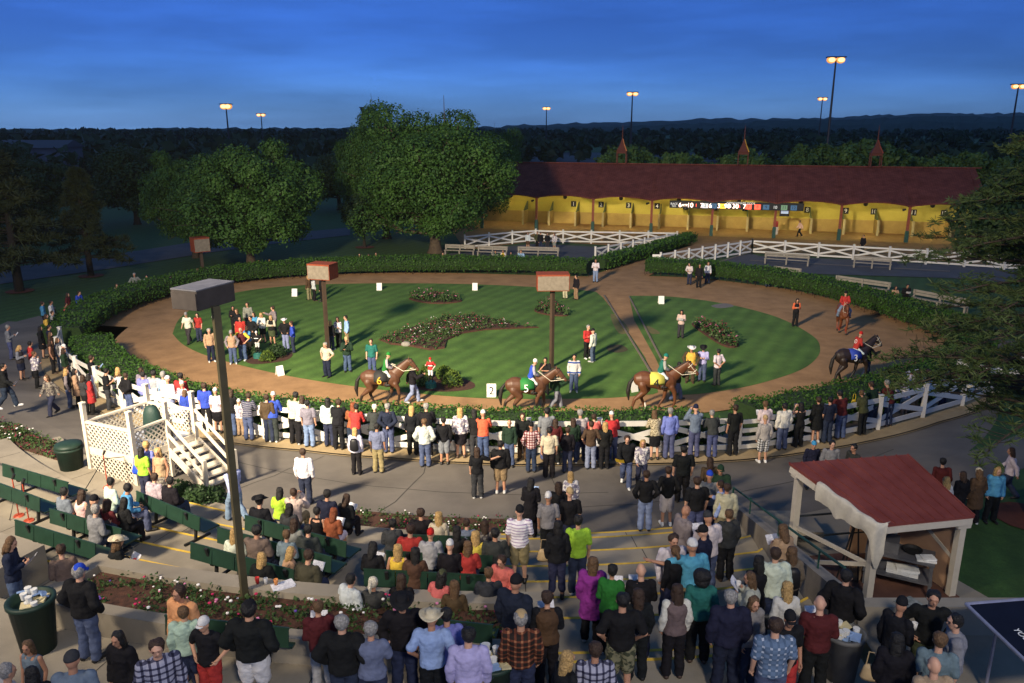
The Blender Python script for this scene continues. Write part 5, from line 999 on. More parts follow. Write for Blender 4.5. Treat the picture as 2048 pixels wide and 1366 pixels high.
def shoes(pose, sex, boots=False):
    k = ('shoe', pose, sex, boots)
    if k in CACHE: return CACHE[k]
    J = joints(pose, sex); r = []
    for s in (1, -1):
        b = MB(); a, t = J['an', s], J['toe', s]; b.capsule(a + Vector((0, -.045, -.04)), t + Vector((0, .01, 0)), .050, .044); b.capsule(a + Vector((0, -.02, 0)), a + Vector((0, -.02, -.03)), .05, .05)
        if boots: b.capsule(J['kn', s].lerp(a, .12), a, .072, .052)
        r.append(remesh(b, .014, 'boot' if boots else 'shoe', shoem, 2))
    CACHE[k] = r; return r
def headgear(kind):
    k = ('head', kind)
    if k in CACHE: return CACHE[k]
    b = MB(); m = hairm; nm = 'hair'
    if kind in 'mfyub':
        if kind == 'b': b.ell((0, -.042, -.045), (.079, .062, .030), 14, 8)
        elif kind == 'u': b.ell((0, -.035, .03), (.135, .125, .13), 16, 10); b.ell((0, -.05, -.06), (.125, .10, .10), 14, 8)
        else: b.ell((0, -.022, .028), (.085, .094, .104), 16, 10)
        if kind == 'f': b.ell((0, -.062, -.07), (.088, .052, .15), 14, 8); b.ell((0, -.075, -.17), (.078, .045, .11), 12, 8); [b.ell((s * .068, -.005, -.06), (.030, .045, .11), 10, 8) for s in (1, -1)]
        if kind == 'y': b.capsule((0, -.11, .04), (0, -.14, -.05), .032, .035); b.capsule((0, -.14, -.05), (0, -.12, -.17), .035, .015)
        me = remesh(b, .010, nm, m, 1, .05)
    else:
        m = clothm
        if kind in ('cap', 'rcap', 'hel', 'bea'):
            s = 1.12 if kind == 'hel' else 1
            b.lathe([(.092 * s, -.005), (.095 * s, .02), (.088 * s, .065 * s), (.062 * s, .105 * s), (.03, .124 * s), (.004, .128 * s)], (0, -.006, .018), 18, .93, 1.1); nm = dict(cap='cap', rcap='cap', hel='helmet', bea='beanie')[kind]
            if kind in ('cap', 'rcap', 'hel'):
                sg = -1 if kind == 'rcap' else 1; L_ = .075 if kind != 'hel' else .05
                P = [(.07 * cos(a), sg * (.078 + L_ * sin(a))) for a in [pi * i / 10 for i in range(11)]]; n = len(P); P += [(.07 - .14 * i / 6, sg * (.06 + .03 * sin(pi * i / 6))) for i in range(6, -1, -1)][::1]
                i0 = len(b.v); b.v += [(x, y - .006, .022 - abs(x) * .18) for x, y in P[:n]] + [(x, sg * .07 - .006, .03 - abs(x) * .1) for x, y in P[:n]] + [(x, y - .006, .014 - abs(x) * .18) for x, y in P[:n]]
                for i in range(n - 1): b.f += [(i0 + i, i0 + i + 1, i0 + n + i + 1, i0 + n + i), (i0 + 2 * n + i, i0 + n + i, i0 + n + i + 1, i0 + 2 * n + i + 1), (i0 + i, i0 + 2 * n + i, i0 + 2 * n + i + 1, i0 + i + 1)]
        else:
            nm = 'cowboy_hat'; i0 = 0; n = 24; prof = [(.088, .115), (.098, .07), (.102, .03), (.135, .024), (.185, .028), (.187, .020), (.135, .014), (.09, .012)]
            b.v.append((0, 0, .125))
            for r_, z in prof:
                for k2 in range(n): a = 2 * pi * k2 / n; q = abs(cos(a)); out = max(0, r_ - .11) / .075; b.v.append((cos(a) * r_ * (.86 if r_ < .11 else .95), sin(a) * r_ * 1.14 - .005, .018 + z + out * .052 * q ** 1.5 - (0.022 if r_ < .09 and q < .4 and z > .1 else 0)))
            b.f += [(0, 1 + k2, 1 + (k2 + 1) % n) for k2 in range(n)]
            for i in range(len(prof) - 1): b.f += [(1 + i * n + k2, 1 + (i + 1) * n + k2, 1 + (i + 1) * n + (k2 + 1) % n, 1 + i * n + (k2 + 1) % n) for k2 in range(n)]
        me = b.mesh(nm, m, True)
    CACHE[k] = me; return me
def face_mesh():
    if 'face' in CACHE: return CACHE['face']
    b = MB()
    for s in (1, -1): b.ell((s * .030, .088, .010), (.014, .010, .007), 8, 5); b.beam((s * .014, .097, .031), (s * .046, .086, .033), .006, .007)
    b.ell((0, .098, -.052), (.019, .005, .004), 8, 4); CACHE['face'] = b.mesh('face', facem); return CACHE['face']
paperm = mat('programme_paper', (.70, .70, .74), .7, scale=28, col2=(.42, .42, .48), detail=2); LABELS = []
def kid(name, me, root, col, M=None):
    o = link(name, me, root); o.color = (*col, 1)
    if M is not None: o.matrix_local = M
    return o
PR = random.Random(99)
def person(loc, yaw, pose, sx, top, bot, hair, hat, label, shoe=None, extras=(), scale=None, name='person', cat='person', skin=None, boots=False, group=None, wide=1.0):
    sex = 'f' if sx[0] == 'f' else 'm'; s = (.945 if sx[0] == 'f' else .74 if sx[0] == 'c' else 1.0) * (float(sx[1:]) if len(sx) > 1 else PR.uniform(.975, 1.03)); s = scale or s
    o = link(name, body(pose, sex), None, loc, radians(yaw), label=label, cat=cat, group=group); o.color = (*(skin or PR.choice(SKIN)), 1); w = wide * PR.uniform(.92, 1.04); o.scale = (s * w, s * w, s)
    J = joints(pose, sex)
    def cloth(spec):
        g, c = spec.split('.')[0], spec.split('.')[1].rstrip('-'); pm = PAT[c][1] if c in PAT else None; me = garment(pose, sex, g, pm); col = COL[c][1] if c in COL else (1, 1, 1)
        kid({'t': 't_shirt', 'l': 'shirt', 'j': 'jacket', 'h': 'hoodie', 'v': 'tank_top', 'w': 'waistcoat', 'd': 'coat'}.get(g, me.name.split('.')[0]), me, o, tuple((v * .9 + sum(col) / 3 * .1) * PR.uniform(.8, 1.0) for v in col))
        return g, c
    for t in top.split('+'): cloth(t)
    g, c = cloth(bot); sc_ = shoe or PR.choice([(.012, .011, .010)] * 4 + [(.05, .03, .02), (.4, .4, .4)])
    for me in shoes(pose, sex, boots): kid(me.name.split('.')[0], me, o, sc_)
    HM = Matrix.Translation(J['head']) @ Matrix.Rotation(J['hrot'], 4, 'X') @ Matrix.Rotation(radians(PR.uniform(-22, 22)) if pose not in ('ride', 'statue') else 0, 4, 'Z')
    if hair and hair[0] != 'b': hk, hc = hair.split('.'); kid('hair', headgear(hk), o, HAIR[hc], HM)
    if hat: hk, hc = hat.split('.'); me = headgear(hk); kid(me.name.split('.')[0], me, o, COL[hc][1], HM @ Matrix.Translation((0, 0, .012)))
    if abs(((yaw + 180) % 360) - 180) > 60: kid('face', face_mesh(), o, (1, 1, 1), HM)
    MW = Matrix.Translation(loc) @ Matrix.Rotation(radians(yaw), 4, 'Z') @ Matrix.Diagonal((s * w, s * w, s, 1)); short = label.replace('person in ', '').split(',')[0].split(' and ')[0]; plc = label.split(',')[1:] if ',' in label else ['']; ofwho = lambda s: ' '.join((f'{s} the {short}, {plc[-1].strip() if len(plc) < 3 else plc[-2].strip()}').split()[:16])
    for x in extras:
        k, *cc = x.split('.'); cc = cc[0] if cc else 'wh'
        if k == 'paper':
            p = (J['wr', 1] + J['wr', -1]) / 2 if POSES[pose][2] == POSES[pose][3] else J['wr', 1]; P = MW @ (p + Vector((0, .13, .06))); b = MB(); b.quad((-.14, 0, -.10), (0, .02, -.10), (0, .03, .11), (-.14, .01, .11)); b.quad((0, .02, -.10), (.14, 0, -.10), (.14, .01, .11), (0, .03, .11))
            i0 = len(b.v); b.quad((-.14, .004, -.10), (-.14, .014, .11), (0, .034, .11), (0, .024, -.10)); b.quad((0, .024, -.10), (0, .034, .11), (.14, .014, .11), (.14, .004, -.10)); me = b.mesh('racing_programme', paperm if cc == 'wh' else mat('paper_' + cc, COL[cc][1], .7)); q = link('racing_programme', me, None, P, label=ofwho(f'{COL[cc][0]} racing paper held by'), cat='paper'); q.rotation_euler = (radians(-38), 0, radians(yaw + PR.uniform(-15, 15)))
        elif k == 'bag':
            P = MW @ (J['wr', -1] + Vector((-.10, -.02, .05) if pose != 'stand' else (-.09, -.02, .10))); b = MB(); b.tube([(0, 0, -.15), (0, 0, -.10), (0, 0, .06), (0, 0, .12)], [1] * 4, 12, True, [(.12, .05), (.15, .065), (.11, .05), (.08, .02)]); q = MB(); q.tube([(-.07, 0, .1), (-.05, 0, .34), (.05, 0, .34), (.07, 0, .1)], .010, 6); mm = mat('bag_' + cc, COL[cc][1], .5); e = empty('handbag', P, radians(yaw), label=ofwho(f'{COL[cc][0]} handbag of'), cat='handbag'); b.build('bag_body', mm, e, True); q.build('strap', mm, e)
        elif k == 'pack':
            P = MW @ J['tr']((0, -.19, 1.22)); b = MB(); b.tube([(0, 0, -.22), (0, 0, -.18), (0, 0, .12), (0, 0, .2)], [1] * 4, 12, True, [(.12, .06), (.15, .085), (.13, .07), (.07, .03)]); tag(link('backpack', b.mesh('backpack', mat('bag_' + cc, COL[cc][1], .6), True), None, P, radians(yaw)), ofwho(f'{COL[cc][0]} backpack of'), 'backpack')
        elif k == 'cup':
            P = MW @ (J['wr', 1] + Vector((0, .08, .04))); b = MB(); b.lathe([(.032, -.06), (.045, .07), (.042, .07), (.030, -.05)], n=14); tag(link('cup', b.mesh('cup', mat('cup_' + cc, COL[cc][1], .4), True), None, P), ofwho(f'{COL[cc][0]} cup held by'), 'cup')
        elif k == 'camera':
            P = MW @ ((J['wr', 1] + J['wr', -1]) / 2 + Vector((0, .09, .05))); b = MB(); b.box((0, 0, 0), (.12, .05, .08)); b.tube([(0, .02, 0), (0, .08, 0)], .03, 10); tag(link('small_camera', b.mesh('small_camera', steel), None, P, radians(yaw)), ofwho('small camera held by'), 'camera')
    LABELS.append(label); return o
TOPW = dict(t='t-shirt', l='shirt', j='jacket', h='hoodie', v='tank top', d='coat', w='waistcoat'); BOTW = dict(p='trousers', s='shorts', k='skirt', c='cropped jeans', o='breeches'); HATW = dict(cap='cap', rcap='backward cap', bea='beanie', cow='cowboy hat', hel='helmet')
HT = dict(s=1.760, w=1.745, t=1.375)
nw = lambda s: len(s.replace('-', ' ').split())
def crowd(spec):
    for ln in spec.strip().splitlines():
        if not ln.strip() or ln[0] == '#': continue
        a, place = ln.split('|'); f = a.split(); x, y, pose, sx, yaw, top, bot, hair = float(f[0]), float(f[1]), f[2], f[3], float(f[4]), f[5], f[6], f[7]; ex = f[8:]; hat = next((e for e in ex if e.split('.')[0] in HATW), None); shoe = (.6, .6, .6) if 'ws' in ex else None; wide = next((float(e[1:]) for e in ex if e[0] == 'W'), 1.0); sit = POSES[pose][0] == 't'
        base = (.945 if sx[0] == 'f' else .74 if sx[0] == 'c' else 1.0) * (float(sx[1:]) if len(sx) > 1 else PR.uniform(.975, 1.03)); lean = radians(POSES[pose][1]); ht = (HT[POSES[pose][0]] - .6 * (1 - cos(lean)) + (.02 if hat else 0) + (.06 if hat and hat.startswith('cow') else 0)) * base
        ht *= (1.055 if y > 985 and not sit else 1); base *= (1.055 if y > 985 and not sit else 1); X, Y, Z = onland(x, y, ht); fy = .42 * sin(lean) * base; th = radians(yaw); X += sin(th) * fy; Y -= cos(th) * fy
        r_ = hypot(X - CX, Y - CY); q = rin(math.degrees(atan2(X - CX, CY - Y)))
        if q - 2.6 < r_ < q + .36 and Y < 42 and x < 1960:            # nobody stands inside the fence or the hedge: bring the feet to the rail
            k = (q + (.42 if pose == 'lean' else .36)) / r_; ux, uy = CX + (X - CX) * k, CY + (Y - CY) * k; hx_, hy_ = ux - sin(th) * fy, uy + cos(th) * fy; dd = hypot(*at(x, y, 0)); dx, dy, dz = ray(x, y); tt = hy_ / dy; z_ = H + dz * tt; need = (z_ - land(ux, uy) - .095) / ht; X, Y, Z = dx * tt + (ux - hx_), uy, land(ux, uy); base *= min(1.13, max(.93, need)); r_ = q + .36
        if q - .5 < r_ < q + .75 and Y < 42: Z += .095
        nm = lambda c: (PAT[c] if c in PAT else COL[c])[0]
        tops = top.split('+'); g, c = tops[0].split('.'); lab = f'person in {nm(c)} {TOPW[g]}'
        if len(tops) > 1: lab += f' over {nm(tops[1].split(".")[1])} {TOPW[tops[1].split(".")[0]]}' if tops[0][0] in 'w' else ''
        bg_, bc = bot.split('.')
        if not bc.endswith('-') and not sit: lab += f' and {nm(bc)} {"jeans" if bg_ == "p" and bc in ("de", "dd", "ld") else BOTW[bg_]}'
        if hat: lab += f', {COL[hat.split(".")[1]][0]} {HATW[hat.split(".")[0]]}'
        full = lab + ', ' + place.strip()
        if nw(full) > 16 and ' and ' in lab: q2 = lab.split(', '); q2[0] = q2[0][:q2[0].rindex(' and ')] if 'black and white' not in q2[0] else q2[0].split(' and black')[0]; full = ', '.join(q2) + ', ' + place.strip()
        if nw(full) > 16: print('CUT', full); full = ' '.join(full.split()[:16 - (nw(full) - len(full.split()))])
        lab = full; person((X, Y, Z), yaw, pose, sx[0] + str(base / (.945 if sx[0] == 'f' else .74 if sx[0] == 'c' else 1.0)), top, bot, None if hair == '-' else hair, hat, lab, shoe, [e for e in ex if e.split('.')[0] in ('paper', 'bag', 'pack', 'cup', 'camera')], wide=wide)
# ------------------------------------------------------------------ everyone in the picture: head point, pose, build, heading, clothes | where
CROWD = '''
83 603 stand f -60 l.sk p.bk m.br | walking beside the left hedge end
100 601 stand m -70 t.wh p.dd- m.bk | beside the left hedge end, behind a turquoise top
107 613 stand c -80 l.ol p.dd- m.br | small at the left hedge end
134 586 stand f -90 l.dr p.dd- f.br | behind the left hedge curve
131 606 stand c -90 t.pk p.dd- m.br | child behind the left hedge curve
155 582 lean m -100 l.bl p.dd- m.br | bending over the left hedge curve
91 632 stand f -60 t.ye p.dd- f.br | at the left end of the hedge
103 622 stand f -70 l.lg p.de- m.br | reading at the left end of the hedge
96 650 stand m -60 l.nv p.bk- m.bk | at the left hedge below a yellow t-shirt
79 656 stand f -70 d.bk k.ol f.bk | at the left hedge in a group
99 664 stand f -75 l.br p.bk- f.lb | at the left hedge in a group
113 676 stand f -80 l.gy p.de f.lb | at the hedge, right of the coat wearers
124 688 read m -85 h.wh p.dd- - cap.wh paper.lb | leaning in over the left fence end
125 697 stand f -70 j.dg p.br f.br | at the left end of the white fence
99 684 stand f -70 v.br p.bk f.br | behind a group at the left hedge
58 683 stand m -50 l.rd p.bk- m.bk | on the left pavement
36 691 read f -90 w.ch+l.gy k.nv f.bl paper | on the left pavement facing a red shirt
65 703 chin f -60 l.flo p.bk m.lb | on the left pavement, hand at mouth
13 650 one m -60 l.gy p.de m.gy paper | at the left edge of the pavement
2 727 walk m -70 j.bk p.dd m.bk ws paper | walking at the left edge
94 750 walk f 160 l.pat p.dd f.lb | walking towards the camera on the left pavement
130 738 stand f -70 w.bk+l.gy p.de f.bl | left of a tan coat near the fence
147 738 stand f -60 d.tn p.bk f.bk | long coat near the left fence
163 750 chin f -40 l.ch p.bk- f.br | squeezed beside a red coat
175 749 stand f -55 d.rd p.bk f.bk | bright long coat near the left fence
180 711 one m -60 l.bk p.de m.br paper.lb | standing at the left fence rail
194 738 lean c -45 l.cr p.kh- m.lb | child at the left fence rail
210 742 read m -60 t.bk p.ch m.bk paper | reading at the left fence
234 735 stand f -40 j.br p.de- f.bl | at the left fence
250 746 back m -30 j.bk p.de m.br | at the fence left of the lattice stand
281 736 stand m -20 l.gy p.dd- m.br | behind the stand in the fence row
284 744 stand m -15 l.pu p.de m.bk | behind the back post of the lattice stand
305 741 stand m -15 l.lg p.dd m.bk | fence row behind the lattice stand
324 743 stand m -20 l.lb p.dd- m.gy cap.gy | fence row behind the lattice stand
333 752 stand m -15 l.wh p.ld - cap.wh | fence row behind the lattice stand
359 746 stand m -15 l.rd p.bk- m.bk | fence row behind the lattice stand
362 762 stand f -20 l.flo p.kh- - cap.wh | behind the tall stand post
368 780 stand f0.9 -10 h.bl p.dd- f.lb | low behind the stand stairs
407 766 stand m -10 t.bl p.bk m.br | beside the stand stairs at the fence
429 776 stand f -5 t.wh k.bk - cap.wh | just left of the near light pole
233 568 sit f -150 t.pp p.kh f.lb | seated behind the left hedge
268 546 hips m -150 l.gy p.gy- m.gy | standing behind the left hedge
293 550 sit m -160 l.wh p.dd m.bk | seated behind the left hedge
313 556 sit m -160 l.bk p.dd m.bk | seated behind the left hedge
341 552 sread f -165 l.ch p.dd f.br paper | seated behind the left hedge
395 537 sit m -170 l.ol p.kh m.lb | seated behind the hedge left of the orange cube light
412 539 sread f -170 l.flo p.dr f.br paper | seated behind the hedge under the orange cube light
517 521 sit f 180 l.wh p.lg f.bl | seated behind the far hedge near the forked tree
525 528 sit c 180 t.pk p.bl m.bl | child seated behind the far hedge near the forked tree
539 519 sit f 180 v.cr p.kh f.lb | seated behind the far hedge near the forked tree
719 507 sit f 180 l.dr p.bk f.bk | seated behind the far hedge left of the largest tree
737 508 sit m 180 l.wh p.de m.br | seated behind the far hedge left of the largest tree
752 505 sit m 180 l.nv p.dd m.bk | seated behind the far hedge left of the largest tree
886 505 sit m 180 l.ch p.bk m.bk | seated in shade near the largest trunk
991 501 sit m 175 l.gy p.dd m.bk | seated on a wooden bench behind the far hedge
1006 500 sit f 180 w.ye+l.wh p.wh f.bk | seated on a wooden bench behind the far hedge
1022 504 sit c 180 l.bk p.dd m.bk | seated low beside a yellow top behind the hedge
1042 500 sit m 180 l.lb p.ch m.br | seated on a wooden bench behind the far hedge
1056 464 stand f 160 l.wh k.br f.bk | in the group before the barn fence
1075 463 hips m 150 j.ol p.bk m.br | in the group before the barn fence
1081 464 stand m -150 j.bk p.dd m.bk | in the group before the barn fence
1095 465 stand f 180 l.bk p.ch f.bk | in the group before the barn fence
1109 466 stand f 140 l.flo k.gy f.br | in the group before the barn fence
1192 518 cross m 165 l.wh p.ld m.bk | standing at the end of the far hedge
1380 525 lean m 150 l.wh p.dd- m.bk | leaning on the right exit fence
1400 528 stand m 170 l.bk p.bk- m.bk | behind the right hedge by the exit fence
1417 524 stand f 180 l.wh p.dd- f.lb | behind the right hedge by the exit fence
1535 536 arm m 180 l.dr p.dd m.br | arms spread on a grey bench
1567 545 sit c 180 t.pp p.gy m.lb | small on the grey bench behind the right hedge
1792 572 sit f 170 l.tn p.dd f.br | behind the right hedge
1815 568 sread m 175 j.bk p.bk m.bk paper | seated behind the right hedge
1601 441 walk m 90 l.pp p.bk m.bk | walking inside the barn below the tote board
1728 470 stand m 120 l.bk p.bk- m.bk | behind the barn fence near stall ten
372 624 walk m 170 t.wh p.ch - cap.gy | strolling at the left end of the lawn
394 626 stand f 175 t.rd p.dd f.bk | at the left end of the lawn
417 657 stand m -150 l.tn p.nv m.gy ws | beside the near light pole on the lawn
465 612 cross f -160 j.bk p.bk- f.bk | back of the left lawn group
473 618 stand f 160 l.bk p.br- f.lb | back of the left lawn group
494 605 stand m 180 l.gy p.dd- m.br | tallest at the back of the left lawn group
546 612 point m 120 l.gy p.ch- m.br | gesturing at the back of the left lawn group
479 633 stand m -170 h.rd p.bk- m.bk | in the left lawn group
507 625 stand f 170 t.sk p.dd- f.br | in the left lawn group
501 632 hips m 150 j.bk p.bk m.bk | suit in the left lawn group
522 626 cross f 170 j.wh k.bk f.bl | in the left lawn group
541 631 cross f 180 w.bk+l.cr k.ol f.bl | right side of the left lawn group
568 634 hips m 175 j.bk p.ld - cow.wh | right side of the left lawn group
583 642 hips m 100 l.bl p.dd m.br | right side of the left lawn group
461 660 pock m -165 w.tn+l.gy p.de - cap.gy ws | front of the left lawn group
493 652 back f -30 l.sk p.kh- f.br | bright blue back in the left lawn group
481 655 hips m 170 w.dr+t.ye p.de b.gy ws W1.12 | front of the left lawn group
616 551 stand f 60 l.br p.kh f.bl | under the box of the left lawn light pole
626 553 stand f -60 l.wh p.bk f.br | under the box of the left lawn light pole
641 552 stand m 90 j.bk p.bk m.bk | under the box of the left lawn light pole
660 641 stand f -20 j.bk p.dd f.bl bag.bk | standing beside the left lawn light pole
675 634 cross f 160 l.flo p.bk f.br | talking behind the left lawn light pole
692 631 stand m 110 l.lb p.kh m.bk | right of the left lawn light pole
651 685 hips m 150 t.cr p.nv m.gy W1.14 | front of the left lawn light pole
692 673 chin m -165 j.dg p.de - cap.tn | front of the left lawn light pole
742 678 stand m 175 t.tl p.de m.br | on the lawn behind horse six
1131 549 one f 150 l.gy p.cr f.br paper | beside the wide box light, far lawn edge
1153 550 stand m 120 j.bk p.kh m.bk | far lawn edge right of the wide box light
1176 650 cross m -150 l.rd p.bk m.gy ws | talking on the lawn by the exit path
1187 657 stand m 60 j.wh p.de - cap.bk | talking on the lawn by the exit path
1149 709 stand m 175 l.bnd p.de m.bk | on the lawn right of horse five
1091 715 chin m 170 t.bk p.bk- m.bk | hand on chin behind horse five
1364 620 read f 160 l.cr p.ch f.bk paper | alone on the small right lawn
1384 689 pock m 165 w.ye+l.br p.br - cow.wh W1.1 | behind the head of horse four
1408 688 read m 160 l.la p.de - cow.bk | between two others at the head of horse four
1438 698 back m 20 t.wh p.ch m.bk paper | seen from behind beside the black cowboy hat
1595 597 read f 175 w.bk+l.og p.bk f.bk | standing on the track before the outrider
459 780 lean f -5 j.bk p.de f.br | front fence, right of the near light pole
476 796 stand c -10 t.flo p.kh- - cap.wh | child by the near light pole
494 787 lean m -8 t.stn p.de m.br | leaning on the front fence
532 789 stand m -8 l.br p.dd- m.br | mostly hidden behind a royal blue jacket
543 785 lean m -5 j.bl p.ch - cap.wh ws | leaning on the front fence
587 782 lean m -12 l.cr p.bk m.bk | leaning on the front fence
601 792 lean f -8 j.wh p.bk- f.br paper | front fence beside a cream shirt
614 806 stand m -3 t.gy p.ld m.bk | at the kerb of the front fence
654 793 stand f -3 j.wh p.dd f.bk | front fence, bright jacket
675 800 lean m -5 j.bk p.bk m.br | front fence right of a bright white jacket
704 807 lean f -3 l.rs p.dd- f.rd | front fence, behind a red sweater
711 814 lean m -6 l.rd p.dd m.bk | leaning on the front fence
748 810 lean f 0 j.ch p.ch- m.wh | front fence
774 807 back m 0 l.nv p.de m.gy | hands behind the back at the front fence
709 856 stand f -5 h.wh p.bk f.bl pack.bk | behind the fence row with a backpack
753 847 stand m -5 t.gb p.kh m.bk | behind the fence row, left of centre
605 898 stand m -5 l.stv p.dd m.br | alone on the pavement, centre left
823 812 stand f 0 l.bk p.bk f.bl | front fence, print on the back
852 808 lean m 4 j.bk p.bk- m.gy | front fence above a white hoodie
848 838 pock m 0 h.wh p.de m.lb | behind the fence row
887 835 stand m 3 l.bk s.gy m.bk | behind the fence row, bare calves
920 816 stand f 5 l.flo k.bk f.bl bag.cr | at the front fence
949 820 lean f 10 l.bk p.ch f.bk | front fence left of an orange shirt
966 827 lean m 2 t.og p.de - cap.wh | leaning on the front fence
1019 839 stand m 172 l.dg p.de b.gy | facing the camera in the fence row
1046 826 stand m 165 j.bk p.br m.br | facing the camera behind dark green paper
1063 845 pock m 3 l.plr p.dd - rcap.bk | behind the fence row
1094 816 stand m 5 t.gy p.de m.bk | front fence, centre
1099 855 stand m 0 t.cr p.bk m.bk | behind the fence row, centre
1111 844 stand f 5 l.dr p.bk f.br | right of a cream t-shirt in the fence row
1136 855 stand f 0 l.bk p.dd m.br bag.dg | tote bag, behind the fence row
1147 842 stand f 5 j.dg p.dd f.br | fence row, between black top and brown t-shirt
1162 821 lean m 5 l.lg p.dd- m.gy | leaning on the front fence
1189 829 lean m 5 t.pk p.dd- m.br | leaning on the front fence
1183 843 pock m 3 t.br p.ld m.br | behind the fence row, right of centre
1211 845 stand f 3 l.bk p.bk f.bl bag.wh | white handbag, behind the fence row
1225 824 lean m 8 l.rd p.de - cap.wh | leaning on the front fence
954 895 hug f 4 t.bk p.ch f.br | arm round a person in khaki shorts
1001 882 stand m 0 j.bk s.kh m.bk | on the pavement, hugged by a neighbour
1062 958 read f -12 d.bk p.bk f.bk paper.lb | top of the steps, long dark coat
1097 985 stand m 0 t.gy p.bk - rcap.wh | on the steps with a blue-brimmed cap
1117 965 stand f 0 l.bk p.bk- f.br | between two caps at the top of the steps
1142 944 stand f 5 l.flo p.bk f.bl | at the top of the steps
1140 977 stand m 0 t.bk p.dd - rcap.tn | top of the steps
1311 822 lean f 5 l.leo k.bk f.lb | leaning on the front fence
1342 816 stand m 6 l.pu p.de m.gy | front fence beside a leopard print
1393 809 cam m 8 l.gb p.de - cap.nv camera | photographing at the front fence
1426 827 lean m 8 h.ch p.de m.gy | leaning on the gate
1472 810 stand m 12 t.bk p.bk m.br | at the gate post, all in black
1533 803 read m 12 t.wh p.lg- m.lb paper | front fence right of the gate
1532 831 stand m 4 l.lg s.plw - rcap.tn ws | behind the fence right of the gate
1571 807 stand m 14 j.wh p.de m.bk | right fence, dark emblem on the back
1604 805 cam f 14 v.bk p.bk f.bk camera | right fence, photographing
1255 871 walk m 172 j.bk p.de m.br ws paper.ye | walking up with a yellow envelope
1286 879 walk f 176 l.flo p.dd f.bl | walking up beside a yellow envelope
1369 892 stand m 0 t.bk p.bk m.bk W1.15 | large, on the pavement before the steps
1421 916 stand m 5 l.br p.bk- f.br paper.ye | behind a blue cap, holding yellow paper
1442 929 cross m 170 j.dg p.dd- - cap.dg | facing the camera near the stair wall
1420 943 stand m -15 t.gy p.dd - cap.bl | standing at the top of the stair wall
1294 942 pock m 0 l.bk p.ld m.br | at the top of the steps
1338 934 pock m 0 l.bk s.wh m.br ws | at the top of the steps
1396 955 stand m 5 t.bk p.de m.br W1.08 | top of the steps, left of a cream jacket
1455 968 stand m -5 j.cr p.kh- m.br | beside the upper end of the handrail
1444 962 one m 60 l.lb p.kh- m.br | shading the eyes near the handrail
1370 1012 stand m -70 h.gy p.dd b.bl | on the steps facing right
1420 1026 read m 20 h.wh p.de - bea.ch paper | on the steps
1459 1021 stand f 10 h.ch p.bk m.lb bag.br | beside the stair wall
1639 794 stand f 14 d.bk k.bk m.br | right fence, long coat
1662 794 stand m 10 t.nv p.dd m.bk paper | right fence beside a maroon shirt
1685 783 lean m 14 l.dr p.de m.bk W1.06 | right fence, tall
1728 781 lean f 20 j.ol p.bk m.lb bag.ye | right fence at the pine tips
1749 764 lean m 25 l.dg p.dd- m.br paper | right fence behind pine tips
1780 761 lean m 25 l.dr p.dd- m.gy | right fence behind pine tips
1812 754 lean f 25 l.flo k.gy f.br | right fence behind pine boughs
1838 742 cam f 30 l.wh p.kh f.br paper | right fence, hidden among pine boughs
1858 739 cam m 30 l.lb p.bk m.br paper | right fence, paper raised above the pine
1896 728 stand m 35 l.gb p.dd- m.rd | far right fence among pine boughs
1628 882 stand c1.2 178 l.nv p.dd- - bea.sk | facing the camera behind the red shelter roof
1665 881 stand m 176 l.gy p.dd- m.bk | facing the camera behind the red shelter roof
1710 889 stand m 110 l.ch p.bk- m.bk | profile behind the red shelter roof
1888 917 stand m -10 l.dr p.dd- m.bk | behind the right end of the shelter roof
1895 955 stand f 20 t.wh p.dd- f.bl | half behind the right end of the shelter roof
1928 944 stand f 15 j.bk p.bk f.br | light collar, right of the shelter
1961 938 stand f 10 d.br p.bk f.lb bea.cr | on the dark grass right of the shelter
1997 934 stand f 175 j.sk p.bk f.bl | on the dark grass by the pine trunk
2027 896 walk f 60 l.wh p.dd f.br | under the pine at the right edge
281 896 stand f -15 t.li p.dd f.bk bag.bl | under the lattice stand
291 884 stand f -20 l.pu p.gy- m.bl | partly hidden by a lime t-shirt
316 896 stand f 170 v.tn k.pat f.bl | facing the camera under the lattice stand
462 925 walk m 55 l.la p.ld m.br | walking behind the near light pole
217 957 sit m -35 l.wh p.de m.bk | seated on the left rows near the microphone stand
250 969 sit m -60 l.sk p.de m.bk | seated on the left rows
305 948 sit m -25 h.lg p.dd m.br | seated under the lattice stand
336 955 sit m -30 j.bk p.dd m.bk | seated under the lattice stand
123 977 sit m -30 t.gb p.dd m.bk | seated on the left rows with a hand raised
159 982 sit f -28 v.pp p.de f.br bag.rd | seated on the left rows
181 993 sit m -40 l.ch p.dd - cap.bk | seated beside a pale pink tank top
186 1012 sit m -30 l.gy p.dd m.gy | seated on the left rows
210 1001 sit f -25 l.dr p.dd f.br | seated on the left rows
244 997 sit f -28 l.bk p.bk f.bk | seated on the left rows
228 1070 sit f -50 j.bk p.dd f.lb cow.cr cup.rd paper | seated alone on the left steps
120 1093 sread m 30 l.tp p.dd m.br | sitting on the wall end by the planter
154 1132 pock m -15 j.bk p.de m.gy cap.bl W1.12 | back turned at the lower left planter
15 1076 read f -75 l.nv p.de f.lb paper | reading at the left edge by the wall
359 1171 stand m 160 j.ap p.dd- m.br | below the planter facing a green hoodie
366 1216 stand c1.18 10 h.mt s.dd m.lb | below the planter, back turned
408 1233 hips c1.2 165 t.bk s.rd - cap.wh | below the planter, facing the camera
236 1263 stand f 165 j.bk p.bk f.bk | lower left, facing the camera
311 1280 stand m -150 l.pln p.dd m.br W1.1 | lower left in checks
140 1308 stand m 10 l.gb p.dd - bea.ch W1.1 | bottom left, back turned
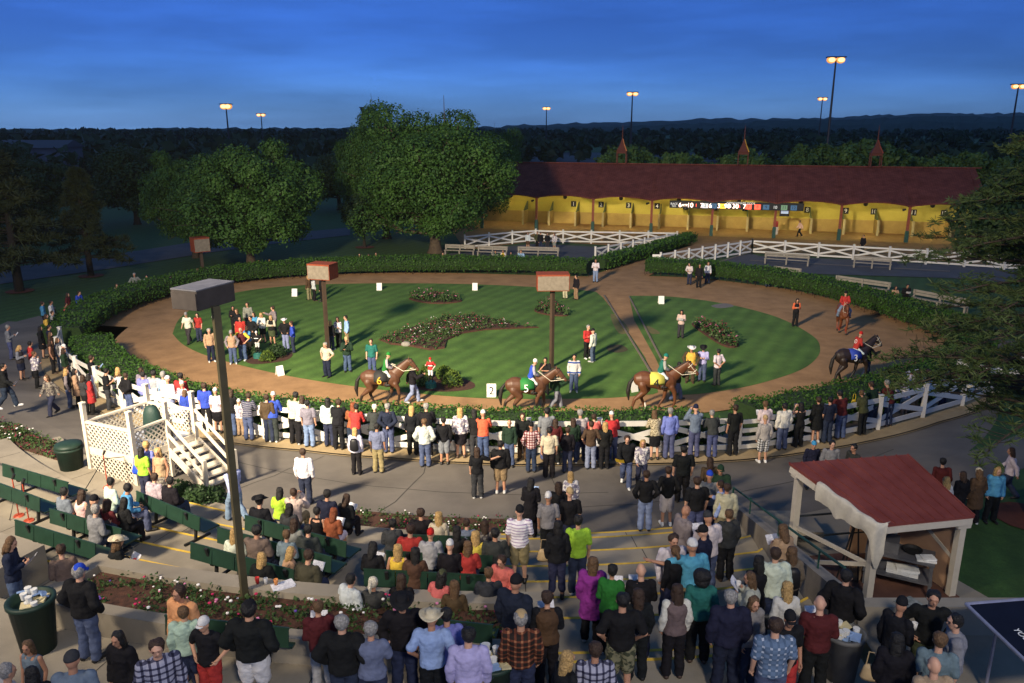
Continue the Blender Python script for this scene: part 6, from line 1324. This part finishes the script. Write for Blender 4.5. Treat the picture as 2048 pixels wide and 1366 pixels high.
56 1282 stand c1.1 170 v.gb p.dd f.lb | small, beside the overfull bin
8 1331 stand m -40 l.lg p.dd m.gy | bottom left corner
62 1337 stand f 20 l.bk p.bk f.bk | bottom left corner
516 989 sit m -15 l.bk p.dd m.bk cow.bk | seated in the rows behind the near light pole
557 977 sit f -15 t.li p.dd f.bk | seated in the rows behind the near light pole
586 979 scam m -15 j.cr p.kh m.br | seated with hands to the head
576 1010 sit f -15 l.ch p.dd f.bk | seated right of the near light pole
652 982 sit m -15 l.nv p.dd m.bk | seated at the end of the third row
690 991 sread f -20 l.bk p.bk f.br paper | seated at the end of the third row
632 1017 sit f -15 v.bk p.bk m.bk paper | seated in the second row, bare shoulders
664 1019 sread f -15 l.rs k.wh f.rd paper | seated reading beside bare shoulders
614 1052 sit m -12 l.ch p.dd m.bk | seated in the rows behind an olive sweater
586 1040 sit f -12 l.gy p.dd f.br | seated in the rows right of the near pole
571 1063 sit f -12 l.gb p.dd m.lb | seated in the rows right of the near pole
510 1054 sit m -12 l.tp p.dd m.bk W1.12 | seated just right of the near pole
466 1060 sit f -12 t.wh p.de f.bl | seated just left of the near pole
521 1109 sit f -15 j.bk p.dd f.bl | seated by the planter right of the near pole
577 1097 sit f -60 l.tn p.rd f.bl | seated in profile by the planter
612 1104 sread m -20 l.ol p.dd m.br paper W1.12 | sitting on the planter edge, paper raised
495 1206 pock m -5 j.bk s.wh m.bk cap.bk W1.2 | large, below the near light pole
635 1206 read c1.22 15 j.dr p.lg m.lb paper | young, below the planter
682 1235 pock m -5 j.bk p.dd m.gy W1.15 | large, below the planter centre
697 1151 sit m -40 j.wh p.de m.bk | seated by the planter with a phone
745 1159 sit f -8 l.ch p.dd y.wh | seated by the planter
784 1041 sit f -5 j.ch p.dd m.bk | seated in the middle rows, left end
819 1052 sit m -5 l.rd p.dd m.br W1.08 | seated in the middle rows
841 1020 sit m -5 l.bk p.dd m.br W1.08 | seated in the farthest middle row
876 1026 sit f -5 t.cr p.dd f.bl | seated in the farthest middle row
860 1060 sit m -5 h.lg p.dd - rcap.rd | seated in the middle rows
913 1055 sit f -3 l.bk p.dd f.bk | seated in the middle rows between a cap and a yellow top
933 1041 sit c1.2 -3 t.gb p.dd m.br | seated in the farthest middle row
950 1065 sit f -3 t.ye p.dd f.bl | seated in the middle rows
969 1043 sit f -3 l.pat p.dd f.br | seated at the right end of the middle rows
990 1060 sit m 0 l.ch p.dd m.bk W1.08 | seated at the right end of the middle rows
744 1088 sread f -8 l.bk p.bk f.bk paper | seated on the nearest middle bench, left end
794 1092 sit f -5 v.ye p.dd f.bl | seated on the nearest middle bench
829 1099 sit f -5 l.br p.dd f.bk | seated on the nearest middle bench
899 1083 sit m -3 l.bk p.dd - cap.wh | seated on the nearest middle bench
936 1085 sit f -3 t.rd p.dd f.lb | seated on the nearest middle bench
1006 1110 sit m 150 l.pk p.dd m.br | seated facing back beside the aisle
802 1152 sit f -5 l.bk p.bk f.br | seated by the planter in the middle
880 1144 sit f -30 j.pk p.dd f.bk cap.ol | seated by the planter
908 1165 sit f -5 l.br p.dd f.lb | seated low by the planter
977 1139 sit m 0 h.ch p.dd m.lb | leaning on the planter end
1030 1153 stand m -30 j.nv p.kh - cap.bk W1.1 paper.bl | standing at the planter end
1039 1013 one m -5 t.str s.kh - rcap.bk cup.wh | on the steps beside the benches
803 1182 pock m -170 j.bk p.dd m.br cow.bk W1.05 | tall with a dark hat below the planter
740 1248 cross f -5 t.gb p.dd m.gy W1.08 | bottom, back turned left of the dark hat
862 1217 pock m 0 t.lb p.bk - cow.cr W1.08 | straw-coloured hat, below the planter
893 1219 stand m 10 l.pu p.dd- m.bk | hidden behind a pale cowboy hat
936 1259 stand m 0 l.la p.kh m.bk W1.06 | beside the bin heaped with paper
1042 1225 stand m 0 l.plk p.dd m.gy cap.tn W1.15 | bottom centre
1095 1187 read f 0 w.br+l.bk p.bk m.br paper | at the foot of the steps
1133 1306 stand f -60 l.bk p.bk f.bl | bottom centre
1191 1287 stand m 0 l.pln p.dd m.br | bottom centre, young
1186 1116 stand f -10 d.ma p.bk f.lb | on the lower steps
1224 1132 read f -20 j.gr p.bk m.bk paper | on the lower steps
1284 1131 read m 3 l.bk p.nv b.br paper | on the lower steps
1246 1189 pock m 0 t.bk s.cam m.bk W1.12 | on the lower steps, bare legs
1278 1180 stand f 3 l.bk p.bk f.br bag.tn | on the lower steps
1347 1068 stand m -170 l.wh p.dd- m.br | facing the camera on the steps
1352 1093 hug f 20 l.bk p.dd y.lb | embracing a blue shirt on the steps
1387 1080 hugl m 10 t.sk p.kh - cap.wh W1.12 | arm round a neighbour on the steps
1410 1052 stand m 70 j.nv p.de - cap.bk | on the steps talking to a blue shirt
1355 1171 stand f 3 w.tp+l.wh p.bk f.br | centre right at the foot of the steps
1405 1143 stand f -5 l.tl p.bk u.bk W1.1 bag.bk | at the foot of the steps
1464 1183 stand m -5 j.nv p.nv m.gy W1.12 | at the foot of the steps
1116 1043 stand f 0 h.bk c.dd f.bk bag.tn | on the steps left of a lime t-shirt
1157 1032 stand m 0 t.li p.dd m.bk ws | on the steps
1553 1098 stand m 0 h.wh p.dd m.br | by the stair wall
1570 1051 read f 20 l.tn p.bk- f.lb paper | beyond the stair wall
1585 1095 stand f 0 l.tp p.bk- f.lb pack.bk | beside a white hoodie at the stair wall
1519 1113 stand f 10 l.bk p.bk- f.bk | left of a white hoodie
1505 1146 chin f 70 j.lg p.bk f.lb paper cup.wh | hand to mouth, facing left
1576 1166 stand f 0 l.wh p.dd- f.bl bag.bk | near the stair wall
1579 1220 stand m -170 t.bk s.rd - cap.bk | facing the camera at lower right
1553 1240 stand m 0 t.plb p.de m.br W1.2 | lower right, large
1643 1198 read m -10 l.dr p.bk b.br paper W1.15 | lower right
1694 1142 pock m -40 j.bk p.gy m.bk | leaning at the shelter wall
1507 1194 stand f -160 h.gy p.dd f.lb | lower right, open hoodie
1802 1196 one m -60 l.bk p.bk - cap.bk cup.wh | lower right holding a drink
1868 1181 hips m 165 l.bk p.ol m.bk W1.12 | lower right, facing the camera
1917 1231 stand m 70 j.gy p.gy m.bk | lower right, blue collar
1882 1268 stand m -20 t.gb p.dd m.lb | lower right, back turned
1797 1270 stand f -20 j.bk p.dd f.bk bag.tn | lower right with a tan handbag
1873 1320 stand m 0 t.tn p.dd b.br | bottom right
'''
crowd(CROWD)
# ================================================================== horses, riders, grooms, statues
coatm = {}
def coat(name, body_c, dark, top=.62, low=.50):
    m = bpy.data.materials.new(name); m.use_nodes = True; t = m.node_tree; b = t.nodes['Principled BSDF']; b.inputs['Roughness'].default_value = .5; b.inputs['Specular IOR Level'].default_value = .4
    tc = nd(t, 'ShaderNodeTexCoord'); sx = nd(t, 'ShaderNodeSeparateXYZ'); t.links.new(tc.outputs['Object'], sx.inputs[0]); mr = nd(t, 'ShaderNodeMapRange'); mr.inputs[1].default_value = low; mr.inputs[2].default_value = top; t.links.new(sx.outputs['Z'], mr.inputs[0])
    n = nd(t, 'ShaderNodeTexNoise', Scale=2.5, Detail=5); t.links.new(tc.outputs['Object'], n.inputs[0]); v = nd(t, 'ShaderNodeMix', data_type='RGBA'); v.inputs[6].default_value = (*[c * .75 for c in body_c], 1); v.inputs[7].default_value = (*[c * 1.25 for c in body_c], 1); t.links.new(n.outputs[0], v.inputs[0])
    x = nd(t, 'ShaderNodeMix', data_type='RGBA'); x.inputs[6].default_value = (*dark, 1); t.links.new(mr.outputs[0], x.inputs[0]); t.links.new(v.outputs[2], x.inputs[7]); t.links.new(x.outputs[2], b.inputs['Base Color']); return m
mane_m = mat('dark_mane', (.012, .009, .007), .6, scale=30, bump=.6, bscale=50); leather = mat('leather', (.03, .018, .010), .4); rein_m = mat('pale_rein', (.62, .56, .44), .6); hoof_m = mat('hoof', (.03, .025, .02), .5); sock_m = mat('white_sock', (.6, .55, .48), .7)
def horse(loc, yaw, cm, label, number=None, cloth_c=(1, 1, 1), num_c=(0, 0, 0), s=1.0, turn=0, neck_up=0.0, sock=None, blinker=None, gait=1, saddle_red=False):
    o = MB(); P = Vector
    tr = [(-.90, 1.24, .07, .10), (-.84, 1.25, .17, .20), (-.66, 1.27, .26, .29), (-.42, 1.26, .285, .30), (-.12, 1.21, .275, .30), (.16, 1.17, .275, .335), (.38, 1.18, .26, .36), (.56, 1.21, .21, .32), (.68, 1.23, .12, .20)]
    o.tube([P((0, y, z)) for y, z, _, _ in tr], [1] * 9, 18, True, [(a, c) for _, _, a, c in tr])
    o.ell((0, .33, 1.47), (.10, .24, .12), 12, 8); o.ell((0, -.52, 1.45), (.17, .26, .14), 12, 8)
    nb, nm_, nt_ = P((0, .50, 1.33)), P((turn * .10, .84, 1.62 + neck_up)), P((turn * .28, 1.10, 1.88 + neck_up)); o.tube([nb - P((0, .12, .05)), nb, nm_, nt_, nt_ + P((turn * .03, .04, .03))], [1] * 5, 14, True, [(.17, .30), (.15, .27), (.10, .19), (.078, .135), (.06, .09)])
    hd = P((turn * .30, .36, -.40)).normalized(); h0 = nt_ + P((0, 0, .02)); o.tube([h0 - hd * .06, h0 + hd * .02, h0 + hd * .16, h0 + hd * .36, h0 + hd * .50, h0 + hd * .58], [1] * 6, 12, True, [(.05, .07), (.092, .125), (.088, .125), (.062, .085), (.06, .075), (.045, .05)])
    for s_ in (1, -1): o.capsule(h0 + P((s_ * .055, -.02, .06)), h0 + P((s_ * .075, -.0, .19)), .032, .008, 8)
    g = gait
    F = {1: [P((.14, .50, 1.0)), P((.15, .62, .80)), P((.14, .66, .48)), P((.14, .60, .16)), P((.14, .66, .05))], -1: [P((-.14, .48, 1.0)), P((-.15, .36, .80)), P((-.14, .30, .47)), P((-.14, .12, .17)), P((-.14, .16, .05))]}
    B = {1: [P((.15, -.60, 1.10)), P((.16, -.50, .84)), P((.15, -.86, .52)), P((.15, -.96, .17)), P((.15, -.90, .05))], -1: [P((-.15, -.60, 1.10)), P((-.16, -.34, .84)), P((-.15, -.56, .50)), P((-.15, -.42, .15)), P((-.15, -.36, .05))]}
    if g < 0: F, B = {1: [P((-v.x, v.y, v.z)) for v in F[-1]], -1: [P((-v.x, v.y, v.z)) for v in F[1]]}, {1: [P((-v.x, v.y, v.z)) for v in B[-1]], -1: [P((-v.x, v.y, v.z)) for v in B[1]]}
    for s_ in (1, -1):
        for ch, rr_ in ((F[s_], (.13, .09, .058, .045, .052)), (B[s_], (.175, .135, .066, .048, .053))):
            for i in range(4): o.capsule(ch[i], ch[i + 1], rr_[i], rr_[i + 1], 10)
            o.ell(ch[2], (.056, .062, .065), 10, 6)
    root = link('horse', remesh(o, .022, 'horse_body', cm, 3), None, loc, radians(yaw), label=label, cat='horse', group=None); root.scale = (s, s, s)
    for i, ch in enumerate((F[1], F[-1], B[1], B[-1])):
        b = MB(); f = ch[4]; b.lathe([(.062, -.05), (.05, .045)], (f.x, f.y + .02, f.z), 12); b.build('hoof', hoof_m, root, True)
        if sock and i == sock: b = MB(); b.capsule(ch[3] + P((0, 0, .10)), ch[4], .052, .055); b.build('sock', sock_m, root, True)
    b = MB(); b.capsule(P((0, -.90, 1.33)), P((0, -1.04, 1.12)), .05, .075); b.capsule(P((0, -1.04, 1.12)), P((0, -1.10, .78)), .08, .085); b.capsule(P((0, -1.10, .78)), P((0, -1.06, .46)), .085, .03); link('tail', remesh(b, .02, 'tail', mane_m, 2), root)
    b = MB(); q = [nb + P((0, -.16, .24)), nm_ + P((-.02, -.16, .12)), nt_ + P((0, -.12, .07)), nt_ + P((turn * .03, .08, .09))]
    for a, c in zip(q, q[1:]): b.capsule(a, c, .045, .04)
    for k in range(12): t = k / 11 * 2; i = min(1, int(t)); a = q[i].lerp(q[i + 1], t - i); b.capsule(a, a + P((-.09, .05, -.13)), .03, .012, 6)
    link('mane', remesh(b, .016, 'mane', mane_m, 1), root)
    b = MB(); b.tube([P((0, .02, 1.50)), P((0, .06, 1.55)), P((0, .24, 1.53)), P((0, .34, 1.58))], [1] * 4, 12, True, [(.12, .03), (.16, .05), (.14, .04), (.07, .03)]); sdl = b.build('saddle', leather, root, True)
    b = MB(); b.tube([P((0, .19, 1.20))] * 1 + [P((0, .23, 1.20))], [1, 1], 20, True, [(.295, .355), (.29, .36)]); b.build('girth', leather, sdl, True)
    for s_ in (1, -1): b = MB(); b.beam((s_ * .20, .17, 1.45), (s_ * .32, .17, .98), .03, .01); b.lathe([(.05, -.02), (.05, .01)], (s_ * .33, .17, .96), 10); b.build('stirrup', leather, sdl)
    if number:
        b = MB(); n = 14
        for k in range(n + 1):
            a = pi * (.02 + .96 * k / n) - pi / 2; a = -1.75 + 3.5 * k / n; x, z = sin(a) * .312, 1.20 + cos(a) * .325 - (0 if abs(a) < 1.57 else 0)
            for y in (-.34, .20): b.v.append((x, y, z))
        b.f = [(2 * k, 2 * k + 1, 2 * k + 3, 2 * k + 2) for k in range(n)]; me = b.mesh('saddle_cloth', mat('saddle_cloth_' + number, cloth_c, .7, var=.05), True); so_ = link('saddle_cloth', me, root); md = so_.modifiers.new('thickness', 'SOLIDIFY'); md.thickness = .012
        for s_ in (1, -1):
            q_ = link('number', text_mesh('number', number, .42, mat('number_' + number, num_c, .6, var=.02), .004), so_, (s_ * .342, -.12, 1.20)); q_.rotation_euler = (radians(82), 0, radians(90 * s_))
    br = MB()
    for t, r_ in ((.10, .118), (.37, .088)): c = h0 + hd * t; br.tube([c - hd * .012, c + hd * .012], [1, 1], 12, True, [(r_ * .80, r_ * 1.12)] * 2)
    for s_ in (1, -1): br.beam(h0 + P((s_ * .09, 0, .03)), h0 + hd * .40 + P((s_ * .072, 0, 0)), .022, .012)
    br.build('bridle', rein_m if number in ('3', '4') else leather, root)
    b = MB()
    for s_ in (1, -1): b.tube([h0 + hd * .42 + P((s_ * .08, 0, -.03)), nm_ + P((s_ * .17, .02, -.12)), P((s_ * .06, .36, 1.82))], .013, 5)
    b.build('reins', rein_m, root)
    return root
def rider(h, s, yaw, top, bot, hat, label, pose='ride', boots=True, wide=.92, sz=.93, shoe=(.012, .012, .012)):
    p = h.matrix_basis @ Vector((0, .10, 1.52)) if False else Vector(h.location) + Matrix.Rotation(radians(yaw), 3, 'Z') @ (Vector((0, .10, 1.50)) * s)
    return person(p, yaw, pose, 'm', top, bot, 'm.bk' if pose == 'upr' else None, hat, label, shoe, (), sz, skin=SKIN[0], boots=boots, wide=wide)
bay, chestnut, darkbay = coat('bay_coat', (.085, .036, .017), (.014, .010, .008)), coat('chestnut_coat', (.10, .036, .014), (.065, .024, .010), .5, .2), coat('dark_bay_coat', (.022, .013, .010), (.010, .008, .007))
def num_patch(o, s, y, z, m, size, x=0):
    q = link('number', text_mesh('number', s, size, m, .004), o, (x, y, z)); q.rotation_euler = (radians(90), 0, 0)
G = lambda x, y: (*at(x, y), .006)
h6 = horse(G(768, 812), -86, bay, 'bay horse wearing number six, leftmost on the near track', '6', (.02, .02, .02), (.62, .33, .02), 1.04, .15, .05); rider(h6, 1.04, -86, 'w.gr+l.lg', 'o.wh', 'hel.gr', 'jockey in green vest and pale sleeves, green helmet, on horse six')
h5 = horse(G(1056, 830), -84, bay, 'bay horse wearing number five, head turned, in front of the lawn sign', '5', (.015, .15, .03), (.75, .75, .72), 1.06, .35, -.06, gait=-1); rider(h5, 1.06, -84, 'w.bl+l.lg', 'o.wh', 'hel.wh', 'jockey in blue and pale silks, white helmet, on horse five')
h4 = horse(G(1312, 822), -88, chestnut, 'chestnut horse wearing number four with a white hind sock', '4', (.52, .47, .08), (.012, .012, .012), 1.12, .25, -.02, sock=3); rider(h4, 1.12, -88, 'w.tl+l.lg', 'o.wh', 'hel.tl', 'jockey in teal green vest, pale sleeves, green helmet, on horse four')
h3 = horse(G(1700, 764), -74, darkbay, 'near black horse wearing number three, nearest the pine boughs', '3', (.02, .05, .32), (.75, .75, .75), 1.06, -.1, .05); j3 = rider(h3, 1.06, -74, 'l.rd', 'o.wh', 'hel.rd', 'jockey in red silks with a ringed number on the back, red helmet, on horse three')
J = joints('ride', 'm'); b = MB(); n = 20
for r_ in (.105, .085): b.v += [(r_ * cos(2 * pi * k / n), 0, r_ * sin(2 * pi * k / n)) for k in range(n)]
b.f = [(k, (k + 1) % n, n + (k + 1) % n, n + k) for k in range(n)]
q = link('ring_emblem', b.mesh('ring_emblem', wsign), j3, J['tr']((0, -.152, 1.24))); q.rotation_euler = (radians(-16), 0, 0)
q = link('number', text_mesh('number', '3', .13, wsign, .003), j3, J['tr']((0, -.155, 1.24))); q.rotation_euler = (radians(74), 0, 0)
pony = horse(G(1682, 664), 168, coat('sorrel_coat', (.13, .040, .014), (.16, .035, .015), .5, .2), 'sorrel pony facing the camera with red leg wraps, far right of the track', None, s=1.02, turn=.1, neck_up=-.12, gait=-1); rider(pony, 1.02, 168, 'l.rd', 'p.ld', 'hel.bk', 'outrider in red jacket, jeans and black helmet, sitting upright on the sorrel pony', 'upr', False, 1.0, 1.0)
for ch in ((.14, .30), (-.14, .66)):
    b = MB(); b.capsule((ch[0], ch[1] - .1, .40), (ch[0], ch[1] - .16, .20), .060, .054); b.build('leg_wrap', mat('red_wrap', (.30, .03, .025), .8), pony, True)
def groom(x, y, yaw, top, bot, label, pose='lead', h='m.bk'): person((*at(x, y), .006), yaw, pose, 'm', top, bot, h, None, label)
groom(826, 806, -80, 'j.bk', 'p.ld', 'groom in black jacket and pale jeans, walking beyond the neck of horse six')
groom(1112, 818, -80, 'j.dg', 'p.gy', 'groom in dark green jacket, walking beyond the head of horse five')
groom(1352, 802, -80, 'j.bk', 'p.de', 'groom in black jacket and blue jeans, hidden beyond the shoulder of horse four')
groom(1730, 756, -70, 'j.bk', 'p.dd', 'groom in black jacket and dark jeans beside the shoulder of horse three')
for x, y, c, l in ((862, 775, ('t.rd', 'o.wh', 'hel.rd'), 'small painted jockey statue in red and white on the mulch bed'), (517, 716, ('t.bk', 'o.wh', 'hel.wh'), 'small painted jockey statue in black and white among the left lawn group')):
    p = at(x, y); st = person((*p, .30), 176, 'statue', 'm', c[0], c[1], None, c[2], l, (.012, .012, .012), (), .64, 'jockey_statue', 'statue', (.62, .50, .42), True)
    b = MB(); b.lathe([(.42, -.46), (.40, -.1), (.30, -.06), (.28, .0)], n=16); b.build('pedestal', mat('teal_pedestal', (.015, .10, .085), .6), st)
    b = MB(); J = joints('statue', 'm'); q = J['tr']((0, .165, 1.22)); b.box((0, q.y, 1.22), (.34, .02, .05)); b.build('chest_band', wsign, st)
# prints on clothing that show lettering or emblems are kept as the shapes one sees: a white print and a dark emblem
e = empty('drink_cooler', (*(A0 + D_ * s_at(1553, 3) + N_ * 3).xy, .05), BZ, label='red drink cooler on a white stand inside the barn', cat='cooler'); b = MB(); b.lathe([(.25, .8), (.27, 1.35), (.2, 1.42)], n=14); b.build('cooler_body', MATS['red_wrap'], e, True); b = MB(); b.box((0, 0, .4), (.6, .5, .8)); b.build('stand', wwood, e)
# loose things on the planter edge and walls
for x, y, m, l, c in ((505, 1170, 'cup_rd', 'red cup on the planter edge right of the near pole', COL['rd'][1]), (522, 1172, 'cup_clear', 'pale cup on the planter edge right of the near pole', (.5, .5, .5)), (543, 1174, 'cup_og', 'orange cup on the planter edge', (.5, .2, .06))):
    dx, dy, dz_ = ray(x, y); t = (3.2 - H) / dz_; a = atan2(dx * t - CX, CY - dy * t); P = (CX + 28.75 * sin(a), CY - 28.75 * cos(a), 3.122); b = MB(); b.lathe([(.032, 0), (.045, .13), (.042, .13), (.03, .01)], n=12); tag(link('cup', b.mesh('cup', mat(m, c, .4), True), None, P), l, 'cup')
a = atan2(at(558, 1182, 3.12)[0] - CX, CY - at(558, 1182, 3.12)[1]); b = MB(); b.box((0, 0, .006), (.42, .28, .01)); b.box((.02, .01, .015), (.4, .26, .006), .1); tag(link('newspaper', b.mesh('newspaper', paperm), None, (CX + 28.75 * sin(a), CY - 28.75 * cos(a), 3.122), .5), 'open newspaper lying on the planter edge beside the cups', 'newspaper')
b = MB(); b.box((0, 0, .006), (.42, .3, .012)); tag(link('newspaper', b.mesh('newspaper', mat('dark_print', (.08, .09, .07), .6, scale=9, col2=(.25, .25, .22))), None, (7.35, 12.95, 3.202), .4), 'dark printed paper lying on the concrete wall before the shelter', 'newspaper')
import collections
for k, v in collections.Counter(LABELS).items():
    n = len(k.replace('-', ' ').split())
    if v > 1 or n > 16 or n < 4: print('LABEL', v, n, k)
print('people', len(LABELS))
# the evening air
hm_ = bpy.data.materials.new('haze'); hm_.use_nodes = True; t = hm_.node_tree; t.nodes.clear(); pv = nd(t, 'ShaderNodeVolumePrincipled'); pv.inputs['Color'].default_value = (.75, .83, .95, 1); pv.inputs['Density'].default_value = .00008; pv.inputs['Anisotropy'].default_value = .1; mo = nd(t, 'ShaderNodeOutputMaterial'); t.links.new(pv.outputs[0], mo.inputs['Volume'])
b = MB(); b.box((0, 1650, 150), (7600, 3800, 303)); b.build('haze', hm_, kind='stuff')
